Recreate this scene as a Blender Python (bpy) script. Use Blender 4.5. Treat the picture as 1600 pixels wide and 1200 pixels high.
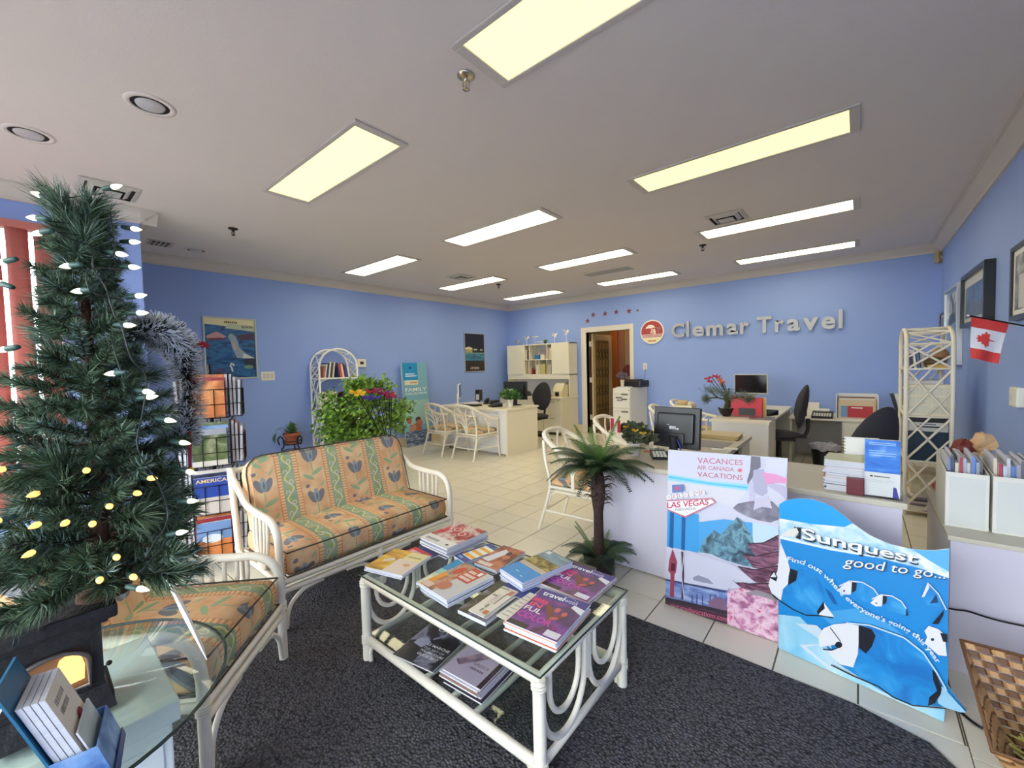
import bpy, bmesh, math, random
from mathutils import Vector, Matrix, Euler
random.seed(7)
for o in list(bpy.data.objects): bpy.data.objects.remove(o, do_unlink=True)
C = bpy.context.scene.collection
PI = math.pi
# ------------------------------------------------------------------ camera
CZ, FPX, YAW, PITCH, ROLL = 1.35359, 648.0631, 0.6975, -0.0417, -0.0245
_cy, _sy = math.cos(YAW), math.sin(YAW)
_f = Vector((-_sy, _cy, 0)); _r = Vector((_cy, _sy, 0)); _u = Vector((0, 0, 1))
FWD = _f * math.cos(PITCH) + _u * math.sin(PITCH)
_u2 = _u * math.cos(PITCH) - _f * math.sin(PITCH)
RGT = _r * math.cos(ROLL) + _u2 * math.sin(ROLL)
UPV = _u2 * math.cos(ROLL) - _r * math.sin(ROLL)
EYE = Vector((0, 0, CZ))
cam_d = bpy.data.cameras.new('camera'); cam = bpy.data.objects.new('camera', cam_d); C.objects.link(cam)
cam_d.sensor_width = 36.0; cam_d.lens = 36.0 * FPX / 1600.0; cam_d.clip_start = 0.02
cam.matrix_world = Matrix(((RGT.x, UPV.x, -FWD.x, 0), (RGT.y, UPV.y, -FWD.y, 0), (RGT.z, UPV.z, -FWD.z, CZ), (0, 0, 0, 1)))
bpy.context.scene.camera = cam
def ray(px, py): return FWD + RGT * ((px - 800) / FPX) + UPV * ((600 - py) / FPX)
def G(px, py, z=0.0):                      # pixel -> point on the level plane z
    v = ray(px, py); return EYE + v * ((z - CZ) / v.z)
def WX(px, py, X): v = ray(px, py); return EYE + v * (X / v.x)
def WY(px, py, Y): v = ray(px, py); return EYE + v * (Y / v.y)
# ------------------------------------------------------------------ world, exposure
sc = bpy.context.scene
w = bpy.data.worlds.new('sky'); sc.world = w; w.use_nodes = True
bg = w.node_tree.nodes['Background']; bg.inputs[0].default_value = (0.95, 0.95, 1.0, 1); bg.inputs[1].default_value = 7.0
vs = sc.view_settings; vs.view_transform = 'Standard'; vs.look = 'None'; vs.gamma = 1.0; vs.use_curve_mapping = False
vs.exposure = 0.62
LIGHT_COL, LIGHT_STR = (1.0, 0.88, 0.56), 6.0        # fresh tubes
AGED_COL, AGED_STR = (1.0, 0.90, 0.33), 1.0         # old yellowed panels of the front rows
# ------------------------------------------------------------------ materials
def srgb(r, g, b):
    f = lambda c: (c / 12.92 if c <= 0.04045 else ((c + 0.055) / 1.055) ** 2.4)
    return (f(r / 255), f(g / 255), f(b / 255))
_M = {}
def mat(name, col=None, rough=0.5, metal=0.0, noise=0.0, nscale=20.0, bump=0.0, bscale=60.0, emit=None, estr=0.0, spec=0.5, stretch=None):
    if name in _M: return _M[name]
    m = bpy.data.materials.new(name); m.use_nodes = True; nt = m.node_tree; b = nt.nodes['Principled BSDF']
    col = col or (0.5, 0.5, 0.5); c4 = (*col, 1)
    b.inputs['Roughness'].default_value = rough; b.inputs['Metallic'].default_value = metal
    b.inputs['Specular IOR Level'].default_value = spec
    b.inputs['Base Color'].default_value = c4
    tc = nt.nodes.new('ShaderNodeTexCoord'); src = tc.outputs['Object']
    if stretch:
        mp = nt.nodes.new('ShaderNodeMapping'); mp.inputs['Scale'].default_value = stretch
        nt.links.new(src, mp.inputs[0]); src = mp.outputs[0]
    if noise > 0:
        n = nt.nodes.new('ShaderNodeTexNoise'); n.inputs['Scale'].default_value = nscale; n.inputs['Detail'].default_value = 4
        nt.links.new(src, n.inputs['Vector'])
        mx = nt.nodes.new('ShaderNodeMix'); mx.data_type = 'RGBA'
        mx.inputs['A'].default_value = tuple(max(0, c * (1 - noise)) for c in col) + (1,)
        mx.inputs['B'].default_value = tuple(min(1, c * (1 + noise)) for c in col) + (1,)
        nt.links.new(n.outputs['Fac'], mx.inputs['Factor']); nt.links.new(mx.outputs['Result'], b.inputs['Base Color'])
    if bump > 0:
        n2 = nt.nodes.new('ShaderNodeTexNoise'); n2.inputs['Scale'].default_value = bscale; n2.inputs['Detail'].default_value = 3
        nt.links.new(src, n2.inputs['Vector'])
        bp = nt.nodes.new('ShaderNodeBump'); bp.inputs['Strength'].default_value = bump; bp.inputs['Distance'].default_value = 0.01
        nt.links.new(n2.outputs['Fac'], bp.inputs['Height']); nt.links.new(bp.outputs[0], b.inputs['Normal'])
    if emit:
        b.inputs['Emission Color'].default_value = (*emit, 1); b.inputs['Emission Strength'].default_value = estr
    _M[name] = m; return m
def ink(r, g, b, rough=0.35):                # a printed flat colour (0-255)
    return mat('ink_%d_%d_%d' % (r, g, b), srgb(r, g, b), rough)
def ramp_mat(name, stops, scale=4.0, detail=5.0, rough=0.4, stretch=(1, 1, 1), dist=0.6, kind='noise'):
    """printed photograph-like colouring: noise through a colour ramp"""
    if name in _M: return _M[name]
    m = bpy.data.materials.new(name); m.use_nodes = True; nt = m.node_tree; b = nt.nodes['Principled BSDF']
    b.inputs['Roughness'].default_value = rough
    tc = nt.nodes.new('ShaderNodeTexCoord'); mp = nt.nodes.new('ShaderNodeMapping'); mp.inputs['Scale'].default_value = stretch
    nt.links.new(tc.outputs['Object'], mp.inputs[0])
    n = nt.nodes.new('ShaderNodeTexNoise'); n.inputs['Scale'].default_value = scale; n.inputs['Detail'].default_value = detail
    n.inputs['Distortion'].default_value = dist
    nt.links.new(mp.outputs[0], n.inputs['Vector'])
    r = nt.nodes.new('ShaderNodeValToRGB'); e = r.color_ramp.elements
    while len(e) < len(stops): e.new(0.5)
    for el, (p, c) in zip(e, stops): el.position = p; el.color = (*srgb(*c), 1)
    nt.links.new(n.outputs['Fac'], r.inputs[0]); nt.links.new(r.outputs[0], b.inputs['Base Color'])
    _M[name] = m; return m
class E:                                     # shader arithmetic on sockets
    nt = None
    def __init__(s, k): s.k = k
    @staticmethod
    def op(o, *a):
        n = E.nt.nodes.new('ShaderNodeMath'); n.operation = o
        for i, x in enumerate(a):
            x = x.k if isinstance(x, E) else x
            if isinstance(x, (int, float)): n.inputs[i].default_value = x
            else: E.nt.links.new(x, n.inputs[i])
        return E(n.outputs[0])
    def __add__(s, o): return E.op('ADD', s, o)
    __radd__ = __add__
    def __sub__(s, o): return E.op('SUBTRACT', s, o)
    def __rsub__(s, o): return E.op('SUBTRACT', o, s)
    def __mul__(s, o): return E.op('MULTIPLY', s, o)
    __rmul__ = __mul__
    def __truediv__(s, o): return E.op('DIVIDE', s, o)
    def __lt__(s, o): return E.op('LESS_THAN', s, o)
    def __gt__(s, o): return E.op('GREATER_THAN', s, o)
def efrac(a): return E.op('FRACT', a)
def esin(a): return E.op('SINE', a)
def eabs(a): return E.op('ABSOLUTE', a)
def emax(a, b): return E.op('MAXIMUM', a, b)
def ell(x, y, cx, cy, a, b, ang=0.0):
    c, s = math.cos(ang), math.sin(ang); dx, dy = x - cx, y - cy
    p = (dx * c + dy * s) / a; q = (dy * c - dx * s) / b
    return (p * p + q * q) < 1.0
def cmix(nt, base, col, fac):
    m = nt.nodes.new('ShaderNodeMix'); m.data_type = 'RGBA'
    for sname, v in (('A', base), ('B', col)):
        if isinstance(v, tuple): m.inputs[sname].default_value = (*v[:3], 1)
        else: nt.links.new(v, m.inputs[sname])
    if isinstance(fac, E): nt.links.new(fac.k, m.inputs['Factor'])
    elif isinstance(fac, (int, float)): m.inputs['Factor'].default_value = fac
    else: nt.links.new(fac, m.inputs['Factor'])
    return m.outputs['Result']
def fabric_mat(name, P=0.305, u0=0.0, axis='x'):
    if name in _M: return _M[name]
    m = bpy.data.materials.new(name); m.use_nodes = True; nt = m.node_tree; E.nt = nt; b = nt.nodes['Principled BSDF']
    b.inputs['Roughness'].default_value = 0.85; b.inputs['Specular IOR Level'].default_value = 0.2
    tc = nt.nodes.new('ShaderNodeTexCoord'); sp = nt.nodes.new('ShaderNodeSeparateXYZ'); nt.links.new(tc.outputs['Object'], sp.inputs[0])
    X, Y, Z = (E(sp.outputs[i]) for i in range(3))
    if axis == 'y': X, Y = Y, X
    u = (X + (u0 + 10 * P)) / P; v = Y * -1.0 + Z
    t = efrac(u); cell = E.op('FLOOR', u)
    nz = nt.nodes.new('ShaderNodeTexNoise'); nz.inputs['Scale'].default_value = 9; nz.inputs['Detail'].default_value = 3
    nt.links.new(tc.outputs['Object'], nz.inputs['Vector'])
    nf = nt.nodes.new('ShaderNodeMapRange'); nf.inputs[1].default_value = 0.35; nf.inputs[2].default_value = 0.65
    nt.links.new(nz.outputs['Fac'], nf.inputs[0])
    col = cmix(nt, srgb(216, 162, 122), srgb(232, 200, 156), nf.outputs[0])
    # flowers in the orange panel
    vv = (v + cell * 0.137 + 5.0) / 0.27; fv = efrac(vv) * 0.27 / 1.15; fu = t * P
    cx = 0.085; blue = srgb(98, 112, 130); lblue = srgb(140, 158, 170); aqua = srgb(142, 178, 140)
    for (ox, oy, a, bb, an, c) in [(0.03, 0.055, 0.042, 0.012, 0.35, aqua), (-0.03, 0.03, 0.038, 0.011, -0.5, aqua), (0.0, 0.085, 0.004, 0.03, 0.0, aqua),
                                   (-0.027, 0.15, 0.040, 0.020, 2.1, blue), (0.027, 0.15, 0.040, 0.020, 1.0, blue), (0.0, 0.155, 0.018, 0.040, 0.0, lblue),
                                   (0.002, 0.150, 0.006, 0.020, 0.0, blue), (-0.045, 0.215, 0.014, 0.010, 0.3, blue), (0.05, 0.215, 0.02, 0.006, 0.7, aqua)]:
        col = cmix(nt, col, c, ell(fu, fv, cx + ox, oy, a, bb, an) * 0.85)
    # ladder borders
    lad = (t > 0.55) * 1.0
    rung = efrac((v + 5) / 0.018) > 0.55
    bcol = cmix(nt, srgb(232, 198, 154), srgb(212, 150, 108), rung)
    col = cmix(nt, col, bcol, lad)
    # green vine stripe
    grn = (t > 0.64) * (t < 0.90)
    gcol = cmix(nt, srgb(140, 162, 132), srgb(168, 180, 150), nf.outputs[0])
    tl = (t - 0.77) / 0.13
    ph = (v + 5) * (2 * PI / 0.13)
    fvv = efrac((v + 5) / 0.13) * 0.13; gu = (t - 0.77) * P
    gcol = cmix(nt, gcol, srgb(168, 180, 88), ell(gu, fvv, 0.012, 0.035, 0.016, 0.009, 0.6))
    gcol = cmix(nt, gcol, srgb(168, 180, 88), ell(gu, fvv, -0.012, 0.10, 0.016, 0.009, 2.4))
    vine = eabs(tl - esin(ph) * 0.55) < 0.13
    gcol = cmix(nt, gcol, srgb(216, 208, 172), vine)
    for (ox, oy) in ((0.014, 0.072), (-0.014, 0.008)):
        ringm = ell(gu, fvv, ox, oy, 0.014, 0.014) * (1.0 - ell(gu, fvv, ox, oy, 0.009, 0.009))
        gcol = cmix(nt, gcol, srgb(216, 208, 172), ringm)
    col = cmix(nt, col, gcol, grn)
    edge = eabs(eabs(t - 0.775) - 0.222) < 0.012
    col = cmix(nt, col, srgb(200, 126, 92), edge * 0.6)
    nt.links.new(col, b.inputs['Base Color'])
    wv = nt.nodes.new('ShaderNodeTexNoise'); wv.inputs['Scale'].default_value = 400
    nt.links.new(tc.outputs['Object'], wv.inputs['Vector'])
    bp = nt.nodes.new('ShaderNodeBump'); bp.inputs['Strength'].default_value = 0.15; bp.inputs['Distance'].default_value = 0.003
    nt.links.new(wv.outputs['Fac'], bp.inputs['Height']); nt.links.new(bp.outputs[0], b.inputs['Normal'])
    _M[name] = m; return m
def glass_mat(name, tint=(0.93, 0.97, 0.95), refl=0.05):
    if name in _M: return _M[name]
    m = bpy.data.materials.new(name); m.use_nodes = True; nt = m.node_tree; nt.nodes.remove(nt.nodes['Principled BSDF'])
    out = nt.nodes['Material Output']; tr = nt.nodes.new('ShaderNodeBsdfTransparent'); tr.inputs[0].default_value = (*tint, 1)
    gl = nt.nodes.new('ShaderNodeBsdfGlossy'); gl.inputs['Roughness'].default_value = 0.02
    lw = nt.nodes.new('ShaderNodeLayerWeight'); lw.inputs[0].default_value = 0.5; E.nt = nt
    fc = E.op('POWER', E(lw.outputs['Facing']), 4.0) * 0.6 + refl * 0.4
    mx = nt.nodes.new('ShaderNodeMixShader'); nt.links.new(fc.k, mx.inputs[0])
    nt.links.new(tr.outputs[0], mx.inputs[1]); nt.links.new(gl.outputs[0], mx.inputs[2]); nt.links.new(mx.outputs[0], out.inputs[0])
    _M[name] = m; return m
# ------------------------------------------------------------------ mesh builder
class MB:
    def __init__(s): s.v = []; s.f = []; s.fm = []; s.mats = []; s.smooth = []
    def mi(s, m):
        if m not in s.mats: s.mats.append(m)
        return s.mats.index(m)
    def add(s, verts, faces, m, smooth=False):
        o = len(s.v); s.v += [tuple(p) for p in verts]; k = s.mi(m)
        for f in faces: s.f.append(tuple(i + o for i in f)); s.fm.append(k); s.smooth.append(smooth)
        return s
    def box(s, x0, x1, y0, y1, z0, z1, m, c=0.0):
        if x0 > x1: x0, x1 = x1, x0
        if y0 > y1: y0, y1 = y1, y0
        if z0 > z1: z0, z1 = z1, z0
        c = min(c, 0.49 * min(x1 - x0, y1 - y0, z1 - z0))
        if c <= 0:
            v = [(x, y, z) for x in (x0, x1) for y in (y0, y1) for z in (z0, z1)]
            return s.add(v, [(0, 1, 3, 2), (4, 6, 7, 5), (0, 4, 5, 1), (2, 3, 7, 6), (0, 2, 6, 4), (1, 5, 7, 3)], m)
        bm = bmesh.new(); bmesh.ops.create_cube(bm, size=1)
        for q in bm.verts: q.co = Vector(((x0 + x1) / 2 + q.co.x * (x1 - x0), (y0 + y1) / 2 + q.co.y * (y1 - y0), (z0 + z1) / 2 + q.co.z * (z1 - z0)))
        bmesh.ops.bevel(bm, geom=list(bm.edges), offset=c, segments=2, profile=0.6, affect='EDGES')
        return s.bm(bm, m)
    def bm(s, bm, m, smooth=False):
        bm.verts.index_update(); s.add([v.co[:] for v in bm.verts], [[v.index for v in f.verts] for f in bm.faces], m, smooth); bm.free(); return s
    def obox(s, o, u, v, n, m):              # box from corner o with edge vectors
        o, u, v, n = map(Vector, (o, u, v, n))
        P = [o + u * a + v * b + n * c for a in (0, 1) for b in (0, 1) for c in (0, 1)]
        F = [(0, 1, 3, 2), (4, 6, 7, 5), (0, 4, 5, 1), (2, 3, 7, 6), (0, 2, 6, 4), (1, 5, 7, 3)]
        if u.cross(v).dot(n) < 0: F = [f[::-1] for f in F]
        return s.add(P, F, m)
    def tube(s, pts, r, m, n=8, closed=False, caps=True):
        pts = [Vector(p) for p in pts]; N = len(pts)
        rs = r if isinstance(r, (list, tuple)) else [r] * N
        t = []
        for i in range(N):
            a = pts[(i - 1) % N] if (closed or i > 0) else pts[i]; b = pts[(i + 1) % N] if (closed or i < N - 1) else pts[i]
            d = b - a; t.append(d.normalized() if d.length > 1e-9 else Vector((0, 0, 1)))
        ref = Vector((0, 0, 1)) if abs(t[0].z) < 0.9 else Vector((1, 0, 0))
        nrm = (ref - t[0] * ref.dot(t[0])).normalized(); V = []
        for i in range(N):
            nrm = nrm - t[i] * nrm.dot(t[i])
            nrm = nrm.normalized() if nrm.length > 1e-6 else t[i].orthogonal().normalized()
            bn = t[i].cross(nrm)
            for k in range(n):
                a = 2 * PI * k / n; V.append(pts[i] + (nrm * math.cos(a) + bn * math.sin(a)) * rs[i])
        F = []
        for i in range(N if closed else N - 1):
            j = (i + 1) % N
            for k in range(n): F.append((i * n + k, i * n + (k + 1) % n, j * n + (k + 1) % n, j * n + k))
        s.add(V, F, m, True)
        if caps and not closed:
            s.add([V[k] for k in range(n)], [tuple(range(n))[::-1]], m); s.add([V[(N - 1) * n + k] for k in range(n)], [tuple(range(n))], m)
        return s
    def lathe(s, prof, m, n=20, cx=0, cy=0, z0=0, smooth=True, cap=True):
        V = [(cx + r * math.cos(2 * PI * k / n), cy + r * math.sin(2 * PI * k / n), z0 + z) for r, z in prof for k in range(n)]
        F = [(i * n + k, i * n + (k + 1) % n, (i + 1) * n + (k + 1) % n, (i + 1) * n + k) for i in range(len(prof) - 1) for k in range(n)]
        s.add(V, F, m, smooth)
        if cap:
            if prof[0][0] > 1e-5: s.add(V[:n], [tuple(range(n))[::-1]], m)
            if prof[-1][0] > 1e-5: s.add(V[-n:], [tuple(range(n))], m)
        return s
    def ball(s, c, r, m, n=12, k=8, rot=None):
        r = r if isinstance(r, (tuple, list)) else (r, r, r); V = []; c = Vector(c)
        for i in range(k + 1):
            th = PI * i / k
            for j in range(n):
                a = 2 * PI * j / n; p = Vector((r[0] * math.sin(th) * math.cos(a), r[1] * math.sin(th) * math.sin(a), -r[2] * math.cos(th)))
                if rot: p = rot @ p
                V.append(c + p)
        F = [(i * n + j, i * n + (j + 1) % n, (i + 1) * n + (j + 1) % n, (i + 1) * n + j) for i in range(k) for j in range(n)]
        return s.add(V, F, m, True)
    def poly(s, pts, m): return s.add(pts, [tuple(range(len(pts)))], m)
    def prism(s, pts, d, m):                 # extrude polygon pts by vector d
        pts = [Vector(p) for p in pts]; d = Vector(d); n = len(pts)
        nn = Vector((0, 0, 0))
        for i in range(n): nn += pts[i].cross(pts[(i + 1) % n])
        if nn.dot(d) > 0: pts = pts[::-1]
        V = pts + [p + d for p in pts]
        F = [tuple(range(n)), tuple(range(2 * n - 1, n - 1, -1))] + [(i, i + n, (i + 1) % n + n, (i + 1) % n) for i in range(n)]
        return s.add(V, [f for f in F], m)
    def mesh(s, name):
        me = bpy.data.meshes.new(name); me.from_pydata(s.v, [], s.f)
        for m in s.mats: me.materials.append(m)
        me.polygons.foreach_set('material_index', s.fm); me.polygons.foreach_set('use_smooth', s.smooth); me.update(); return me
    def build(s, name, parent=None, loc=(0, 0, 0), rz=0.0, label=None, cat=None, group=None, kind=None, bevel=0.0, sub=0):
        o = bpy.data.objects.new(name, s.mesh(name)); C.objects.link(o); o.location = loc; o.rotation_euler = (0, 0, rz)
        if parent: o.parent = parent
        tag(o, label, cat, group, kind)
        if bevel > 0:
            b = o.modifiers.new('bevel', 'BEVEL'); b.width = bevel; b.segments = 2; b.limit_method = 'ANGLE'
        if sub > 0:
            b = o.modifiers.new('sub', 'SUBSURF'); b.levels = sub; b.render_levels = sub
        return o
def tag(o, label=None, cat=None, group=None, kind=None):
    if label: o['label'] = label
    if cat: o['category'] = cat
    if group: o['group'] = group
    if kind: o['kind'] = kind
    return o
def thing(name, label, cat, loc=(0, 0, 0), rz=0.0, group=None):
    o = bpy.data.objects.new(name, None); C.objects.link(o); o.location = loc; o.rotation_euler = (0, 0, rz); o.empty_display_size = 0.1
    return tag(o, label, cat, group)
def copy_tree(o, parent=None, loc=None, rz=None, label=None):
    c = o.copy(); C.objects.link(c); c.parent = parent
    if loc is not None: c.location = loc
    if rz is not None: c.rotation_euler = (0, 0, rz)
    if label: c['label'] = label
    for ch in list(o.children): copy_tree(ch, c)
    return c
def arc(cx, cy, r, a0, a1, n=12, ry=None):
    ry = r if ry is None else ry
    return [(cx + r * math.cos(a0 + (a1 - a0) * i / n), cy + ry * math.sin(a0 + (a1 - a0) * i / n)) for i in range(n + 1)]
def smooth_path(P, n=6, closed=False):       # Catmull-Rom through the points
    P = [Vector(p) for p in P]; out = []; N = len(P)
    rng = range(N if closed else N - 1)
    for i in rng:
        if closed: a, b, c, d = P[i - 1], P[i], P[(i + 1) % N], P[(i + 2) % N]
        else: a, b, c, d = P[max(i - 1, 0)], P[i], P[i + 1], P[min(i + 2, N - 1)]
        for k in range(n):
            t = k / n; out.append(0.5 * ((2 * b) + (c - a) * t + (2 * a - 5 * b + 4 * c - d) * t * t + (3 * b - a - 3 * c + d) * t ** 3))
    if not closed: out.append(P[-1])
    return out
_txt = {}
def text_geo(s, bold=False, off=None):
    key = (s, bold, off)
    if key in _txt: return _txt[key]
    cu = bpy.data.curves.new('t', 'FONT'); cu.body = s; cu.resolution_u = 3; cu.offset = off if off is not None else (0.018 if bold else 0.0)
    o = bpy.data.objects.new('t', cu); C.objects.link(o); bpy.context.view_layer.update()
    me = bpy.data.meshes.new_from_object(o.evaluated_get(bpy.context.evaluated_depsgraph_get()))
    V = [v.co.copy() for v in me.vertices]; F = [tuple(p.vertices) for p in me.polygons]
    bpy.data.objects.remove(o); bpy.data.curves.remove(cu); bpy.data.meshes.remove(me)
    x0 = min(v.x for v in V); x1 = max(v.x for v in V); y0 = min(v.y for v in V); y1 = max(v.y for v in V)
    G_ = ([((v.x - x0) / (x1 - x0), (v.y - y0) / (y1 - y0)) for v in V], F); _txt[key] = G_; return G_
class Sheet:                                 # flat print on a plane: origin o, axes u,v (full width / height vectors), normal n
    def __init__(s, mb, o, u, v, n=None, lift=0.0004, eps=0.0002, fn=None):
        s.mb = mb; s.o = Vector(o); s.u = Vector(u); s.v = Vector(v); s.n = Vector(n) if n else s.u.cross(s.v).normalized(); s.h = lift; s.eps = eps; s.fn = fn
    def pt(s, x, y):
        p = s.o + s.u * x + s.v * y + s.n * s.h
        return p + s.n * s.fn(x, y) if s.fn else p
    def poly(s, pts, m):
        P = [s.pt(*p) for p in pts]
        a = sum((pts[i][0] * pts[(i + 1) % len(pts)][1] - pts[(i + 1) % len(pts)][0] * pts[i][1]) for i in range(len(pts)))
        if a < 0: P = P[::-1]
        s.mb.poly(P, m); s.h += s.eps; return s
    def rect(s, x0, y0, x1, y1, m): return s.poly([(x0, y0), (x1, y0), (x1, y1), (x0, y1)], m)
    def ell(s, cx, cy, rx, ry, m, n=20, ang=0.0):
        c, q = math.cos(ang), math.sin(ang); asp = s.u.length / s.v.length
        P = []
        for k in range(n):
            a = 2 * PI * k / n; dx, dy = rx * math.cos(a) * asp, ry * math.sin(a)
            P.append((cx + (dx * c - dy * q) / asp, cy + (dx * q + dy * c)))
        return s.poly(P, m)
    def text(s, t, x, y, w, h, m, bold=False, path=None):
        V, F = text_geo(t, bold)
        P = [s.pt(*(path(a, b) if path else (x + a * w, y + b * h))) for a, b in V]
        s.mb.add(P, F, m); s.h += s.eps; return s
    def bars(s, x, y, w, h, m, seed=1):        # small print too fine to read
        R_ = random.Random(seed); X = x
        while X < x + w:
            q = R_.uniform(.06, .16) * w; s.rect(X, y, min(X + q, x + w), y + h, m); s.h -= s.eps; X += q + .035 * w
        s.h += s.eps; return s
    def curve(s, pts, wd, m):                # ribbon of width wd (fraction of width) along 2-D points
        L = []; R = []; asp = s.u.length / s.v.length
        for i, (x, y) in enumerate(pts):
            a = pts[max(i - 1, 0)]; b = pts[min(i + 1, len(pts) - 1)]; dx, dy = (b[0] - a[0]), (b[1] - a[1]) / asp
            l = math.hypot(dx, dy) or 1; nx, ny = -dy / l * wd / 2, dx / l * wd / 2 * asp
            L.append((x + nx, y + ny)); R.append((x - nx, y - ny))
        P = [s.pt(*p) for p in L] + [s.pt(*p) for p in R]; k = len(L)
        s.mb.add(P, [(i, k + i, k + i + 1, i + 1) for i in range(k - 1)], m); s.h += s.eps; return s
WHITE = mat('white_paint', srgb(236, 232, 222), 0.45, noise=0.03, nscale=8)
PAPER = mat('paper', srgb(240, 238, 232), 0.7)
PAGES = mat('page_edges', srgb(214, 214, 222), 0.8, noise=0.25, nscale=6, stretch=(1, 1, 160))
RATTAN = mat('white_rattan', srgb(240, 232, 216), 0.4, noise=0.06, nscale=14, bump=0.15, bscale=40)
BLACK = mat('black_plastic', srgb(26, 26, 30), 0.4)
BLKM = mat('black_wire', srgb(22, 22, 26), 0.35, 0.4)
SILVER = mat('silver_frame', srgb(205, 205, 205), 0.3, 0.8)
CREAM = mat('cream_laminate', srgb(236, 226, 200), 0.4, noise=0.03, nscale=5)
GLASS = glass_mat('clear_glass')
ACRYL = glass_mat('clear_acrylic', (0.97, 0.98, 0.99))
# ================================================================== SETTING
XL, XR, YB, H, YF = -6.1605, 0.7614, 7.2904, 2.725, -1.7
XBK, YBK = -4.62, 0.72                     # boxed-out block at the storefront end of the left side
WALLM = mat('blue_wall_paint', srgb(146, 171, 232), 0.6, noise=0.05, nscale=1.2, bump=0.05, bscale=120)
CEILM = mat('ceiling_paint', srgb(222, 212, 208), 0.9, noise=0.03, nscale=2, bump=0.08, bscale=90)
TRIMM = mat('trim_paint', srgb(226, 218, 206), 0.5)
BASEM = mat('baseboard_paint', srgb(226, 208, 172), 0.5)
TANM = mat('hall_paint', srgb(176, 150, 112), 0.7)
GROUT = mat('grout', srgb(118, 108, 90), 0.9)
def tile_mat():
    m = mat('cream_tile', srgb(236, 229, 210), 0.2, noise=0.035, nscale=3.0)
    return m
TILE = tile_mat()
def carpet_mat():
    m = bpy.data.materials.new('charcoal_carpet'); m.use_nodes = True; nt = m.node_tree; b = nt.nodes['Principled BSDF']
    b.inputs['Roughness'].default_value = 1.0; b.inputs['Specular IOR Level'].default_value = 0.05
    tc = nt.nodes.new('ShaderNodeTexCoord')
    v = nt.nodes.new('ShaderNodeTexVoronoi'); v.inputs['Scale'].default_value = 95; v.inputs['Randomness'].default_value = 0.8
    n = nt.nodes.new('ShaderNodeTexNoise'); n.inputs['Scale'].default_value = 55; n.inputs['Detail'].default_value = 5
    nt.links.new(tc.outputs['Object'], v.inputs['Vector']); nt.links.new(tc.outputs['Object'], n.inputs['Vector'])
    mx = nt.nodes.new('ShaderNodeMix'); mx.data_type = 'RGBA'; mx.inputs['A'].default_value = (*srgb(72, 72, 78), 1); mx.inputs['B'].default_value = (*srgb(140, 138, 144), 1)
    nt.links.new(n.outputs['Fac'], mx.inputs['Factor'])
    m2 = nt.nodes.new('ShaderNodeMix'); m2.data_type = 'RGBA'; m2.inputs['B'].default_value = (*srgb(40, 40, 44), 1)
    nt.links.new(mx.outputs['Result'], m2.inputs['A']); nt.links.new(v.outputs['Distance'], m2.inputs['Factor'])
    nt.links.new(m2.outputs['Result'], b.inputs['Base Color'])
    bp = nt.nodes.new('ShaderNodeBump'); bp.inputs['Strength'].default_value = 1.0; bp.inputs['Distance'].default_value = 0.008; bp.invert = True
    nt.links.new(v.outputs['Distance'], bp.inputs['Height']); nt.links.new(bp.outputs[0], b.inputs['Normal'])
    return m
CARPET = carpet_mat()
# floor slab + tiles
fl = MB().box(XL - .1, XR + .1, YF - .1, YB + .1, -0.12, -0.005, GROUT).build('floor', kind='structure', label='cream ceramic tile floor with fine grout lines')
CX0, CX1, CY1 = -2.75, 0.30, 2.055
ts, tx, ty = 0.2879, -3.4481, 3.1558
def clip_tile(i, j):
    x0, x1 = tx + i * ts, tx + (i + 1) * ts; y0, y1 = ty + j * ts, ty + (j + 1) * ts
    x0, x1 = max(x0, XL), min(x1, XR); y0, y1 = max(y0, YF), min(y1, YB)
    if x1 - x0 < .02 or y1 - y0 < .02: return []
    out = []
    if y1 <= CY1 or y0 < CY1:
        if x0 < CX1 and x1 > CX0 and y0 < CY1:
            if y1 > CY1: out.append((max(x0, CX0), min(x1, CX1), CY1, y1))
            if x0 < CX0: out.append((x0, CX0, y0, y1))
            if x1 > CX1: out.append((CX1, x1, y0, y1))
            return out
    return [(x0, x1, y0, y1)]
full = MB(); gp = 0.0032
full.box(-ts / 2 + gp, ts / 2 - gp, -ts / 2 + gp, ts / 2 - gp, -0.005, 0.0, TILE, 0.0012)
full_me = full.mesh('tile')
rects = []
for i in range(-12, 16):
    for j in range(-18, 16):
        for r in clip_tile(i, j): rects.append(r)
def vis_key(r):
    c = Vector(((r[0] + r[1]) / 2, (r[2] + r[3]) / 2, 0)) - EYE; z = c.dot(FWD)
    if z < .3: return 99
    px = 800 + FPX * c.dot(RGT) / z; py = 600 - FPX * c.dot(UPV) / z
    return z if (-40 < px < 1640 and py < 1240) else 60 + z
rects.sort(key=vis_key); rest = MB()
for k, r in enumerate(rects):
    isfull = abs(r[1] - r[0] - ts) < 1e-4 and abs(r[3] - r[2] - ts) < 1e-4
    if k < 300 and vis_key(r) < 60:
        if isfull:
            o = bpy.data.objects.new('tile', full_me); C.objects.link(o); o.location = ((r[0] + r[1]) / 2, (r[2] + r[3]) / 2, 0); o.parent = fl
        else: MB().box(r[0] + gp, r[1] - gp, r[2] + gp, r[3] - gp, -0.005, 0.0, TILE, 0.0012).build('tile', fl)
    else: rest.box(r[0] + gp, r[1] - gp, r[2] + gp, r[3] - gp, -0.005, 0.0, TILE)
rest.build('outer_tiles', fl, kind='stuff')
cp = MB()
cp.prism([(CX0, YF, 0), (CX1, YF, 0), (CX1, 1.80, 0), (CX1 - .02, 1.88, 0), (CX1 - .10, 1.985, 0), (CX1 - .3, 2.04, 0), (CX1 - .8, CY1, 0), (CX0, CY1 - .01, 0)], (0, 0, 0.011), CARPET)
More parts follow.
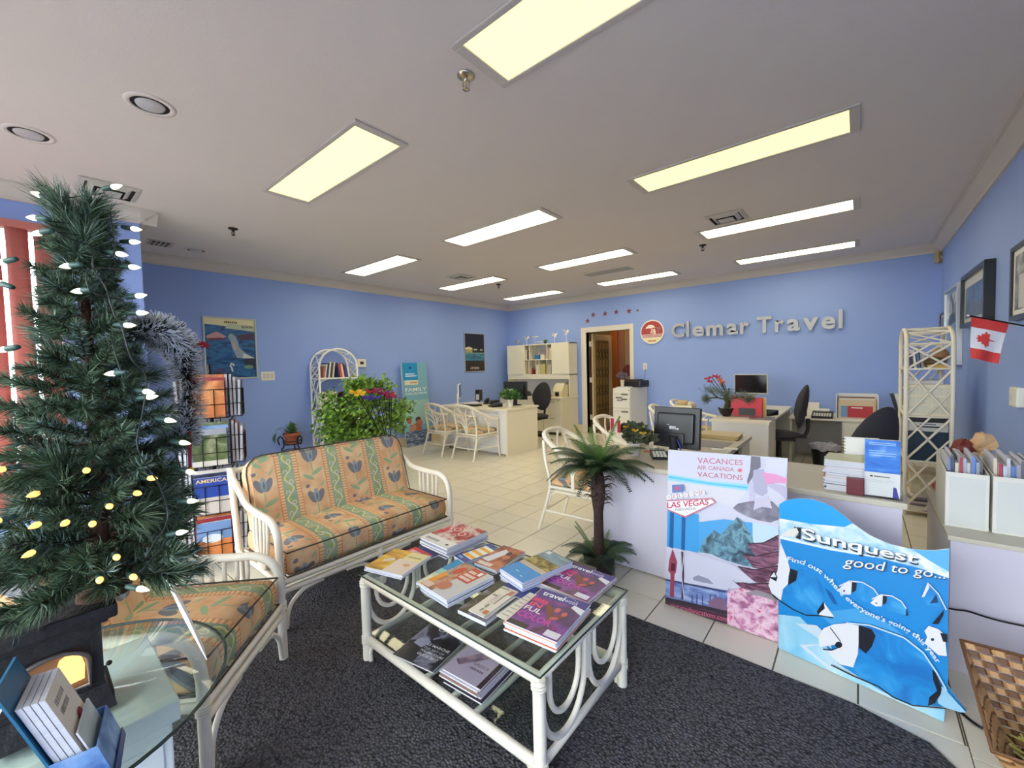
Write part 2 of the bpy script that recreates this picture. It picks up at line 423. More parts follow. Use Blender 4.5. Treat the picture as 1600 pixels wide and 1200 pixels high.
cpo = cp.build('floor_carpet', loc=(0, 0, -0.005), kind='structure', label='charcoal loop pile carpet under the seating group')
MB().box(CX0, CX1, YF, CY1, -0.0049, -0.001, TILE).build('carpet_underlay', fl)
MB().box(-40, 40, -45, 30, -.30, -.13, mat('asphalt_outside', srgb(120, 118, 116), .9, noise=.1, nscale=3)).build('ground', kind='structure', label='grey pavement outside the storefront')
# ceiling
MB().box(XL - .1, XR + .1, YF - .1, YB + .1, H, H + .1, CEILM).build('ceiling', kind='structure', label='plain grey white painted ceiling')
# walls
MB().box(XL - .1, XL, YBK, YB + .1, 0, H, WALLM).build('wall_left', kind='structure', label='blue painted side wall with posters')
DX0, DX1, DZ = -4.157, -3.248, 1.99
wb = MB(); wb.box(XL, DX0, YB, YB + .1, 0, H, WALLM); wb.box(DX1, XR + .1, YB, YB + .1, 0, H, WALLM); wb.box(DX0, DX1, YB, YB + .1, DZ, H, WALLM)
wb.build('wall_back', kind='structure', label='blue painted far wall with open doorway')
MB().box(XR, XR + .1, YF, YB, 0, H, WALLM).build('wall_right', kind='structure', label='blue painted wall with framed pictures')
# block at the storefront end, with the window of pink blinds
wyA = WX(92, 420, XBK).y; wz1 = WX(20, 347, XBK).z
WB0, WB1, WBZ0 = -1.45, wyA, 0.35
wk = MB()
wk.box(XBK - .12, XBK, WB1, YBK, 0, H, WALLM); wk.box(XBK - .12, XBK, YF, WB0, 0, H, WALLM)
wk.box(XBK - .12, XBK, WB0, WB1, wz1, H, WALLM); wk.box(XBK - .12, XBK, WB0, WB1, 0, WBZ0, WALLM)
wk.box(XL - .1, XBK - .12, YBK - .12, YBK, 0, H, WALLM)
wk.build('wall_corner', kind='structure', label='blue boxed out wall section with window')
win = MB()
for y in (WB0, (WB0 + WB1) / 2 - .02, WB1 - .04): win.box(XBK - .10, XBK - .05, y, y + .04, WBZ0, wz1, TRIMM)
for z in (WBZ0, wz1 - .04): win.box(XBK - .10, XBK - .05, WB0, WB1, z, z + .04, TRIMM)
wo = win.build('window_1', kind='structure', label='side window behind pink vertical blinds')
MB().box(XBK - .078, XBK - .072, WB0, WB1, WBZ0, wz1, GLASS).build('window_pane', wo)
PINK = mat('pink_blind_fabric', srgb(206, 128, 118), 0.8, noise=0.08, nscale=4, stretch=(1, 1, 12))
_nt = PINK.node_tree; _tl = _nt.nodes.new('ShaderNodeBsdfTranslucent'); _tl.inputs[0].default_value = (*srgb(214, 120, 112), 1); _mx = _nt.nodes.new('ShaderNodeMixShader'); _mx.inputs[0].default_value = .25
_nt.links.new(_nt.nodes['Principled BSDF'].outputs[0], _mx.inputs[1]); _nt.links.new(_tl.outputs[0], _mx.inputs[2]); _nt.links.new(_mx.outputs[0], _nt.nodes['Material Output'].inputs[0])
bl = thing('vertical_blind', 'dusty pink vertical blinds hanging in the side window', 'blind', (XBK + .05, (WB0 + WB1) / 2, wz1))
MB().box(-.03, .03, (WB0 - WB1) / 2, (WB1 - WB0) / 2, -.05, .0, PINK, .004).build('head_rail', bl)
ns = 13
for k in range(ns):
    y = (WB0 - WB1) / 2 + (k + .5) * (WB1 - WB0) / ns; sl = MB(); a = 0.30; d = .056
    pr_ = [(math.cos(a + PI / 2) * q * d, math.sin(a + PI / 2) * q * d) for q in (-1, -.5, 0, .5, 1)]
    V = []; F = []
    for i, (px_, py_) in enumerate(pr_):
        bow = .008 * (1 - (i - 2) ** 2 / 4); V += [(px_ + bow, y + py_, -.05), (px_ + bow, y + py_, -(wz1 - WBZ0))]
    F = [(2 * i, 2 * i + 1, 2 * i + 3, 2 * i + 2) for i in range(4)]
    sl.add(V, F, PINK, True); so = sl.build('slat', bl); sm = so.modifiers.new('th', 'SOLIDIFY'); sm.thickness = .0015
# storefront wall behind the viewer: wide glazed openings
wf = MB(); OP = [(-4.45, -2.85), (-2.75, -1.15), (-1.05, 0.62)]; z0_, z1_ = 0.12, 2.55
xs = [XBK] + [q for a in OP for q in a] + [XR + .1]
for k in range(0, len(xs), 2): wf.box(xs[k], xs[k + 1], YF - .1, YF, 0, H, WALLM)
for a, b_ in OP: wf.box(a, b_, YF - .1, YF, 0, z0_, WALLM); wf.box(a, b_, YF - .1, YF, z1_, H, WALLM)
wf.build('wall_front', kind='structure', label='glazed storefront wall')
for k, (a, b_) in enumerate(OP):
    m_ = MB()
    for x in (a, b_ - .04): m_.box(x, x + .04, YF - .08, YF - .03, z0_, z1_, SILVER)
    for z in (z0_, z1_ - .04): m_.box(a, b_, YF - .08, YF - .03, z, z + .04, SILVER)
    wo = m_.build('window_%d' % (k + 2), kind='structure', label='storefront window bay %s' % ['next to the corner block', 'between the other two bays', 'next to the picture wall'][k])
    MB().box(a, b_, YF - .058, YF - .052, z0_, z1_, GLASS).build('window_pane', wo)
# hall behind the doorway
HY = 9.1
MB().box(-5.4, -2.7, HY, HY + .1, 0, 2.5, TANM).build('wall_hall_end', kind='structure'); MB().box(-5.5, -5.4, YB + .1, HY, 0, 2.5, TANM).build('wall_hall_left', kind='structure'); MB().box(-2.8, -2.7, YB + .1, HY, 0, 2.5, TANM).build('wall_hall_right', kind='structure')
MB().box(-5.4, -2.7, YB + .1, HY, 2.5, 2.6, TANM).build('ceiling_hall', kind='structure')
MB().box(-5.4, -2.7, YB + .1, HY, -.1, 0, mat('hall_floor', srgb(150, 120, 84), .5)).build('floor_hall', kind='structure')
ORW = mat('orange_wood', srgb(206, 120, 58), .45, noise=.15, nscale=5, stretch=(6, 6, .6))
PKW = mat('rose_wood', srgb(176, 122, 96), .5, noise=.1, nscale=5, stretch=(6, 6, .6))
a, b_ = WY(953, 560, HY - .05).x, WY(964.5, 560, HY - .05).x
MB().box(a, b_, HY - .05, HY, 0, 2.13, ORW).build('cupboard_door', label='orange wooden cupboard door at the hallway end', cat='door', bevel=.006)
a, b_ = WY(966, 560, HY - .04).x, WY(975.5, 560, HY - .04).x
MB().box(a, b_, HY - .04, HY, 0, 2.13, PKW).build('cupboard_door', label='rose brown wooden door beside the orange cupboard door', cat='door', bevel=.006)
bagc = WY(981, 582, 8.2)
bg_ = MB(); bg_.ball((0, 0, 0), (.11, .08, .17), mat('maroon_cloth', srgb(112, 50, 44), .8), 12, 8); bg_.ball((.03, -.05, -.17), (.1, .06, .1), mat('grey_cloth', srgb(120, 96, 84), .8), 10, 6)
bg_.box(.03, .10, .1, .66, .13, .16, BLKM)
bg_.box(.06, .07, .64, .66, -1.3, .14, BLKM)
bo = bg_.build('hanging_coat', loc=bagc, label='maroon coat hanging on a stand inside the hallway', cat='coat')
hlmp = thing('hall_fill_lamp', 'unseen warm fill lamp added to brighten the hallway', 'lamp', (-3.9, 8.35, 2.5))  # added lamp, out of view, keeps the hall from going dark
MB().lathe([(.13, 0), (.13, -.02), (.11, -.03)], WHITE, 20).build('fill_lamp_base', hlmp)
MB().lathe([(.11, -.03), (.10, -.07), (.06, -.10), (.001, -.11)], mat('fill_lamp_globe', (1, .8, .55), .5, emit=(1, .74, .46), estr=24.0), 20).build('fill_lamp_globe', hlmp)
# door frame and leaf
df = MB()
df.box(DX0 - .112, DX0, YB - .02, YB + .10, 0, DZ + .10, TRIMM); df.box(DX1, DX1 + .075, YB - .02, YB + .10, 0, DZ + .10, TRIMM); df.box(DX0, DX1, YB - .02, YB + .10, DZ, DZ + .10, TRIMM)
dfo = df.build('door_1', kind='structure', label='open leaded glass door in cream frame', bevel=.006)
dl = MB(); LX0, LX1, LY0, LY1 = DX0 + .045, DX0 + .085, YB + .11, YB + .90
TANL = mat('door_leaf_paint', srgb(198, 176, 136), .5)
dl.box(LX0, LX1, LY0, LY0 + .10, .02, 1.97, TANL); dl.box(LX0, LX1, LY1 - .10, LY1, .02, 1.97, TANL)
dl.box(LX0, LX1, LY0 + .1, LY1 - .1, .02, .22, TANL); dl.box(LX0, LX1, LY0 + .1, LY1 - .1, 1.85, 1.97, TANL)
dl.box(LX0 - .002, LX1 + .002, LY1, LY1 + .012, .02, 1.97, TRIMM)
dlo = dl.build('door_leaf', dfo, bevel=.004)
MB().box(LX0 + .015, LX0 + .022, LY0 + .1, LY1 - .1, .22, 1.85, mat('textured_door_glass', srgb(160, 130, 84), .25)).build('door_glass', dlo)
ld = MB(); GX = LX0 + .03; ya, yb2 = LY0 + .12, LY1 - .12; nyc = 4; step = (yb2 - ya) / nyc
for k in range(nyc + 1):
    y = ya + k * step
    ld.tube([(GX, y, .24), (GX, y, 1.83)], .005, mat('lead_came', srgb(70, 58, 40), .5, .3), 5)
for zc in (.45, .82, 1.19, 1.56):
    for k in range(nyc):
        y = ya + (k + .5) * step; q = step / 2
        ld.tube([(GX, y - q, zc), (GX, y - q * .3, zc + .07), (GX, y, zc + .11), (GX, y + q * .3, zc + .07), (GX, y + q, zc)], .005, _M['lead_came'], 5)
        ld.tube([(GX, y - q, zc), (GX, y - q * .3, zc - .07), (GX, y, zc - .11), (GX, y + q * .3, zc - .07), (GX, y + q, zc)], .005, _M['lead_came'], 5)
ld.build('lead_lattice', dlo)
hg = MB()
for z in (.25, 1.0, 1.72): hg.box(DX0 + .01, DX0 + .05, YB + .085, YB + .12, z, z + .1, TRIMM)
hg.build('hinge_blocks', dfo)
# crown moulding
CR = [(0, -.106), (.018, -.106), (.024, -.088), (.085, -.034), (.092, -.018), (.112, -.016), (.112, 0), (0, 0)]
CROWNM = mat('crown_paint', srgb(206, 197, 190), .6)
def crown(name, a, b, inward, m=CROWNM):
    a, b, n_ = Vector(a), Vector(b), Vector(inward); t_ = (b - a)
    P = [a + n_ * d + Vector((0, 0, z)) for d, z in CR]
    MB().prism(P, t_, m).build(name, kind='structure', label='painted crown moulding %s' % {'trim_1': 'above the poster wall', 'trim_2': 'above the doorway wall', 'trim_3': 'above the picture wall', 'trim_4': 'over the pink blinds', 'trim_5': 'on the end of the corner block'}[name])
zc_ = H - .0005
crown('trim_1', (XL, YBK, zc_), (XL, YB, zc_), (1, 0, 0)); crown('trim_2', (XL, YB, zc_), (XR, YB, zc_), (0, -1, 0)); crown('trim_3', (XR, YF, zc_), (XR, YB, zc_), (-1, 0, 0))
crown('trim_4', (XBK, YF, zc_), (XBK, YBK + .11, zc_), (1, 0, 0)); crown('trim_5', (XL, YBK, zc_), (XBK + .11, YBK, zc_), (0, 1, 0))
bb = MB().box(XL, XL + .018, YBK, YB, 0, .15, BASEM); bb.build('baseboard_left', kind='structure', bevel=.004)
MB().box(XL, DX0 - .112, YB - .018, YB, 0, .15, BASEM).build('baseboard_back', kind='structure', bevel=.004)
MB().box(DX1 + .075, XR, YB - .018, YB, 0, .15, BASEM).build('baseboard_far', kind='structure', bevel=.004)
MB().box(XR - .018, XR, YF, YB - .02, 0, .15, BASEM).build('baseboard_right', kind='structure', bevel=.004)
# ------------------------------------------------------------------ ceiling fixtures
DIFF = mat('lit_diffuser', (1, .97, .8), .6, emit=LIGHT_COL, estr=LIGHT_STR); AGED = mat('yellowed_lit_diffuser', (.9, .85, .5), .6, emit=AGED_COL, estr=AGED_STR)
LXS, LYS, LL, LW = [-5.50, -3.405, -1.295], [1.277, 3.0, 4.69, 6.345], 1.24, .294
rown = ['front', 'second', 'third', 'last']; coln = ['poster wall', 'middle column', 'picture wall']
FRM = mat('fixture_frame', srgb(200, 192, 188), .6)
lproto = {}
for j, y in enumerate(LYS):
    for i, x in enumerate(LXS):
        if (i, j) == (0, 0): continue
        lab = 'long lit ceiling panel in the %s row from the storefront, %s' % (rown[j], ['column by the poster wall', 'middle column', 'column by the picture wall'][i])
        aged = j == 0 or (i, j) == (2, 1)
        if aged not in lproto:
            t_ = thing('ceiling_light', lab, 'ceiling light', (x, y, H), 0, 'fluorescent ceiling panels')
            f = MB(); q = .028; z0 = -.012
            f.box(-.05, LL + .05, -q, 0, z0, 0, FRM, .004); f.box(-.05, LL + .05, LW, LW + q, z0, 0, FRM, .004)
            f.box(-.05, 0, 0, LW, z0, 0, FRM, .004); f.box(LL, LL + .05, 0, LW, z0, 0, FRM, .004)
            f.build('frame', t_)
            MB().box(0, LL, 0, LW, -.006, -.001, AGED if aged else DIFF).build('diffuser', t_); lproto[aged] = t_
        else: copy_tree(lproto[aged], None, (x, y, H), 0, lab)
VENT = mat('vent_metal', srgb(196, 190, 184), .5); DARK = mat('dark_void', srgb(30, 26, 26), .9)
def vent(cx, cy, s, lab):
    t_ = thing('ceiling_vent', lab, 'air vent', (cx, cy, H), 0, 'square ceiling diffusers')
    MB().box(-s * .94, s * .94, -s * .94, s * .94, -.004, -.001, DARK).build('backing', t_)
    for k, q in enumerate((1.0, .70, .40)):
        f = MB(); a, b2 = s * q, s * (q - .16); z1, z0 = -.004 , -.016 - .006 * k
        if q == .40: f.box(-a, a, -a, a, z0 - .004, z0, VENT, .001)
        else:
            P = lambda r, z: [(-r, -r, z), (r, -r, z), (r, r, z), (-r, r, z)]
            V = P(a, z1) + P(b2, z0) + P(b2 - .006, z0) + P(a - .012, z1)
            F = [(r * 4 + i, r * 4 + (i + 1) % 4, ((r + 1) % 4) * 4 + (i + 1) % 4, ((r + 1) % 4) * 4 + i) for r in range(4) for i in range(4)]
            f.add(V, F, VENT)
        f.build('louver', t_)
vent(-4.235, .50, .165, 'square ceiling air diffuser in front of the pink blind window')
vent(-.98, 4.41, .16, 'square ceiling air diffuser beside the third row panel by picture wall')
vent(-4.60, 4.36, .16, 'square ceiling air diffuser between poster wall column and middle column')
t_ = thing('ceiling_vent', 'small square ceiling grille near the corner block', 'air vent', (-5.58, 1.02, H))
f = MB().box(-.11, .11, -.11, .11, -.008, 0, VENT, .003); f.build('frame', t_); MB().box(-.085, .085, -.085, .085, -.0095, -.0075, DARK).build('backing', t_)
for k in range(5): MB().box(-.085, .085, -.075 + k * .0375 - .005, -.075 + k * .0375 + .005, -.014, -.009, VENT).build('slat', t_)
for k in range(2): MB().box(-.03 + k * .06 - .004, -.03 + k * .06 + .004, -.085, .085, -.0135, -.009, VENT).build('bar', t_)
t_ = thing('return_grille', 'long slatted return air grille between the ceiling panels', 'air vent', (-2.87, 5.69, H))
MB().box(-.36, .36, -.11, .11, -.008, 0, VENT, .003).build('frame', t_); MB().box(-.33, .33, -.085, .085, -.0095, -.0075, mat('grey_void', srgb(96, 88, 82), .9)).build('backing', t_)
for k in range(8): MB().box(-.33, .33, -.075 + k * .0214 - .004, -.075 + k * .0214 + .004, -.014, -.009, VENT).build('slat', t_)
MB().box(-.006, .006, -.085, .085, -.0145, -.009, VENT).build('bar', t_)
CHR = mat('chrome', srgb(200, 190, 170), .2, 1.0); BRZ = mat('dark_bronze', srgb(60, 50, 44), .4, .7)
def sprinkler(cx, cy, m, lab):
    t_ = thing('fire_sprinkler', lab, 'sprinkler', (cx, cy, H), .6, 'ceiling sprinkler heads')
    MB().lathe([(.042, 0), (.042, -.004), (.030, -.012), (.012, -.014)], m, 20).build('escutcheon', t_)
    f = MB(); f.lathe([(.012, -.010), (.012, -.028), (.009, -.030)], m, 12)
    for sx in (-1, 1): f.tube(smooth_path([(sx * .009, 0, -.028), (sx * .016, 0, -.040), (sx * .010, 0, -.056), (0, 0, -.060)], 4), .0035, m, 6)
    f.tube([(0, 0, -.03), (0, 0, -.058)], .003, m, 6); f.build('frame', t_)
    MB().lathe([(.004, -.060), (.017, -.062), (.017, -.065), (.004, -.066)], m, 12).build('deflector', t_)
sprinkler(-1.428, 1.422, CHR, 'chrome fire sprinkler beside the front row ceiling panel')
sprinkler(-4.557, 1.383, BRZ, 'dark fire sprinkler near the corner block ceiling')
sprinkler(-1.422, 5.246, BRZ, 'dark fire sprinkler beyond the square vent by picture wall column')
sprinkler(-4.596, 5.2, BRZ, 'dark fire sprinkler between the poster wall column panels')
def downlight(cx, cy, lab):
    t_ = thing('recessed_downlight', lab, 'ceiling light', (cx, cy, H), 0, 'recessed ceiling cans')
    V = MB(); V.lathe([(.105, -.0005), (.103, -.005), (.080, -.006), (.078, -.001)], CEILM, 28, cap=False); V.build('trim_ring', t_)
    MB().lathe([(.079, -.0015), (.0001, -.0015)], DARK, 28, cap=False).build('baffle', t_)
    MB().lathe([(.060, -.002), (.056, -.009), (.030, -.014), (.0001, -.016)], mat('unlit_lamp', srgb(196, 190, 192), .35), 28, cap=False).build('bulb', t_)
downlight(-2.769, .502, 'unlit recessed round downlight nearest the second light column')
downlight(-5.635, 1.34, 'unlit recessed round downlight close to the poster wall')
downlight(-3.583, .11, 'unlit recessed round downlight towards the pink blinds')
# ------------------------------------------------------------------ things on the walls
PLATE = mat('switch_plate', srgb(232, 228, 216), .4)
t_ = thing('light_switch', 'triple white switch plate beside the pelican poster', 'light switch', (XL, 2.193, 1.308))
MB().box(0, .008, -.085, .085, -.06, .06, PLATE, .003).build('plate', t_)
for k in range(3): MB().box(.008, .013, -.06 + k * .046, -.028 + k * .046, -.034, .034, mat('rocker', srgb(214, 206, 194), .4), .002).build('rocker', t_)
t_ = thing('thermostat', 'white wall thermostat with dark display beside arched bookcase', 'thermostat', (XL, 3.575, 1.47))
MB().box(0, .028, -.075, .075, -.065, .065, PLATE, .006).build('case', t_); MB().box(.028, .030, -.032, .032, -.02, .025, mat('lcd', srgb(70, 66, 50), .2)).build('display', t_)
t_ = thing('light_switch', 'single white switch plate right of the doorway', 'light switch', (-2.965, YB, 1.30))
MB().box(-.037, .037, -.008, 0, -.058, .058, PLATE, .003).build('plate', t_); MB().box(-.016, .016, -.013, -.008, -.033, .033, _M['rocker'], .002).build('rocker', t_)
t_ = thing('motion_sensor', 'beige motion sensor in the ceiling corner', 'sensor', (XR - .03, YB - .03, 2.56), PI / 4)
MB().box(-.045, .045, -.035, .02, -.075, .06, mat('beige_plastic', srgb(178, 158, 124), .5), .01).build('case', t_)
MB().ball((0, -.036, -.01), (.018, .008, .018), mat('sensor_lens', srgb(220, 210, 190), .3), 12, 8).build('lens', t_)
pp = WX(1594, 620, XR)
t_ = thing('wall_box', 'small white box mounted on the picture wall', 'switch box', pp)
MB().box(-.035, 0, -.10, .06, -.06, .06, PLATE, .008).build('case', t_); MB().box(-.037, -.035, -.02, .03, -.03, .02, _M['rocker']).build('button', t_)
# stars
STAR = mat('red_star_paint', srgb(134, 62, 78), .5)
for k, (sx, sz) in enumerate([(-4.124, 2.219), (-3.995, 2.326), (-3.741, 2.325), (-3.510, 2.332), (-3.256, 2.323), (-3.091, 2.318)]):
    r = .055 if k < 5 else .03; P = []
    for q in range(10):
        a = PI / 2 + q * PI / 5; rr = r if q % 2 == 0 else r * .42; P.append((rr * math.cos(a), 0, rr * math.sin(a)))
    MB().prism(P, (0, -.006, 0), STAR).build('wall_star', loc=(sx, YB, sz), label=['dark red wall star directly above the door corner, lowest of the arc', 'dark red wall star second in the arc over the door', 'dark red wall star third in the arc over the door', 'dark red wall star fourth in the arc over the door', 'dark red wall star fifth in the arc, before the tiny one', 'tiny dark red wall star ending the arc'][k], cat='star', group='stars over the doorway')
# round sign
t_ = thing('round_sign', 'round red and white beach umbrella sign beside the doorway', 'sign', (-2.825, YB, 1.909))
rs = MB(); n = 40
rs.add([(.213 * math.cos(2 * PI * k / n), y, .213 * math.sin(2 * PI * k / n)) for y in (0, -.022) for k in range(n)], [tuple(range(n)), tuple(range(2 * n - 1, n - 1, -1))] + [(k, n + k, n + (k + 1) % n, (k + 1) % n) for k in range(n)], ink(240, 232, 222))
rs.build('disc', t_)
pm = MB(); sh = Sheet(pm, (-.213, -.022, -.213), (.426, 0, 0), (0, 0, .426))
RED = ink(176, 66, 74)
def disc_band(y0, y1, m, R=.455):
    L = []; n = 16
    for k in range(n + 1):
        y = y0 + (y1 - y0) * k / n; L.append((.5 - math.sqrt(max(0, R * R - (y - .5) ** 2)), y))
    sh.poly(L + [(1 - x, y) for x, y in L[::-1]], m)
disc_band(.045, .24, ink(238, 228, 178)); disc_band(.40, .955, RED); disc_band(.34, .375, RED); disc_band(.28, .315, RED)
CW = ink(244, 236, 218)
sh.poly([(.22, .64), (.27, .72), (.36, .79), (.48, .80), (.58, .75), (.64, .66), (.55, .67), (.45, .65), (.35, .66)], CW)
sh.curve([(.46, .66), (.53, .50), (.56, .40)], .016, CW)
sh.poly([(.56, .62), (.63, .60), (.66, .50), (.65, .40), (.57, .38), (.60, .46), (.55, .52)], CW)
sh.curve([(.44, .47), (.50, .55), (.53, .62)], .03, CW); sh.curve([(.44, .47), (.55, .45)], .03, CW)
GRN = ink(150, 120, 110)
for a in (.4, .9, 1.4, 1.9, 2.5): sh.curve([(.78, .58), (.78 + .07 * math.cos(a), .58 + .09 * math.sin(a)), (.78 + .13 * math.cos(a), .58 + .11 * math.sin(a))], .03, GRN)
sh.curve([(.76, .40), (.77, .5), (.78, .58)], .025, GRN)
sh.bars(.33, .10, .34, .05, RED)
pm.build('print', t_)
# metal letters
LET = mat('brushed_metal_letters', srgb(168, 168, 170), .4, 1.0, bump=.25, bscale=8, stretch=(1, 1, 30))
words = [('C', -2.481, -2.262, 0, 1, 1.779), ('l', -2.225, -2.185, 0, 1.06, 1.779), ('e', -2.135, -1.95, 0, .72, 1.775), ('m', -1.915, -1.665, 0, .72, 1.772), ('a', -1.615, -1.455, 0, .72, 1.772), ('r', -1.425, -1.30, 0, .72, 1.772),
         ('T', -1.195, -1.005, 0, 1, 1.768), ('r', -.965, -.85, 0, .72, 1.768), ('a', -.815, -.655, 0, .72, 1.768), ('v', -.625, -.445, 0, .72, 1.766), ('e', -.41, -.255, 0, .72, 1.765), ('l', -.222, -.178, 0, 1.06, 1.765)]
whole = thing('shop_sign_letters', 'large brushed metal raised letters spelling the shop name', 'sign', (-1.33, YB, 1.76))
for ch, x0, x1, _, hh, zb in words:
    V, F = text_geo(ch, True, .03); hz = .245 * hh; m_ = MB(); d = .035
    bmx = bmesh.new(); vs_ = [bmx.verts.new((x0 + a * (x1 - x0) + 1.33, -.012, zb - 1.76 + b2 * hz)) for a, b2 in V]
    for ff in F:
        try: bmx.faces.new([vs_[i] for i in ff])
        except ValueError: pass
    bmesh.ops.remove_doubles(bmx, verts=bmx.verts, dist=1e-5)
    bmesh.ops.dissolve_limit(bmx, angle_limit=.01, verts=bmx.verts, edges=bmx.edges)
    ex = bmesh.ops.extrude_face_region(bmx, geom=list(bmx.faces)); bmesh.ops.translate(bmx, vec=(0, -d, 0), verts=[q for q in ex['geom'] if isinstance(q, bmesh.types.BMVert)])
    bmesh.ops.recalc_face_normals(bmx, faces=bmx.faces); m_.bm(bmx, LET)
    m_.box((x0 + x1) / 2 + 1.33 - .006, (x0 + x1) / 2 + 1.33 + .006, -.013, 0, zb - 1.76 + hz * .3, zb - 1.76 + hz * .36, LET)
    m_.build('letter', whole)
# ================================================================== SEATING GROUP
PIPE = mat('dark_piping', srgb(70, 62, 54), .8)
def pillow(W_, D, T, m, crown_=.02, r=.03, nx=14, ny=8):
    """box cushion, local x 0..W, y 0..D, z 0..T with domed top"""
    bm = bmesh.new(); bmesh.ops.create_cube(bm, size=1)
    bmesh.ops.subdivide_edges(bm, edges=list(bm.edges), cuts=5, use_grid_fill=True)
    for v in bm.verts:
        x, y, z = v.co.x + .5, v.co.y + .5, v.co.z + .5
        e = lambda q: min(q, 1 - q)
        dome = crown_ * min(1, e(x) * 6) * min(1, e(y) * 5)
        zz = z * T + (dome if z > .99 else 0)
        bul = .012 * (1 - (2 * z - 1) ** 2)
        xx = x * W_ + (bul if x > .99 else -bul if x < .01 else 0); yy = y * D + (bul if y > .99 else -bul if y < .01 else 0)
        v.co = Vector((xx, yy, zz))
    bmesh.ops.bevel(bm, geom=[e_ for e_ in bm.edges if len(e_.link_faces) == 2 and e_.calc_face_angle(0) > .9], offset=.014, segments=2, affect='EDGES')
    return bm
def rattan_seat(name, lab, cat, loc, rz, W_, arm, seat, mid_leg, fab_seat, fab_back, group=None, backtop=.80):
    t_ = thing(name, lab, cat, loc, rz, group); D = .54; r = .019
    cu = MB(); cu.bm(pillow(W_ - .02, D, .135, fab_seat), fab_seat, True); cu.build('seat_cushion', t_, (.01, .01, seat - .145))
    zt = seat - .012; pp = MB()
    pp.tube([(.006, -.004, zt), (W_ - .006, -.004, zt), (W_ - .006, D + .01, zt), (.006, D + .01, zt)], .0045, PIPE, 6, closed=True)
    pp.tube([(.006, -.004, zt - .125), (W_ - .006, -.004, zt - .125), (W_ - .006, D + .01, zt - .125), (.006, D + .01, zt - .125)], .0045, PIPE, 6, closed=True)
    pp.build('piping', t_)
    # back cushion: rounded-top slab leaning back
    prof = []; hb = backtop - seat + .095; rr = .10
    prof = [(.0, 0), (.0, hb - rr)] + [(rr - rr * math.cos(a), hb - rr + rr * math.sin(a)) for a in (PI / 8, PI / 4, 3 * PI / 8, PI / 2)]
    outl = [(x + .005, z) for x, z in prof] + [(W_ - x - .005, z) for x, z in prof[::-1]]
    tilt = .30; th = .115
    bm = bmesh.new(); vs_ = [bm.verts.new((x, 0, z)) for x, z in outl]; bm.faces.new(vs_)
    ex = bmesh.ops.extrude_face_region(bm, geom=list(bm.faces)); bmesh.ops.translate(bm, vec=(0, th, 0), verts=[q for q in ex['geom'] if isinstance(q, bmesh.types.BMVert)])
    bmesh.ops.recalc_face_normals(bm, faces=bm.faces)
    bmesh.ops.bevel(bm, geom=[e_ for e_ in bm.edges if e_.calc_face_angle(0) > .9], offset=.022, segments=3, affect='EDGES')
    for f in bm.faces: f.smooth = True
    bc = MB(); bc.bm(bm, fab_back, False); bo = bc.build('back_cushion', t_, (0, D - .12, seat - .03)); bo.rotation_euler = (-tilt, 0, 0)
    pb = MB(); pb.tube([(x, .004, z) for x, z in outl], .0045, PIPE, 6, closed=True); po = pb.build('back_piping', t_, (0, D - .12, seat - .03)); po.rotation_euler = (-tilt, 0, 0)
    yb = D + .14
    for sx, x in (('a', -.028), ('b', W_ + .028)):
        a = MB(); a.tube(smooth_path([(x, yb + .02, backtop - .05), (x, yb - .03, backtop - .10), (x, yb - .13, arm + .07), (x, yb - .25, arm + .012), (x, .22, arm), (x, .10, arm - .004), (x, .025, arm - .05), (x, .0, arm - .14), (x, .0, .25), (x, .0, .0)], 5), r, RATTAN, 10)
        a.build('arm', t_)
        MB().tube(smooth_path([(x, yb - .10, 0), (x, yb - .06, .3), (x, yb + .03, backtop - .03)], 6), r, RATTAN, 10).build('rear_leg', t_)
        d = MB(); yc = .24; zb = seat - .16
        for q in (.10, .055):
            d.tube(smooth_path([(x, yc - q, arm - .01), (x, yc - q * .95, (arm + zb) / 2), (x, yc - q * .4, zb + .02), (x, yc, zb), (x, yc + q * .4, zb + .02), (x, yc + q * .95, (arm + zb) / 2), (x, yc + q, arm - .01)], 5), .010, RATTAN, 8)
        d.tube([(x, yc, arm - .01), (x, yc, zb)], .010, RATTAN, 8)
        d.tube([(x, 0, zb), (x, yb - .07, zb)], .014, RATTAN, 8)
        d.build('arm_loops', t_)
        w_ = MB()
        for z in (zb - .02, zb - .01, zb, zb + .01): w_.tube([(x + r * 1.1 * math.cos(k * PI / 4), r * 1.1 * math.sin(k * PI / 4), z) for k in range(8)], .004, RATTAN, 5, closed=True)
        w_.build('wrapping', t_)
    fr = MB(); zb = seat - .16
    fr.tube([(-.028, .0, zb), (W_ + .028, .0, zb)], .016, RATTAN, 8); fr.tube([(-.028, .0, zb - .045), (W_ + .028, .0, zb - .045)], .016, RATTAN, 8)
    fr.tube([(-.028, yb - .07, zb), (W_ + .028, yb - .07, zb)], .016, RATTAN, 8)
    n = max(3, int(W_ / .16))
    for k in range(n + 1): fr.tube([(k * W_ / n, .0, zb + .004), (k * W_ / n, yb - .07, zb + .004)], .010, RATTAN, 6)
    fr.build('seat_frame', t_)
    bfm = MB(); bfm.tube(smooth_path([(-.028, yb + .02, backtop - .07), (.05, yb + .05, backtop - .055), (W_ / 2, yb + .055, backtop - .05), (W_ - .05, yb + .05, backtop - .055), (W_ + .028, yb + .02, backtop - .07)], 5), r, RATTAN, 8)
    for k in range(1, n): bfm.tube([(k * W_ / n, yb - .05, zb), (k * W_ / n, yb + .045, backtop - .06)], .009, RATTAN, 6)
    bfm.build('back_frame', t_)
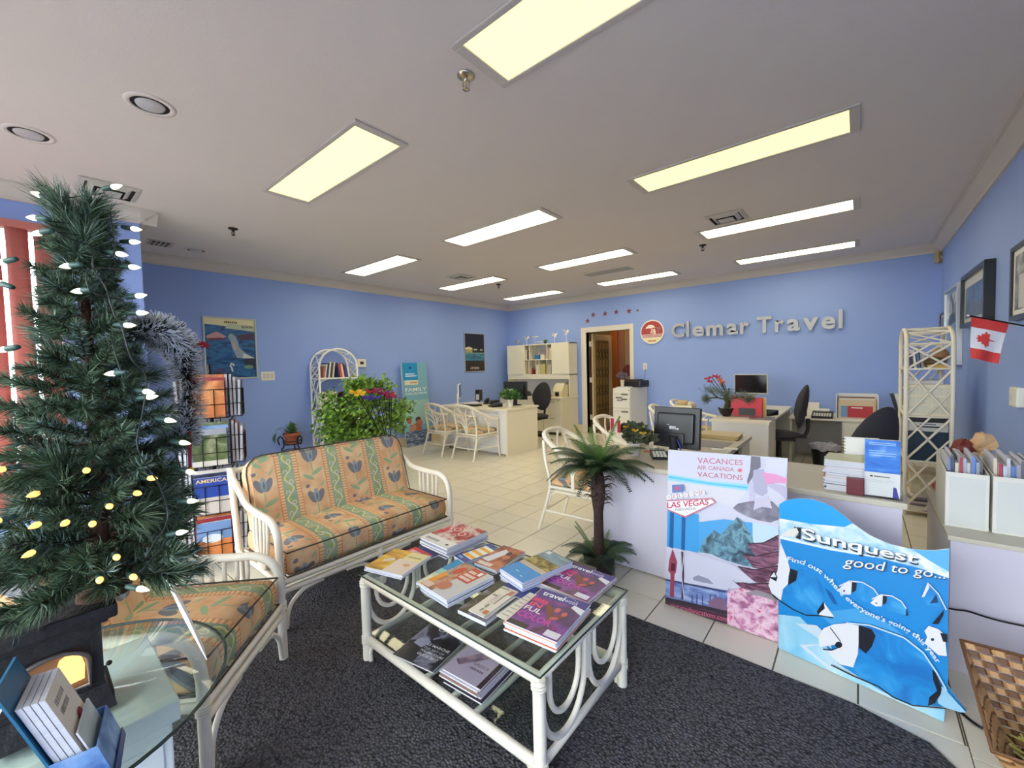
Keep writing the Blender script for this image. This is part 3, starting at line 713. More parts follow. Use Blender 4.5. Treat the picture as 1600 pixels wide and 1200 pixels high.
    def bracket(x0, x1):
        s = 1 if x1 > x0 else -1; br = MB()
        br.tube(smooth_path([(x0, .0, .02), (x0 + s * .02, .0, zb - .14), (x0 + s * .09, .0, zb - .075), (x0 + s * .20, .0, zb - .062)], 5), .011, RATTAN, 8); br.build('bracket', t_)
    bracket(-.028 + .02, 1); bracket(W_ + .008, -1)
    if mid_leg:
        bracket(W_ / 2 + .02, W_); bracket(W_ / 2 - .02, 0)
        MB().tube([(W_ / 2, 0, 0), (W_ / 2, 0, zb)], .016, RATTAN, 8).build('middle_leg', t_)
    return t_
FS = fabric_mat('floral_fabric', P=.30, u0=.0)
rattan_seat('rattan_sofa', 'two seat white rattan sofa with orange floral striped cushions', 'sofa', (-2.275, .85, 0), PI / 2, 1.10, .575, .425, True, FS, FS, backtop=.80)
rattan_seat('rattan_armchair', 'white rattan armchair with orange floral cushion beside the glass table', 'armchair', (-1.665, .362, 0), 2.386, .535, .505, .42, False, fabric_mat('floral_fabric_chair', P=.30, u0=.10), fabric_mat('floral_fabric_chair', P=.30), backtop=.74)
# ------------------------------------------------------------------ coffee table
TX0, TX1, TY0, TY1, TZ = -1.755, -.755, .995, 1.575, .405
ct = thing('coffee_table', 'white rattan coffee table with glass top covered in magazines', 'table', ((TX0 + TX1) / 2, (TY0 + TY1) / 2, 0))
hx, hy = (TX1 - TX0) / 2, (TY1 - TY0) / 2
for sx in (-1, 1):
    for sy in (-1, 1):
        l = MB(); l.tube([(sx * hx, sy * hy, 0), (sx * hx, sy * hy, TZ - .02)], .021, RATTAN, 12)
        l.tube(smooth_path([(sx * (hx - .026), sy * hy, .0), (sx * (hx - .028), sy * hy, .05), (sx * (hx - .05), sy * hy, .09)], 4), .010, RATTAN, 8)
        for z in (.085, .095, .105, .115, TZ - .05, TZ - .04, TZ - .03): l.tube([(sx * hx + .0225 * math.cos(k * PI / 4), sy * hy + .0225 * math.sin(k * PI / 4), z) for k in range(8)], .004, RATTAN, 5, closed=True)
        l.build('leg', ct)
tf = MB(); tf.tube([(-hx, -hy, TZ - .02), (hx, -hy, TZ - .02), (hx, hy, TZ - .02), (-hx, hy, TZ - .02)], .02, RATTAN, 10, closed=True); tf.build('top_frame', ct)
lf = MB(); lf.tube([(-hx, -hy, .10), (hx, -hy, .10), (hx, hy, .10), (-hx, hy, .10)], .020, RATTAN, 10, closed=True)
for q in (.30, .42, .58, .70): lf.tube([(-hx + 2 * hx * q, -hy, .105), (-hx + 2 * hx * q, hy, .105)], .012, RATTAN, 8)
lf.build('lower_frame', ct)
for sx in (-1, 1):
    for half in (-1, 1):
        for q, zb, rr in ((.9, .118, .011), (.62, .20, .010)):
            yc = half * hy / 2; wd = hy / 2 * q
            eh = .16 if q > .8 else .11; lp = MB(); lp.tube([(sx * hx, yc - wd, TZ - .03)] + [(sx * hx, yc - wd * math.cos(PI * k / 16), zb + eh - eh * math.sin(PI * k / 16)) for k in range(17)] + [(sx * hx, yc + wd, TZ - .03)], rr, RATTAN, 8); lp.build('side_loop', ct)
    MB().tube([(sx * hx, 0, TZ - .03), (sx * hx, 0, .22)], .011, RATTAN, 8).build('side_post', ct)
GEDGE = mat('glass_edge', srgb(40, 62, 56), .15)
gtp = MB().box(-hx - .02, hx + .02, -hy - .02, hy + .02, TZ, TZ + .006, GLASS); gto = gtp.build('glass_top', ct)
ge = MB(); o_ = .0205
for (a, b2) in (((-1, -1), (1, -1)), ((1, -1), (1, 1)), ((1, 1), (-1, 1)), ((-1, 1), (-1, -1))):
    ge.tube([(a[0] * (hx + o_), a[1] * (hy + o_), TZ + .003), (b2[0] * (hx + o_), b2[1] * (hy + o_), TZ + .003)], .003, GEDGE, 6)
ge.build('glass_edge', gto)
MB().box(-hx + .01, hx - .01, -hy + .015, hy - .015, .120, .124, GLASS).build('glass_shelf', ct)
# ------------------------------------------------------------------ magazines
MAGS = 'magazines on the coffee table'
def quad_from(A, B, D, z):                  # A: top-left, B: top-right, D: bottom-left of the cover as the reader sees it (pixels)
    a, b, d = G(*A, z), G(*B, z), G(*D, z); u = b - a; v = a - d
    w_ = u.length; h_ = v.length; ud = u.normalized(); vd = Vector((-ud.y, ud.x, 0))
    if vd.dot(v) < 0: vd = -vd
    return d, ud, vd, w_, h_
def magazine(lab, o, ud, vd, w_, h_, z0, th, cover, draw=None, cat='magazine', group=MAGS, sag=0.0, name='magazine'):
    c = o + ud * (w_ / 2) + vd * (h_ / 2); rz = math.atan2(ud.y, ud.x)
    t_ = thing(name, lab, cat, (c.x, c.y, z0), rz, group)
    s = 1 if ud.cross(vd).z > 0 else -1
    b_ = MB().box(-w_ / 2, w_ / 2, -h_ / 2, h_ / 2, 0.0003, th - .0006, PAGES); b_.build('pages', t_)
    cv = MB(); cv.box(-w_ / 2 - .001, w_ / 2 + .001, -h_ / 2 - .001, h_ / 2 + .001, th - .0006, th, cover)
    if draw:
        sh = Sheet(cv, (-w_ / 2, -h_ / 2 * s, th), (w_, 0, 0), (0, h_ * s, 0), (0, 0, 1), lift=.0002, eps=.00012); draw(sh)
    cv.build('cover', t_); return t_
def pile(lab, A, B, D, ztop, n, base, covers, draw, labs=None, name='magazine', jit=.008, cat='magazine'):
    """stack of n single magazines, the topmost carries the drawn cover"""
    o, ud, vd, w_, h_ = quad_from(A, B, D, ztop); th = (ztop - base) / n
    for k in range(n):
        top = k == n - 1; j1, j2 = (0, 0) if top else (random.uniform(-jit, jit), random.uniform(-jit, jit))
        cl = covers[k % len(covers)]
        l = lab if top else '%s %s' % (['grey edged', 'blue edged', 'white edged', 'dark edged', 'pale edged', 'thin', 'creased', 'glossy', 'plain', 'worn', 'smooth', 'folded'][k % 12], 'magazine %s below the %s' % (['directly', 'second', 'third', 'fourth', 'fifth', 'sixth', 'seventh', 'eighth', 'ninth', 'tenth', 'eleventh'][n - 2 - k], labs or lab))
        magazine(l, o + ud * j1 + vd * j2, ud, vd, w_, h_, base + k * th, th, cl, draw if top else None, name=name, cat=cat)
GT = TZ + .0062
SKIN, SKIN2 = ink(196, 120, 92), ink(120, 62, 56)
gen = [ink(70, 74, 92), ink(210, 206, 200), ink(120, 124, 140), ink(44, 46, 60)]
def d_travel(s):
    s.rect(0, .80, 1, 1, ink(62, 54, 140)); s.text('travel', .10, .84, .44, .12, ink(255, 255, 255), True); s.text('week', .55, .845, .27, .11, ink(206, 204, 236))
    s.curve([(.62 + .13 * math.cos(a), .93 + .055 * math.sin(a)) for a in [PI * q / 10 for q in range(1, 10)]], .008, ink(206, 204, 236))
    s.rect(.02, 0, 1, .80, ramp_mat('purple_festival', [(.25, (38, 26, 52)), (.42, (86, 44, 110)), (.55, (140, 64, 160)), (.68, (70, 44, 60)), (.8, (190, 110, 110))], 7, 4, .3))
    s.poly([(.76, .76), (1, .66), (1, .80), (.78, .84)], ink(232, 232, 240)); s.rect(.02, 0, .42, .10, ink(40, 34, 40))
    for (x, y, rx, ry, an) in ((.50, .52, .07, .17, .6), (.70, .46, .06, .16, -.5), (.60, .38, .05, .12, .2)): s.ell(x, y, rx, ry, SKIN2, 14, an)
    for (x, y, rx, ry, an) in ((.60, .60, .055, .06, 0), (.76, .56, .05, .055, 0), (.66, .40, .08, .035, .6)): s.ell(x, y, rx, ry, ink(200, 96, 100), 14, an)
    s.bars(.05, .62, .30, .10, ink(230, 70, 120)); s.text('IN', .08, .50, .24, .10, ink(240, 90, 110), True)
    s.text('FUL', .06, .37, .34, .11, ink(248, 236, 246), True); s.text('COLOR', .05, .20, .66, .13, ink(214, 74, 180), True)
    s.rect(.72, .02, .98, .15, ink(226, 222, 236)); s.ell(.80, .21, .05, .04, ink(150, 40, 130))
TW = 'purple travel trade magazine with white masthead'
wt = [ink(236, 232, 236), ink(226, 106, 62), ink(232, 232, 238), ink(206, 206, 220), ink(236, 120, 70)]
pile(TW + ' on a white and orange edged pile', (842, 917), (916, 942), (789, 970), GT + .034, 6, GT, wt, d_travel, 'nearer purple travel magazine')
pile(TW + ' behind its twin cover', (890, 877.5), (958, 901), (845, 911), GT + .030, 5, GT, wt, d_travel, 'farther purple travel magazine')
def d_beach(s):
    s.rect(0, 0, 1, .36, ink(58, 150, 218)); s.rect(0, .36, 1, .50, ink(206, 190, 168)); s.rect(0, .46, 1, .74, ramp_mat('scrub_shore', [(.3, (70, 66, 34)), (.5, (140, 122, 60)), (.65, (196, 176, 110)), (.8, (90, 80, 40))], 30, 4))
    s.rect(0, .72, 1, 1, ramp_mat('hazy_sea', [(.3, (86, 110, 128)), (.6, (150, 176, 190)), (.8, (180, 200, 210))], 6, 3, stretch=(1, 6, 1))); s.rect(.06, .88, .22, .97, ink(226, 226, 230))
    s.ell(.4, .16, .10, .012, ink(150, 206, 240)); s.ell(.7, .10, .06, .012, ink(170, 216, 244))
pile('blue sea and sandy shore brochure topping the tall lilac edged pile', (838, 851.5), (872, 869), (782, 888), GT + .058, 9, GT + .006, [ink(150, 160, 214), ink(186, 190, 230)], d_beach, 'seashore brochure', name='brochure', cat='brochure', jit=.004)
def d_dark(s):
    s.rect(0, 0, 1, 1, ramp_mat('grey_mountain_print', [(.3, (44, 44, 46)), (.55, (92, 90, 88)), (.75, (140, 136, 130))], 8, 5)); s.rect(.3, .1, .9, .3, ink(196, 186, 176))
o, ud, vd, w_, h_ = quad_from((846, 851), (893, 866), (838, 912), GT + .02)
for k in range(3): magazine(['dark magazine lying under the grey mountain cover', 'black spined magazine pressed between dark covers', 'grey mountain magazine poking out behind the seashore brochure'][k], o - ud * .03 + ud * .006 * k + vd * .02, ud, vd, .155, .25, GT + k * .008, .008, gen[3] if k < 2 else gen[0], d_dark if k == 2 else None)
def d_skin(s):
    s.rect(0, 0, 1, 1, ramp_mat('warm_skin_print', [(.3, (60, 34, 34)), (.45, (150, 76, 58)), (.6, (206, 130, 96)), (.75, (90, 46, 44))], 9, 4)); s.poly([(.0, .25), (.35, .20), (.60, .75), (.30, .86)], ink(222, 220, 226))
    s.bars(.05, .04, .6, .12, ink(240, 230, 220)); s.ell(.70, .55, .14, .10, SKIN); s.ell(.62, .72, .10, .09, ink(70, 40, 40))
pile('magazine with warm bare shoulder photo and white panel', (783, 851), (816, 861), (741, 879), GT + .024, 3, GT, gen, d_skin, 'bare shoulder magazine')
def d_blueyel(s):
    s.rect(0, 0, 1, 1, ink(40, 62, 150)); s.rect(.12, .18, .92, .84, ink(240, 236, 220))
    for k in range(3): s.poly([(.14, .22 + k * .21), (.9, .22 + k * .21), (.9, .32 + k * .21), (.14, .32 + k * .21)], ink(236, 172, 40))
    s.ell(.72, .92, .07, .05, ink(60, 140, 110)); s.bars(.12, .05, .35, .08, ink(160, 190, 240))
pile('blue brochure with yellow striped panels', (760, 846), (778, 856), (709, 868), GT + .014, 2, GT, gen, d_blueyel, 'yellow striped brochure', name='brochure', cat='brochure')
def d_red(s):
    s.rect(0, 0, 1, 1, ink(236, 230, 222)); s.rect(0, .26, 1, 1, ramp_mat('festive_red_white', [(.3, (60, 40, 36)), (.42, (176, 40, 40)), (.55, (226, 214, 204)), (.66, (190, 48, 48)), (.8, (90, 70, 60))], 9, 3))
    for (x, y) in ((.36, .70), (.66, .60)):
        s.ell(x, y, .15, .12, ink(186, 44, 48)); s.ell(x, y, .11, .085, ink(232, 196, 190)); s.ell(x, y, .07, .055, ink(190, 50, 52))
    s.poly([(.02, .34), (.22, .42), (.24, .62), (.03, .52)], ink(206, 38, 38)); s.ell(.85, .10, .05, .03, ink(60, 66, 60)); s.bars(.1, .07, .45, .07, ink(150, 150, 150))
    s.rect(.72, .88, .98, .97, ink(190, 60, 60))
pile('red and white festive magazine topping the pile nearest the sofa', (714, 814), (756, 829), (656, 839), GT + .052, 8, GT, [ink(46, 50, 66), ink(196, 196, 206), ink(70, 74, 96), ink(150, 152, 170)], d_red, 'red festive magazine', jit=.012)
def d_field(s):
    s.rect(0, 0, 1, 1, ramp_mat('sunny_field', [(.3, (110, 104, 40)), (.45, (196, 140, 40)), (.6, (238, 196, 70)), (.8, (214, 206, 150))], 5, 3, stretch=(1, 3, 1)))
    s.rect(.45, .0, 1, .62, ink(224, 206, 190)); s.rect(.52, .58, 1, .98, ink(226, 214, 160)); s.ell(.80, .40, .085, .06, ink(222, 158, 100)); s.poly([(.14, .45), (.32, .60), (.42, .50), (.20, .34)], ink(214, 206, 190))
    s.bars(.58, .72, .34, .07, ink(176, 150, 90))
pile('golden field magazine on the corner beside the sofa', (632, 862), (689, 874), (570, 885), GT + .022, 4, GT, [ink(206, 204, 220), ink(60, 64, 84), ink(226, 224, 232)], d_field, 'golden field magazine')
o, ud, vd, w_, h_ = quad_from((648, 852), (674, 865), (634, 861), GT + .006)
magazine('bright red magazine tucked behind the golden field magazine', o - vd * .10, ud, vd, .15, .16, GT, .008, ink(206, 40, 56), lambda s: s.bars(.1, .7, .5, .14, ink(240, 200, 200)))
o, ud, vd, w_, h_ = quad_from((690, 846), (716, 858), (668, 860), GT + .004)
magazine('navy magazine with purple corner beneath the festive pile', o - vd * .06 - ud * .07, ud, vd, .16, .16, GT, .006, ramp_mat('navy_purple', [(.3, (30, 36, 66)), (.55, (70, 66, 130)), (.75, (150, 140, 160))], 10, 3))
def d_teal(s):
    s.rect(0, 0, 1, 1, ink(206, 214, 190)); s.rect(0, .55, 1, 1, ink(20, 140, 196)); s.bars(.55, .7, .25, .12, ink(230, 240, 250)); s.bars(.06, .1, .3, .2, ink(240, 236, 210)); s.rect(.0, .4, 1, .57, ink(150, 200, 190))
o, ud, vd, w_, h_ = quad_from((704, 869), (738, 881), (650, 909), GT + .012)
magazine('cream magazine with a bright blue top band', o, ud, vd, w_, h_, GT, .010, ink(210, 214, 200), d_teal)
def d_food(s):
    s.rect(0, 0, 1, 1, ink(206, 204, 204)); s.rect(0, 0, .45, 1, ramp_mat('market_print', [(.3, (96, 84, 76)), (.45, (180, 120, 80)), (.55, (206, 160, 130)), (.7, (96, 120, 120))], 12, 4)); s.rect(.0, .0, .16, .52, ink(238, 160, 40)); s.ell(.22, .72, .10, .14, ink(206, 66, 40)); s.rect(.38, .52, .82, .98, ink(196, 76, 46))
    s.rect(.68, .82, .78, .94, ink(240, 236, 232)); s.bars(.42, .80, .22, .08, ink(240, 220, 210)); s.bars(.42, .68, .34, .08, ink(240, 220, 210)); s.bars(.42, .57, .34, .08, ink(240, 220, 210)); s.rect(.02, .02, .30, .16, ink(226, 196, 180)); s.ell(.50, .24, .16, .13, SKIN)
pile('food magazine with orange panel and red title box', (731, 881), (775, 903), (656, 911), GT + .030, 4, GT + .002, [ink(196, 208, 236), ink(60, 70, 80), ink(214, 220, 240)], d_food, 'orange panel food magazine', jit=.012)
o, ud, vd, w_, h_ = quad_from((784, 911), (826, 927), (715, 955), GT + .008)
magazine('dark green photo magazine under the newsprint flyers', o, ud, vd, w_, h_, GT, .016, ramp_mat('olive_photo', [(.3, (34, 36, 24)), (.5, (70, 66, 44)), (.7, (170, 160, 180))], 9, 4))
def d_news(s):
    s.rect(0, 0, 1, 1, ink(230, 222, 204))
    for k in range(9): s.rect(.30, .30 + k * .05, .62, .315 + k * .05, ink(190, 180, 164))
    s.rect(.66, .40, .71, .82, ink(120, 116, 108)); s.bars(.70, .78, .26, .16, ink(206, 110, 80)); s.bars(.10, .62, .3, .05, ink(150, 140, 130)); s.bars(.68, .06, .28, .12, ink(214, 120, 70))
    for y in (.14, .28): s.ell(.52, y, .055, .055, ink(96, 100, 100)); s.ell(.52, y, .035, .035, ink(160, 166, 166))
    s.bars(.05, .90, .55, .05, ink(150, 140, 130))
pile('cream newsprint flyer with grey circles and orange FREE', (785, 915), (808, 924), (732, 953), GT + .027, 3, GT + .016, [ink(224, 216, 200), ink(206, 200, 190)], d_news, 'cream newsprint flyer', name='flyer', cat='flyer', jit=.01)
pile('narrow newsprint leaflet beside the travel magazine pile', (814, 921), (826, 926), (777, 962), GT + .022, 2, GT + .016, [ink(226, 222, 210)], lambda s: [s.rect(.1, .1 + .12 * k, .9, .13 + .12 * k, ink(170, 170, 160)) for k in range(7)], 'narrow newsprint leaflet', name='leaflet', cat='leaflet')
o, ud, vd, w_, h_ = quad_from((800, 903), (834, 915), (786, 917), GT + .018)
magazine('navy cover poking out under the lilac brochure pile', o - vd * .03, ud, vd, .14, .10, GT + .016, .004, ink(46, 60, 130))
# lower shelf
SH = .1245
def d_bw(s):
    s.rect(0, 0, 1, 1, ramp_mat('black_white_crowd', [(.36, (18, 18, 24)), (.50, (44, 44, 54)), (.60, (150, 150, 170)), (.72, (40, 40, 50))], 9, 4)); s.poly([(.0, .0), (.5, .0), (.45, .42), (.0, .36)], ink(52, 52, 60)); s.poly([(.12, .40), (.36, .36), (.44, .54), (.30, .62), (.14, .56)], ink(170, 170, 196))
    s.text('URHI', .30, .86, .68, .12, ink(226, 226, 236)); s.text('LE MARCHE', .40, .46, .55, .06, ink(236, 236, 240), True); s.text('THE ART OF', .40, .37, .5, .05, ink(226, 226, 236)); s.text('ITALIAN TOURS', .40, .29, .55, .05, ink(236, 236, 240), True); s.text('GUIDE 2017', .40, .20, .5, .06, ink(236, 236, 240), True)
    s.curve([(.42, .62), (.5, .72), (.58, .84)], .05, ink(150, 150, 176))
pile('black and white poster magazine on the lower shelf', (684, 977), (744, 999.5), (613.5, 1022), SH + .012, 2, SH, gen, d_bw, 'black and white poster magazine')
def d_gr(s):
    s.rect(0, 0, 1, 1, ink(186, 174, 194)); s.poly([(.05, .35), (.55, .95), (.85, .98), (.5, .55), (.2, .25)], ramp_mat('lilac_sketch', [(.35, (92, 70, 84)), (.5, (150, 130, 150)), (.65, (196, 160, 150))], 14, 4))
    s.text('GREECE', .45, .42, .38, .07, ink(70, 60, 70)); s.bars(.45, .30, .34, .05, ink(110, 96, 116)); s.ell(.86, .86, .11, .075, ink(176, 30, 66)); s.rect(.9, .0, 1, .8, ink(60, 48, 60))
pile('lilac destination magazine with a red round sticker on the lower shelf', (744, 1001), (801, 1028), (691.5, 1044), SH + .052, 7, SH, [ink(60, 44, 56), ink(206, 200, 214), ink(120, 90, 80), ink(196, 160, 150)], d_gr, 'lilac lower shelf magazine', jit=.014)
# ------------------------------------------------------------------ artificial palm
PALM = mat('palm_green', srgb(44, 74, 44), .5, noise=.4, nscale=9); PALMD = mat('palm_dark', srgb(28, 50, 36), .5, noise=.3, nscale=9); PALML = mat('palm_light', srgb(92, 128, 56), .5, noise=.3, nscale=9)
BARK = mat('palm_bark', srgb(66, 48, 44), .9, noise=.4, nscale=30, bump=.8, bscale=60)
def frond(L_, m, droop=.5, nl=22, ll=.11, wd=.010):
    """frond along +x from origin, arching"""
    f = MB(); P = []
    for k in range(nl + 1):
        t = k / nl; P.append(Vector((L_ * (t - .10 * t * t), 0, L_ * (.62 * t - droop * t * t))))
    f.tube(P, [.005 * (1 - .8 * k / nl) for k in range(nl + 1)], m, 5)
    for k in range(2, nl + 1):
        d = (P[k] - P[k - 1]).normalized(); q = math.sin(PI * min(1, .12 + .95 * k / nl)) ** .6
        for s in (-1, 1):
            tip = P[k] + (Vector((d.x * .45, s * .9, d.z * .45 - .2))).normalized() * ll * max(.25, q); mid = P[k].lerp(tip, .5) + Vector((0, 0, .008))
            nn = d * wd * .5
            f.add([P[k] - nn, P[k] + nn, mid + nn * .9, tip, mid - nn * .9], [(0, 1, 2, 4), (4, 2, 3)], m)
    return f
pc = Vector((-1.285, 2.37, 0)); pl = thing('artificial_palm', 'small artificial palm tree in a black pot beside the front desk', 'plant', pc)
ptm = MB(); ptm.lathe([(.085, 0), (.102, .125), (.106, .130), (.098, .130), (.092, .11), (.0001, .11)], mat('black_pot', srgb(34, 32, 34), .5), 24); ptm.build('pot', pl)
tk = MB(); tk.lathe([(.034, .10), (.032, .25), (.030, .40), (.036, .44), (.044, .50), (.046, .56), (.042, .62), (.034, .66), (.0001, .665)], BARK, 14); tk.build('trunk', pl)
fib = MB()
for k in range(64):
    a = random.uniform(0, 2 * PI); z = random.uniform(.46, .64); rr = .038; d = Vector((math.cos(a), math.sin(a), 0)); L_ = random.uniform(.05, .09)
    fib.tube([d * rr + Vector((0, 0, z)), d * (rr + L_ * .6) + Vector((0, 0, z + .012)), d * (rr + L_) + Vector((0, 0, z - .012))], [.004, .003, .0008], BARK, 4)
fib.build('bark_fibres', pl)
fm = [frond(.30, PALM, .62, 32, .09, .0072).mesh('frond'), frond(.29, PALMD, .85, 32, .09, .0072).mesh('frond'), frond(.28, PALML, .2, 30, .06, .0058).mesh('frond')]
for k, (a, ty_, sc_, el) in enumerate([(3.5, 1, 1.05, .05), (2.9, 1, 1.0, .2), (3.9, 0, .95, .25), (4.5, 0, .95, .1), (5.1, 0, .9, .2), (5.7, 0, 1.0, .3), (.2, 1, 1.05, .2), (.75, 0, 1.05, .45), (1.5, 0, .9, .5), (2.2, 0, .9, .5), (3.3, 2, 1.0, .65), (.6, 2, 1.15, .75), (4.2, 2, .8, .55), (1.1, 1, .9, .3), (5.4, 2, .7, .6), (4.8, 1, .9, .0), (3.7, 0, 1.0, .5), (6.0, 0, 1.0, .55), (.4, 0, 1.05, .15), (3.1, 0, .9, .75), (2.6, 0, 1.0, .0), (.0, 0, .95, .0), (.9, 1, .95, .1), (1.8, 1, .9, .2), (4.0, 1, .95, .15), (5.0, 0, .95, .4), (5.9, 1, .9, .1), (3.4, 0, 1.05, .3), (2.4, 2, .9, .7), (4.6, 0, .9, .6)]):
    o = bpy.data.objects.new('frond', fm[ty_]); C.objects.link(o); o.parent = pl; o.location = (0, 0, .655); o.rotation_euler = Euler((0, -el, a), 'XYZ'); o.scale = (sc_ * 1.2,) * 3
for k in range(20):
    a = 2 * PI * k / 20 + .3; o = bpy.data.objects.new('base_frond', fm[(k + (k % 3)) % 2 if k != 4 else 2]); C.objects.link(o); o.parent = pl; o.location = (.045 * math.cos(a), .045 * math.sin(a), .11); o.rotation_euler = Euler((0, -random.uniform(.0, .5), a), 'XYZ'); q = random.uniform(.5, .8); o.scale = (q, q, q)
for k, a in enumerate((3.4, 3.9)):
    o = bpy.data.objects.new('base_frond', fm[2]); C.objects.link(o); o.parent = pl; o.location = (.04 * math.cos(a), .04 * math.sin(a), .14); o.rotation_euler = Euler((0, -.55, a), 'XYZ'); o.scale = (.75, .75, .75)
# ================================================================== TREE CORNER
GZ = .5575
BOXM = mat('white_cabinet', srgb(226, 232, 232), .45)
bx = thing('white_cabinet', 'low white box cabinet carrying the round glass top', 'cabinet', (-1.505, -.05, 0))
MB().box(-.19, .19, -.25, .26, 0, .49, BOXM, .004).build('body', bx); MB().box(-.205, .205, -.265, .275, .49, .5415, BOXM, .004).build('lid', bx)
MB().box(.19, .194, -.23, .24, .05, .45, BOXM, .002).build('door', bx)
gt = thing('round_glass_top', 'round clear glass table top lying on the white cabinet', 'table top', (-1.50, -.02, .5505))
MB().lathe([(.0001, -.004), (.383, -.004), (.385, 0), (.383, .004), (.0001, .004)], GLASS, 64, cap=False).build('glass_disc', gt)
MB().tube([(.385 * math.cos(2 * PI * k / 64), .385 * math.sin(2 * PI * k / 64), 0) for k in range(64)], .0042, GEDGE, 6, closed=True).build('polished_edge', gt)
for a in (0, 2.1, 4.2): MB().lathe([(.008, -.009), (.008, -.004)], ACRYL, 10, cx=.13 * math.cos(a), cy=.13 * math.sin(a)).build('pad', gt)
# tabletop stove
IRON = mat('black_iron', srgb(38, 36, 38), .6, .2, noise=.35, nscale=12, bump=.4, bscale=50)
stv = thing('stove_lantern', 'small black iron stove lantern with glowing arched window', 'lantern', (-1.45, .02, GZ))
b_ = MB(); b_.prism([(.075, -.10, 0), (.075, .10, 0), (.055, .085, .055), (.055, -.085, .055)], (-.15, 0, 0), IRON); b_.box(-.075, .062, -.098, .098, 0, .035, IRON, .005); b_.build('base', stv)
bd = MB(); bd.box(-.065, .045, -.083, .083, .03, .215, IRON); bd.build('body', stv)
# front with arched opening
aw, az0, az1 = .058, .07, .165
outl = [(-.083, .04), (.083, .04), (.083, .215), (-.083, .215)]
hole = [(-aw, az0), (aw, az0), (aw, az1 - .035)] + [(aw * math.cos(a), az1 - .035 + .035 * math.sin(a)) for a in [PI * q / 10 for q in range(1, 10)]] + [(-aw, az1 - .035)]
fr = MB(); fr.tube([(.058, y, z) for y, z in hole], .0055, mat('worn_pewter', srgb(120, 110, 104), .35, .7), 8, closed=True); fr.build('window_rim', stv)
fp = MB(); fp.poly([(.0465, y, z) for y, z in hole], mat('stove_glass', srgb(110, 84, 66), .2, emit=(1.0, .42, .10), estr=.09)); fp.build('window_glass', stv)
fl_ = MB(); FLM = mat('flame_glow', (1, .5, .15), .5, emit=(1.0, .45, .12), estr=1.3)
fl_.poly([(.050, y, z) for y, z in ((.002, .082), (.05, .085), (.052, .12), (.045, .15), (.03, .158), (.012, .148), (.004, .12))], FLM)
fl_.build('flame', stv)
dv = MB(); dv.box(.045, .052, -.083, -.064, .04, .215, IRON); dv.box(.045, .052, .064, .083, .04, .215, IRON); dv.box(.045, .052, -.064, .064, .17, .215, IRON); dv.box(.045, .052, -.064, .064, .04, .065, IRON); dv.build('door_frame', stv)
mtl = MB(); mtl.box(-.085, .075, -.112, .112, .215, .248, IRON, .007); mtl.box(-.075, .062, -.095, .095, .205, .217, IRON, .004); mtl.build('mantel', stv)
MB().ball((.055, .092, .10), .006, BLKM, 8, 6).build('knob', stv)
# ------------------------------------------------------------------ christmas tree
NG = [mat('needle_dark', srgb(48, 70, 54), .6, noise=.3, nscale=30), mat('needle_mid', srgb(84, 108, 78), .6, noise=.3, nscale=30), mat('needle_light', srgb(112, 138, 112), .6, noise=.2, nscale=30), mat('needle_frost', srgb(148, 172, 162), .6)]
STEM = mat('branch_brown', srgb(84, 54, 40), .9, noise=.3, nscale=30)
def branch(L_, n, nl, spread, w=.0011, frost=.1, seed=1, start=.12):
    R_ = random.Random(seed); m = MB(); P = [Vector((L_ * k / 6, 0, .06 * L_ * math.sin(k * .9))) for k in range(7)]
    m.tube(P, [.0035 - .0003 * k for k in range(7)], STEM, 5)
    for k in range(n):
        t = start + (1 - start) * R_.random() ** .8; b0 = Vector((L_ * t, 0, .06 * L_ * math.sin(t * 5.4))); a = R_.uniform(0, 2 * PI); sp = spread * R_.uniform(.6, 1.25)
        if t > .9: sp *= .75
        d = Vector((math.cos(sp), math.sin(sp) * math.cos(a), math.sin(sp) * math.sin(a))); l = nl * R_.uniform(.65, 1.1)
        side = d.cross(Vector((R_.uniform(-1, 1), R_.uniform(-1, 1), R_.uniform(-1, 1)))).normalized() * w
        mid = b0 + d * l * .5 + Vector((0, 0, R_.uniform(-.1, .1) * l)); tip = b0 + d * l + Vector((0, 0, -.12 * l))
        mm = NG[3] if R_.random() < frost else NG[R_.choice((0, 0, 1, 1, 2))]
        m.add([b0 - side, b0 + side, mid + side, mid - side, tip], [(0, 1, 2, 3), (3, 2, 4)], mm)
    return m.mesh('branch')
BR = [branch(.20, 420, .050, .85, seed=1, frost=.02), branch(.20, 420, .044, .95, seed=2, frost=.05), branch(.17, 300, .095, .62, w=.0010, seed=3, frost=.05, start=.35), branch(.16, 420, .034, 1.0, seed=4, frost=.35), branch(.15, 300, .085, .75, w=.0010, seed=5, frost=.12, start=.5)]
TB = Vector((-1.462, .118, GZ + .2485)); TH = 1.0
tree = thing('christmas_tree', 'small artificial christmas tree with mixed pine needles on the stove', 'christmas tree', TB)
MB().lathe([(.055, 0), (.05, .012), (.018, .018), (.014, .3), (.009, .75), (.004, TH - .12)], STEM, 10).build('trunk', tree)
def trad(t): return (.205 * (1 - t) ** .75 + .03) if t > .04 else .21
R_ = random.Random(11); nb = 0
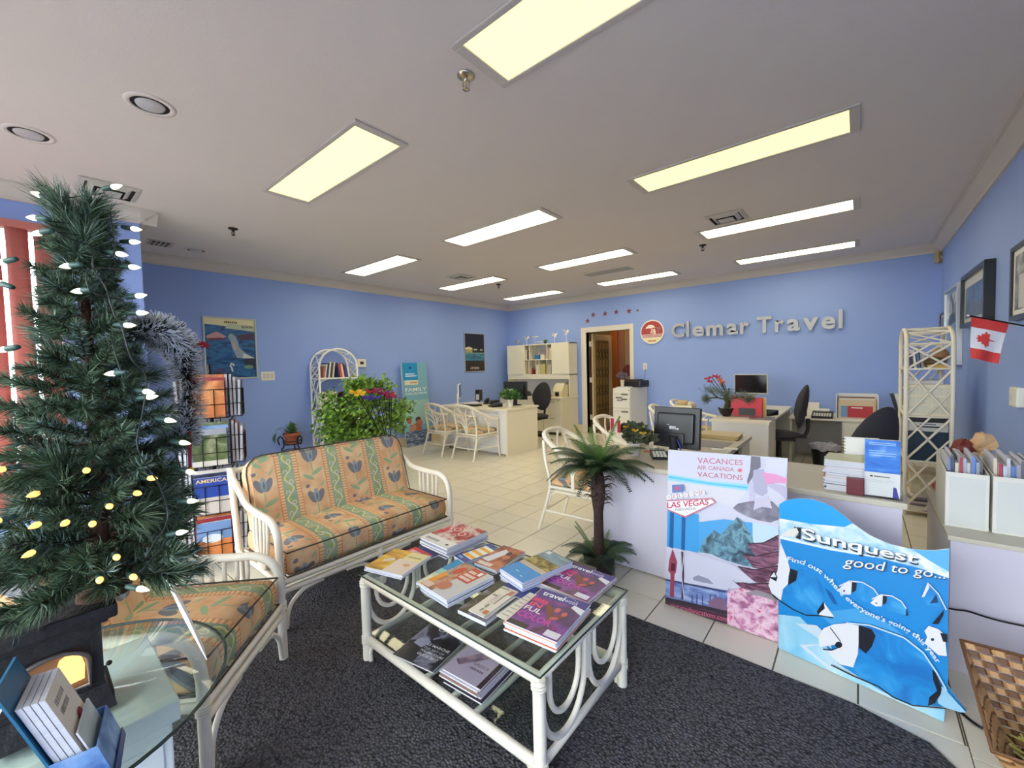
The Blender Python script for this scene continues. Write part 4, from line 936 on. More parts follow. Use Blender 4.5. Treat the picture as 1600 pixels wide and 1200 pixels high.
for k in range(190):
    t = ((k + .5) / 190) ** 1.2; z = .03 + t * (TH - .16); a = k * 2.39996 + R_.uniform(-.3, .3); r = trad(z / TH); ty_ = R_.choice((0, 0, 1, 1, 2, 3, 4))
    L0 = (.20, .20, .17, .16, .15)[ty_] + (.05 if ty_ in (2, 4) else .02); s_ = max(.35, r / L0)
    inner = max(0, r - L0 * s_)
    o = bpy.data.objects.new('branch', BR[ty_]); C.objects.link(o); o.parent = tree; o.location = (inner * math.cos(a), inner * math.sin(a), z)
    el = R_.uniform(-.05, .35) + .5 * t; o.rotation_euler = Euler((R_.uniform(0, 6), -el, a), 'XYZ'); q = s_ * R_.uniform(.85, 1.1); o.scale = (q, max(q, .7), max(q, .7))
for k in range(9):
    o = bpy.data.objects.new('branch', BR[2 if k % 2 else 4]); C.objects.link(o); o.parent = tree; o.location = (0, 0, TH - .22 + .01 * k); o.rotation_euler = Euler((k, -1.15 - .05 * (k % 4), k * 2.4), 'XYZ'); o.scale = (.75, .8, .8)
# light string: bulbs with green sockets
SOCK = mat('green_socket', srgb(54, 86, 80), .45); WIRE = mat('dark_green_wire', srgb(24, 38, 40), .4)
BULBW = mat('lit_white_bulb', srgb(250, 248, 214), .3, emit=(1.0, .98, .70), estr=1.1); BULBO = mat('lit_amber_bulb', srgb(255, 200, 120), .3, emit=(1.0, .50, .13), estr=1.3)
def on_tree(px, py, push=0.0):              # point where the pixel's ray first meets the tree's cone
    v = ray(px, py).normalized(); best = None
    for k in range(900):
        p = EYE + v * (.7 + k * .0015); q = p - TB; t = q.z / TH
        rr = math.hypot(q.x, q.y)
        if 0 <= t <= 1 and rr <= trad(t) + .012 + push: return p
        if best is None or rr < best[0]: best = (rr, p)
    return best[1]
outer = [(66, 306), (174, 293), (60, 341), (66, 363), (205, 357), (203, 378), (182, 396), (202, 417), (112, 415), (130, 454), (212, 463), (214, 489), (194, 508), (12, 545), (182, 583), (224, 611), (229, 621), (258, 656), (281, 691), (291, 736), (293, 783), (276, 833), (214, 919), (10, 408), (5, 444)]
inner_ = [(136, 734), (211, 770), (145, 817), (53, 862), (181, 869), (206, 900), (156, 904), (10, 732), (3, 812), (232, 747), (62, 818), (105, 815), (170, 790), (60, 770)]
ls = thing('string_lights', 'string of lit christmas bulbs with green sockets wound over the tree', 'string lights', TB)
bm_w = MB(); bm_w.lathe([(.0001, 0), (.0052, .001), (.0066, .008), (.0055, .016), (.0028, .024), (.0003, .029)], BULBW, 10, cap=False); bm_w = bm_w.mesh('bulb')
bm_o = MB(); bm_o.lathe([(.0001, 0), (.0052, .001), (.0066, .008), (.0055, .016), (.0028, .024), (.0003, .029)], BULBO, 10, cap=False); bm_o = bm_o.mesh('bulb')
sk = MB(); sk.lathe([(.0001, -.024), (.0045, -.024), (.0058, -.018), (.0068, 0), (.0052, .003)], SOCK, 10); sk = sk.mesh('socket')
wp = []
for (lst, me, off) in ((outer, bm_w, .006), (inner_, bm_o, -.03)):
    for k, (x, y) in enumerate(lst):
        p = on_tree(x, y, off); q = p - TB; d = Vector((q.x, q.y, 0)).normalized() if Vector((q.x, q.y, 0)).length > .01 else Vector((1, 0, 0))
        if lst is outer: d = (RGT * (1 if x > 100 else -1) + UPV * R_.uniform(-.25, .35)).normalized()
        if (x, y) in ((112, 415), (130, 454), (182, 583)): d = (-RGT + UPV * -.1).normalized()
        o = bpy.data.objects.new('bulb', me); C.objects.link(o); o.parent = ls; o.location = q; o.rotation_euler = d.to_track_quat('Z', 'Y').to_euler()
        s2 = bpy.data.objects.new('socket', sk); C.objects.link(s2); s2.parent = o
        if lst is outer: wp.append(q - d * .026)
wr = MB(); sel = sorted([p for p in wp if p.y > -.1], key=lambda p: -p.z)
wr.tube(smooth_path([Vector((p.x, p.y, p.z)) + Vector((R_.uniform(-.012, .012), R_.uniform(-.012, .012), -.006)) for p in sel], 6), .0016, WIRE, 5); wr.build('cord', ls)
wr = MB(); cpts = [on_tree(x, y, .012) - TB for x, y in ((172, 330), (178, 400), (150, 395), (146, 420), (165, 450), (178, 490), (190, 510), (205, 560), (228, 590), (224, 640), (215, 700), (250, 760), (262, 810), (240, 850), (228, 870))]
wr.tube(smooth_path(cpts, 5), .0018, WIRE, 5); wr.build('cord', ls)
# tinsel garland arc
gl = MB(); TW_ = mat('tinsel_white', srgb(236, 240, 244), .35); TD = mat('tinsel_green', srgb(22, 42, 38), .45)
gp_ = smooth_path([WX(x, y, xx) for x, y, xx in ((212, 522, -1.44), (232, 516, -1.44), (256, 520, -1.45), (282, 545, -1.50), (293, 590, -1.52), (294, 630, -1.52), (288, 668, -1.50), (278, 690, -1.48))], 10)
gl.tube(gp_, .004, TD, 6); Rg = random.Random(3)
for k in range(5200):
    i = Rg.randrange(len(gp_) - 1); b0 = gp_[i].lerp(gp_[i + 1], Rg.random()); tn = (gp_[i + 1] - gp_[i]).normalized(); d = Vector((Rg.gauss(0, 1), Rg.gauss(0, 1), Rg.gauss(0, 1))); d = (d - tn * d.dot(tn) * .75).normalized()
    l = .052 * Rg.uniform(.8, 1.08); sd = d.cross(tn).normalized() * .0011; m_ = b0 + d * l * (.60 if k % 3 else .95); e_ = b0 + d * l
    gl.add([b0 - sd, b0 + sd, m_ + sd, m_ - sd], [(0, 1, 2, 3)], TD); gl.add([m_ - sd * 1.3, m_ + sd * 1.3, e_ + sd, e_ - sd], [(0, 1, 2, 3)], TW_)
gl.build('tinsel_garland', label='bushy green tinsel garland with white tips hanging on the tree side', cat='garland', loc=(0, 0, 0))
RIB = mat('red_ribbon', srgb(170, 22, 36), .4)
bo = thing('bell_ornament', 'gold bell ornament on a red ribbon below the tinsel', 'ornament', WX(297, 733, -1.44))
MB().lathe([(.012, -.012), (.010, -.004), (.006, .004), (.0001, .007)], mat('gold', srgb(206, 160, 60), .25, 1.0), 14).build('bell', bo)
rb = MB(); rb.obox((-.001, -.004, .005), (.002, 0, 0), (0, .008, 0), (0, .004, .10), RIB); rb.build('ribbon', bo)
rp = WX(306, 537, -1.50)
rbm = MB(); rbm.add([(0, -.035, .022), (0, .028, .004), (0, .034, -.004), (0, .03, -.012), (0, -.035, -.004), (.008, -.01, .012)], [(0, 5, 1), (5, 2, 1), (5, 3, 2), (5, 4, 3), (5, 0, 4), (0, 1, 2, 3, 4)], RIB); rbm.build('red_bow', loc=rp, label='red satin bow tip above the tinsel garland', cat='bow')
# ------------------------------------------------------------------ brochure holder and card on the glass
HB = mat('blue_card', srgb(46, 112, 150), .4); HW = mat('white_card', srgb(226, 226, 232), .5); HB2 = ramp_mat('pocket_blue', [(.35, (64, 104, 170)), (.55, (120, 160, 214)), (.7, (170, 196, 226))], 18, 3)
hp = Vector((-1.19, .045, GZ)); HR = 2.94; bh = thing('brochure_holder', 'blue cardboard counter holder with easel back holding brochures', 'brochure holder', (hp.x, hp.y, GZ), HR)
def lean(z, y0=0, k=.34): return y0 + z * k
hk = MB(); hk.prism([(-.062, lean(0), 0), (.062, lean(0), 0), (.062, lean(.25), .25), (-.062, lean(.25), .25)], (0, .004, 0), HB); hk.build('back_panel', bh)
hk = MB(); hk.prism([(-.03, lean(.215) + .005, .215), (.03, lean(.215) + .005, .215), (.036, .19, 0), (-.036, .19, 0)], (0, .002, 0), HW); hk.build('easel', bh)
hk = MB(); hk.prism([(-.062, -.060, 0), (.062, -.060, 0), (.062, -.035, .085), (-.062, -.035, .085)], (0, .002, 0), HB2); hk.prism([(.062, -.060, 0), (.062, .0, 0), (.062, .029, .085), (.062, -.035, .085)], (.002, 0, 0), HB2); hk.prism([(-.062, -.060, 0), (-.062, .0, 0), (-.062, .029, .085), (-.062, -.035, .085)], (-.002, 0, 0), HB2)
hk.build('pocket', bh)
MB().obox((-.0625, -.0612, .006), (.125, 0, 0), (0, .0053, .018), (0, -.001, 0), ink(30, 44, 120)).build('stripe', bh)
for k in range(5):
    y0 = -.050 + .0095 * k; m_ = MB(); bhh = .205 if k else .12
    m_.prism([(-.055, lean(.004, y0), .004), (.055, lean(.004, y0), .004), (.055, lean(bhh, y0), bhh), (-.055, lean(bhh, y0), bhh)], (0, .008 if k else .003, 0), PAGES)
    if k < 2:
        sh = Sheet(m_, (-.055, lean(.004, y0), .004), (.11, 0, 0), (0, (bhh - .004) * .34, bhh - .004), None, lift=.0003); sh.rect(0, 0, 1, 1, ink(226, 216, 204) if k else ink(190, 204, 206))
        if k:
            sh.bars(.18, .84, .5, .06, ink(120, 110, 110)); sh.bars(.2, .74, .45, .06, ink(120, 110, 110))
            for (x, y) in ((.62, .52), (.72, .46), (.55, .44), (.68, .56), (.6, .40)): sh.ell(x, y, .12, .05, ink(150, 42, 70), 10)
    m_.build('brochure', loc=bh.location, rz=HR, label=['short pale leaflet in front of the blue holder pocket', 'flower print brochure facing out of the blue holder', 'brochure third in the blue holder', 'brochure fourth in the blue holder', 'brochure last in the blue holder, against its back'][k], cat='brochure', group='brochures in the blue counter holder')
cdm = MB(); A_, B_, D_ = G(323, 1031, GZ + .001), G(257, 900, .70), G(300, 990, GZ + .001)
bt = [G(323, 1031, GZ + .0015), G(318, 1010, GZ + .0015)]; tp = [EYE + ray(258, 902) * 1.52, EYE + ray(262, 900) * 1.62]
mid = [bt[0].lerp(tp[0], .45), bt[1].lerp(tp[1], .45)]
nv = (bt[1] - bt[0]).cross(tp[0] - bt[0]).normalized() * .006
V = []
for a, b2, wq in ((bt[0], bt[1], .2), (mid[0], mid[1], 1.0), (tp[0], tp[1], .3)): V += [a - nv * wq, b2 - nv * wq, b2 + nv * wq, a + nv * wq]
F = [(0, 1, 2, 3), (11, 10, 9, 8)] + [(r * 4 + i, (r + 1) * 4 + i, (r + 1) * 4 + (i + 1) % 4, r * 4 + (i + 1) % 4) for r in (0, 1) for i in range(4)]
cdm.add(V, F, HW, False); cdm.build('leaning_card', label='thin white card standing edge on at the rim of the round glass', cat='card')
# ------------------------------------------------------------------ wire brochure spinner
rk = thing('brochure_rack', 'black wire spinner rack full of travel brochures beside the sofa', 'brochure rack', (-3.46, .86, 0))
m_ = MB(); m_.tube([(0, 0, .02), (0, 0, 1.42)], .012, BLKM, 8); m_.build('pole', rk)
for k in range(4):
    a = k * PI / 2 + .6; m_ = MB(); m_.tube([(0, 0, .14), (.20 * math.cos(a), .20 * math.sin(a), .06), (.27 * math.cos(a), .27 * math.sin(a), .012)], .008, BLKM, 6); m_.build('foot', rk)
LEV = [1.06, .74, .42, .12]; BG = 'brochures in the wire spinner rack'
covs = [ramp_mat('br_orange', [(.3, (60, 36, 34)), (.5, (206, 120, 60)), (.65, (230, 170, 110)), (.8, (90, 60, 70))], 6, 4), ramp_mat('br_navy', [(.3, (20, 24, 44)), (.55, (40, 54, 90)), (.75, (120, 110, 120))], 6, 4), ramp_mat('br_green', [(.3, (34, 44, 30)), (.5, (92, 106, 60)), (.7, (190, 186, 160))], 7, 4), ink(150, 46, 56), ink(206, 196, 190), ramp_mat('br_sea', [(.3, (30, 70, 120)), (.5, (80, 130, 190)), (.7, (200, 214, 230))], 4, 3)]
lvn = ['top', 'second', 'third', 'bottom']; fcn = ['facing the seats', 'facing the poster wall', 'facing the blinds', 'facing the storefront']
for li, z in enumerate(LEV):
    for fi in range(4):
        a = fi * PI / 2 - .35; n_ = Vector((math.cos(a), math.sin(a), 0)); t2 = Vector((-n_.y, n_.x, 0)); pk = MB(); ww, dp = .115, .075
        for zz in (.0, .09, .19):
            c_ = n_ * (.112); pk.tube([c_ - t2 * ww + Vector((0, 0, z + zz)), c_ - t2 * ww + n_ * dp + Vector((0, 0, z + zz + .0)), c_ + t2 * ww + n_ * dp + Vector((0, 0, z + zz)), c_ + t2 * ww + Vector((0, 0, z + zz))], .0028, BLKM, 5, closed=True)
        for q in (-1, -.33, .33, 1):
            pk.tube([n_ * .112 + t2 * ww * q + Vector((0, 0, z)), n_ * (.112 + dp) + t2 * ww * q + Vector((0, 0, z)), n_ * (.112 + dp) + t2 * ww * q + Vector((0, 0, z + .19))], .0028, BLKM, 5)
            pk.tube([n_ * .112 + t2 * ww * q + Vector((0, 0, z)), n_ * .112 + t2 * ww * q + Vector((0, 0, z + .30))], .0028, BLKM, 5)
        pk.tube([n_ * .012 + Vector((0, 0, z + .02)), n_ * .112 + Vector((0, 0, z + .02))], .004, BLKM, 5); pk.build('wire_pocket', rk)
        for bi in range(3):
            y0 = .118 + bi * .021; th = .014; o_ = Vector(rk.location) + n_ * y0 + Vector((0, 0, z + .005)); m_ = MB(); hh = .285 - .02 * bi
            tl = .05 if bi == 2 else .0; w2 = .095 + .008 * ((bi + fi) % 2)
            m_.obox(t2 * -w2, t2 * (2 * w2), Vector((0, 0, hh)) + n_ * tl * .2, n_ * th, PAGES)
            sh = Sheet(m_, t2 * -w2 + n_ * th, t2 * (2 * w2), Vector((0, 0, hh)) + n_ * tl * .2, n_, lift=.0006)
            cv = covs[(li * 2 + fi + bi * 3) % 6]; sh.rect(0, 0, 1, 1, cv)
            if bi == 2:
                if li == 0 and fi == 3: sh.rect(0, 0, .22, 1, ink(226, 206, 170)); sh.text('ROME', .30, .82, .6, .12, ink(226, 200, 180), True)
                elif li == 2 and fi in (3, 0): sh.rect(0, .45, 1, 1, ink(40, 70, 160)); sh.text('AMERICA', .05, .86, .9, .10, ink(222, 190, 120), True)
                elif li == 1: sh.rect(0, .0, 1, .14, ink(214, 206, 196)); sh.rect(0, .84, 1, 1, ink(150, 150, 160))
                elif li == 3: sh.rect(0, .5, 1, 1, ink(110, 140, 190)); sh.ell(.45, .55, .3, .12, ink(206, 214, 226))
            m_.build('brochure', loc=o_, label='%s brochure in the %s tier of the wire rack, pocket %s' % (['rear', 'middle', 'front'][bi], lvn[li], fcn[fi]), cat='brochure', group=BG)
# ------------------------------------------------------------------ posters and banner on the left wall
def framed(name, lab, Y0, Y1, Z0, Z1, frm, draw, bw=.018, dp=.02, cat='poster'):
    t_ = thing(name, lab, cat, (XL, (Y0 + Y1) / 2, (Z0 + Z1) / 2)); hw, hh = (Y1 - Y0) / 2, (Z1 - Z0) / 2
    f = MB(); f.box(0, dp, -hw, hw, hh - bw, hh, frm); f.box(0, dp, -hw, hw, -hh, -hh + bw, frm); f.box(0, dp, -hw, -hw + bw, -hh + bw, hh - bw, frm); f.box(0, dp, hw - bw, hw, -hh + bw, hh - bw, frm); f.build('frame', t_, bevel=.002)
    p = MB(); p.box(0.001, dp * .5, -hw + bw, hw - bw, -hh + bw, hh - bw, PAPER); s = Sheet(p, (dp * .5, -hw + bw, -hh + bw), (0, 2 * (hw - bw), 0), (0, 0, 2 * (hh - bw)), (1, 0, 0)); draw(s); p.build('print', t_); return t_
def d_peli(s):
    s.rect(0, 0, 1, 1, ramp_mat('sea_painting', [(.25, (20, 40, 76)), (.42, (30, 84, 140)), (.55, (52, 116, 170)), (.66, (40, 54, 90)), (.8, (140, 160, 176))], 5, 5, stretch=(1, 1.2, 4)))
    s.poly([(0, .90), (1, .84), (1, 1), (0, 1)], ink(226, 220, 176)); s.poly([(.4, .84), (1, .80), (1, .90), (.45, .92)], ink(190, 200, 170))
    s.poly([(.02, .70), (.22, .78), (.42, .70), (.30, .66), (.05, .64)], ink(196, 150, 150)); s.poly([(.02, .66), (.3, .68), (.42, .65), (.1, .62)], ink(110, 60, 80))
    s.poly([(.6, .72), (.98, .78), (.98, .66), (.7, .64)], ink(84, 60, 84))
    s.poly([(.44, .70), (.50, .76), (.58, .72), (.64, .62), (.66, .52), (.78, .42), (.98, .33), (.74, .33), (.60, .34), (.52, .50), (.50, .60)], ink(150, 166, 180)); s.poly([(.50, .62), (.58, .58), (.62, .5), (.56, .46), (.52, .54)], ink(190, 170, 176)); s.poly([(.74, .42), (.98, .33), (.72, .33)], ink(206, 210, 206))
    s.poly([(.76, .32), (.98, .33), (.98, .15), (.80, .16), (.74, .24)], ink(44, 54, 66)); s.ell(.84, .18, .10, .03, ink(120, 150, 130))
    s.curve([(.50, .10), (.49, .16), (.46, .20), (.48, .24), (.52, .23), (.53, .20)], .035, ink(226, 220, 206)); s.poly([(.1, .12), (.3, .18), (.4, .10), (.2, .06)], ink(84, 80, 120)); s.poly([(.0, .04), (.2, .1), (.42, .05), (.3, .0), (.0, .0)], ink(40, 44, 66))
    s.bars(.38, .925, .26, .035, ink(120, 116, 80)); s.text('2000', .72, .855, .24, .04, ink(60, 60, 60), True)
framed('wall_poster', 'framed blue sea life poster with cream title band', 1.487, 2.072, 1.285, 2.065, mat('pale_frame', srgb(196, 200, 196), .4), d_peli)
def d_ath(s):
    s.rect(0, 0, 1, 1, ink(34, 34, 42)); s.rect(0, .28, 1, .48, ramp_mat('teal_water', [(.3, (34, 80, 110)), (.55, (66, 130, 160)), (.8, (96, 150, 166))], 6, 3, stretch=(1, 1, 5))); s.rect(0, 0, 1, .27, ink(48, 42, 42)); s.rect(0, .46, 1, .50, ink(110, 150, 150))
    s.rect(.02, .58, .38, .62, ink(226, 214, 160)); s.poly([(.02, .62), (.2, .66), (.38, .62)], ink(206, 196, 150))
    for k in range(6): s.rect(.04 + k * .06, .50, .07 + k * .06, .585, ink(230, 214, 150))
    s.rect(.44, .56, .62, .60, ink(190, 196, 190)); s.rect(.78, .56, .9, .59, ink(200, 206, 190)); s.text('ATHENS', .24, .05, .46, .06, ink(226, 214, 210), True)
framed('wall_poster', 'tall dark temple poster with teal water in silver frame', 5.858, 6.455, 1.265, 2.07, SILVER, d_ath)
# family banner leaning on the left wall
b0 = Vector((-6.02, 4.46, 0)); bn = thing('banner_board', 'tall pale blue family holiday standee leaning on the wall', 'banner', (-6.0, 4.545, 0))
def d_fam(s):
    s.rect(0, 0, 1, 1, ink(126, 178, 198)); s.rect(0, .25, 1, .55, ink(160, 200, 200)); s.rect(0, 0, 1, .17, ramp_mat('rippled_water', [(.3, (44, 56, 104)), (.5, (96, 110, 150)), (.65, (190, 200, 214)), (.8, (60, 74, 120))], 8, 4, stretch=(1, 1, 4)))
    s.rect(.05, .80, .62, 1, ink(36, 146, 206)); s.rect(.08, .775, .62, .80, ink(36, 146, 206)); s.rect(.14, .86, .50, .873, ink(226, 240, 248)); s.rect(.14, .835, .58, .848, ink(226, 240, 248)); s.ell(.34, .94, .06, .016, ink(20, 80, 140))
    s.rect(.10, .735, .62, .79, ink(226, 222, 200)); s.bars(.30, .752, .28, .02, ink(196, 140, 70))
    s.text('FAMILY', .10, .655, .84, .045, ink(226, 240, 236), True); s.text('COLLECTION', .10, .615, .84, .028, ink(226, 240, 236), True)
    for (x, y, r, m) in ((.15, .33, .10, ink(110, 62, 54)), (.17, .30, .09, ink(176, 110, 90)), (.52, .31, .11, ink(90, 52, 48)), (.55, .27, .13, ink(184, 120, 100)), (.42, .20, .22, ink(176, 104, 86)), (.30, .22, .12, ink(200, 140, 116)), (.9, .46, .09, ink(120, 70, 60))): s.ell(x, y, r, r * .32, m)
    s.rect(0, .10, 1, .18, ramp_mat('rippled_water', [], 1))
bb_ = MB(); hgt = 1.465; ln = -.09
bb_.obox((0, -.275, 0), (0, .55, 0), (ln, 0, hgt), (.012, 0, .0), PAPER)
s = Sheet(bb_, (.012, -.275, 0), (0, .55, 0), (ln, 0, hgt), (1, 0, .06), lift=.0006); d_fam(s); bb_.build('printed_board', bn)
MB().box(-.03, .06, -.28, .28, 0, .012, SILVER).build('foot_bar', bn)
# ------------------------------------------------------------------ arched etagere builder
def etagere(name, lab, loc, rz, W_, D, zt, levels, m=RATTAN, r=.014, arch_h=.26):
    t_ = thing(name, lab, 'bookcase', loc, rz); zs = zt - arch_h
    for y in (0, D):
        a = MB(); a.tube([(0, y, 0), (0, y, zs)] + [(W_ / 2 - W_ / 2 * math.cos(q), y, zs + arch_h * math.sin(q)) for q in [PI * k / 14 for k in range(1, 14)]] + [(W_, y, zs), (W_, y, 0)], r, m, 8); a.build('arched_post', t_)
    lv = [0.04] + levels + [zs]
    for x in (0, W_):
        for a, b2 in zip(lv[:-1], lv[1:]):
            h = b2 - a; f = MB()
            f.tube([(x, 0, a), (x, D, a)], .009, m, 6)
            f.tube([(x, 0, a), (x, D, b2)], .0095, m, 6); f.tube([(x, 0, b2), (x, D, a)], .0095, m, 6)
            f.tube([(x, D, a + h * .45), (x, D * .45, b2)], .008, m, 6); f.tube([(x, 0, b2 - h * .45), (x, D * .55, a)], .008, m, 6)
            f.build('lattice', t_)
    top = MB(); ang = [PI * k / 8 for k in range(9)]
    Pq = [(W_ / 2 - W_ / 2 * math.cos(q), zs + arch_h * math.sin(q)) for q in ang]
    for k, (x, z) in enumerate(Pq[::2]): top.tube([(x, 0, z), (x, D, z)], .008, m, 6)
    for k in range(0, 8, 2): top.tube([(Pq[k][0], 0, Pq[k][1]), (Pq[k + 2][0], D, Pq[k + 2][1])], .0065, m, 6); top.tube([(Pq[k][0], D, Pq[k][1]), (Pq[k + 2][0], 0, Pq[k + 2][1])], .0065, m, 6)
    top.build('arch_lattice', t_)
    for z in levels:
        s_ = MB(); s_.box(.0, W_, .0, D, z - .006, z + .004, m); s_.tube([(0, 0, z), (W_, 0, z)], .012, m, 8); s_.tube([(0, D, z), (W_, D, z)], .012, m, 8)
        for y in (0, D):
            s_.tube(smooth_path([(.005, y, z - .10), (.03, y, z - .035), (.11, y, z - .012)], 4), .007, m, 6); s_.tube(smooth_path([(W_ - .005, y, z - .10), (W_ - .03, y, z - .035), (W_ - .11, y, z - .012)], 4), .007, m, 6)
        s_.build('shelf', t_)
    return t_
SL = [WX(500, y, -5.84).z for y in (592, 639.5, 685)]; SL = sorted(SL)
EY0, EW, ED = 2.745, .575, .27
etagere('arched_bookcase', 'white rattan arched bookcase standing against the poster wall', (-5.84, EY0, 0), PI / 2, EW, ED, 1.675, [SL[0] - .42] + SL, mat('white_cane', srgb(246, 244, 240), .4))
def book(lab, o, ud, th, hh, dp, m, tilt=0.0, grp='books', name='book', cat='book', spine=None):
    """upright book: o base corner, ud shelf direction, depth along +90deg of ud"""
    b_ = MB(); b_.box(0, th, 0, dp, 0, hh, PAGES); b_.box(-.0015, 0, 0, dp + .001, -.0, hh + .002, m); b_.box(th, th + .0015, 0, dp + .001, -.0, hh + .002, m); b_.box(-.0015, th + .0015, -.0015, 0.0, 0, hh + .002, spine or m)
    ob = b_.build(name, loc=o, label=lab, cat=cat, group=grp); ob.rotation_euler = Euler((0, tilt, math.atan2(ud.y, ud.x)), 'XYZ'); return ob
bc = [ink(190, 120, 90), ink(226, 220, 206), ink(60, 70, 120), ink(232, 230, 226), ink(90, 84, 60), ink(214, 206, 190), ink(44, 54, 110), ink(206, 90, 60), ink(226, 222, 214), ink(120, 40, 44), ink(70, 84, 150), ink(240, 236, 230)]
bcn = ['salmon', 'cream', 'navy', 'white', 'olive', 'beige', 'dark blue', 'orange', 'pale', 'maroon', 'mid blue', 'bright white']
y = EY0 + .05
for k in range(12):
    th = [.022, .016, .020, .018, .026, .02, .022, .03, .024, .018, .026, .02][k]; tl = .15 if k < 6 else -.15
    hh = [.17, .20, .22, .23, .22, .23, .22, .21, .20, .21, .19, .18][k]
    book('%s spined book on the arched bookcase top shelf, number %s along' % (bcn[k], ['one', 'two', 'three', 'four', 'five', 'six', 'seven', 'eight', 'nine', 'ten', 'eleven', 'twelve'][k]), Vector((-5.85, y + (.068 if tl < 0 else 0), SL[2] + .0045 + (th * math.sin(abs(tl)) if tl > 0 else 0))), Vector((0, 1, 0)), th, hh, .19, bc[k], tl, 'books on the arched bookcase')
    y += th + .0075
y = EY0 + .03
for k in range(9):
    book('white folder %s in the row on the second bookcase shelf' % ['first', 'second', 'third', 'fourth', 'fifth', 'sixth', 'seventh', 'eighth', 'ninth'][k], Vector((-5.85, y, SL[1] + .0045)), Vector((0, 1, 0)), .020, .235 - .003 * (k % 3), .19, [ink(222, 222, 206), ink(206, 206, 188)][k % 2], 0, 'white folders on the arched bookcase', 'folder', 'folder'); y += .0245
mbg = MB(); mbg.lathe([(.05, 0), (.085, .05), (.09, .12), (.06, .2), (.02, .22), (.0001, .222)], BLACK, 16); mbg.build('black_vase', loc=(-5.98, EY0 + .40, SL[1] + .0045), label='rounded black vase beside the white folders', cat='vase')
# ------------------------------------------------------------------ plants by the left wall
LEAF = mat('leaf_green', srgb(64, 110, 52), .45, noise=.25, nscale=8); LEAFB = mat('leaf_bright', srgb(130, 168, 62), .5, noise=.35, nscale=14); LEAFD = mat('leaf_deep', srgb(70, 112, 44), .5, noise=.3, nscale=14)
TERR = mat('terracotta', srgb(176, 98, 72), .8, noise=.1, nscale=12)
sp_ = WX(456, 690, -5.95); PZ = WX(456, 692, -5.95).z
ps = thing('plant_stand', 'black metal plant stand holding a terracotta pot', 'plant stand', (sp_.x, sp_.y, 0))
for k in range(3):
    a = k * 2 * PI / 3 + .4; m_ = MB(); c_, s_2 = math.cos(a), math.sin(a)
    m_.tube(smooth_path([(.16 * c_, .16 * s_2, .0), (.13 * c_, .13 * s_2, .3), (.105 * c_, .105 * s_2, PZ - .05), (.10 * c_, .10 * s_2, PZ + .05), (.14 * c_, .14 * s_2, PZ + .10), (.17 * c_, .17 * s_2, PZ + .06), (.15 * c_, .15 * s_2, PZ - .01)], 6), .009, BLKM, 7); m_.build('leg', ps)
for z, r in ((PZ + .03, .115), (PZ - .012, .10), (.28, .135)):
    m_ = MB(); m_.tube([(r * math.cos(2 * PI * k / 24), r * math.sin(2 * PI * k / 24), z) for k in range(24)], .006, BLKM, 6, closed=True); m_.build('ring', ps)
m_ = MB(); m_.tube([(-.1, 0, PZ - .012), (.1, 0, PZ - .012)], .006, BLKM, 6); m_.tube([(0, -.1, PZ - .012), (0, .1, PZ - .012)], .006, BLKM, 6); m_.build('cross_bar', ps)
pp_ = thing('potted_plant', 'small leafy plant in a terracotta pot on the metal stand', 'plant', (sp_.x, sp_.y, PZ - .0055))
MB().lathe([(.07, 0), (.088, .10), (.104, .105), (.108, .145), (.098, .145), (.092, .12), (.0001, .12)], TERR, 24).build('pot', pp_)
def leaf_geo(L_, W_, m, bend=.25):
    f = MB(); V = []; n = 6
    for k in range(n + 1):
        t = k / n; w2 = W_ * math.sin(PI * min(1, t * .92 + .08)) ** .8 * (1 - t * .25) if k < n else 0
        z = L_ * (.6 * t - bend * t * t * 2)
        V += [(L_ * t * .9, -w2, z + .1 * w2), (L_ * t * .9, w2, z + .1 * w2)]
    f.add(V, [(2 * k, 2 * k + 2, 2 * k + 3, 2 * k + 1) for k in range(n)], m, True); return f.mesh('leaf')
lf_ = leaf_geo(.13, .032, LEAF); Rl = random.Random(5)
for k in range(16):
    a = k * 2.4; o = bpy.data.objects.new('leaf', lf_); C.objects.link(o); o.parent = pp_; rr = .05 * Rl.random(); o.location = (rr * math.cos(a), rr * math.sin(a), .13 + .05 * Rl.random()); q = Rl.uniform(.8, 1.25); o.scale = (q, q, q); o.rotation_euler = Euler((0, -Rl.uniform(.1, 1.1), a), 'XYZ')
m_ = MB(); m_.tube(smooth_path([(0, 0, .12), (.02, -.10, .22), (.03, -.19, .22), (.03, -.21, .14)], 5), .003, LEAF, 5); m_.build('stem', pp_)
o = bpy.data.objects.new('leaf', lf_); C.objects.link(o); o.parent = pp_; o.location = (.03, -.21, .16); o.rotation_euler = Euler((0, 1.6, -1.4), 'XYZ'); o.scale = (1.1, 1.3, 1.1)
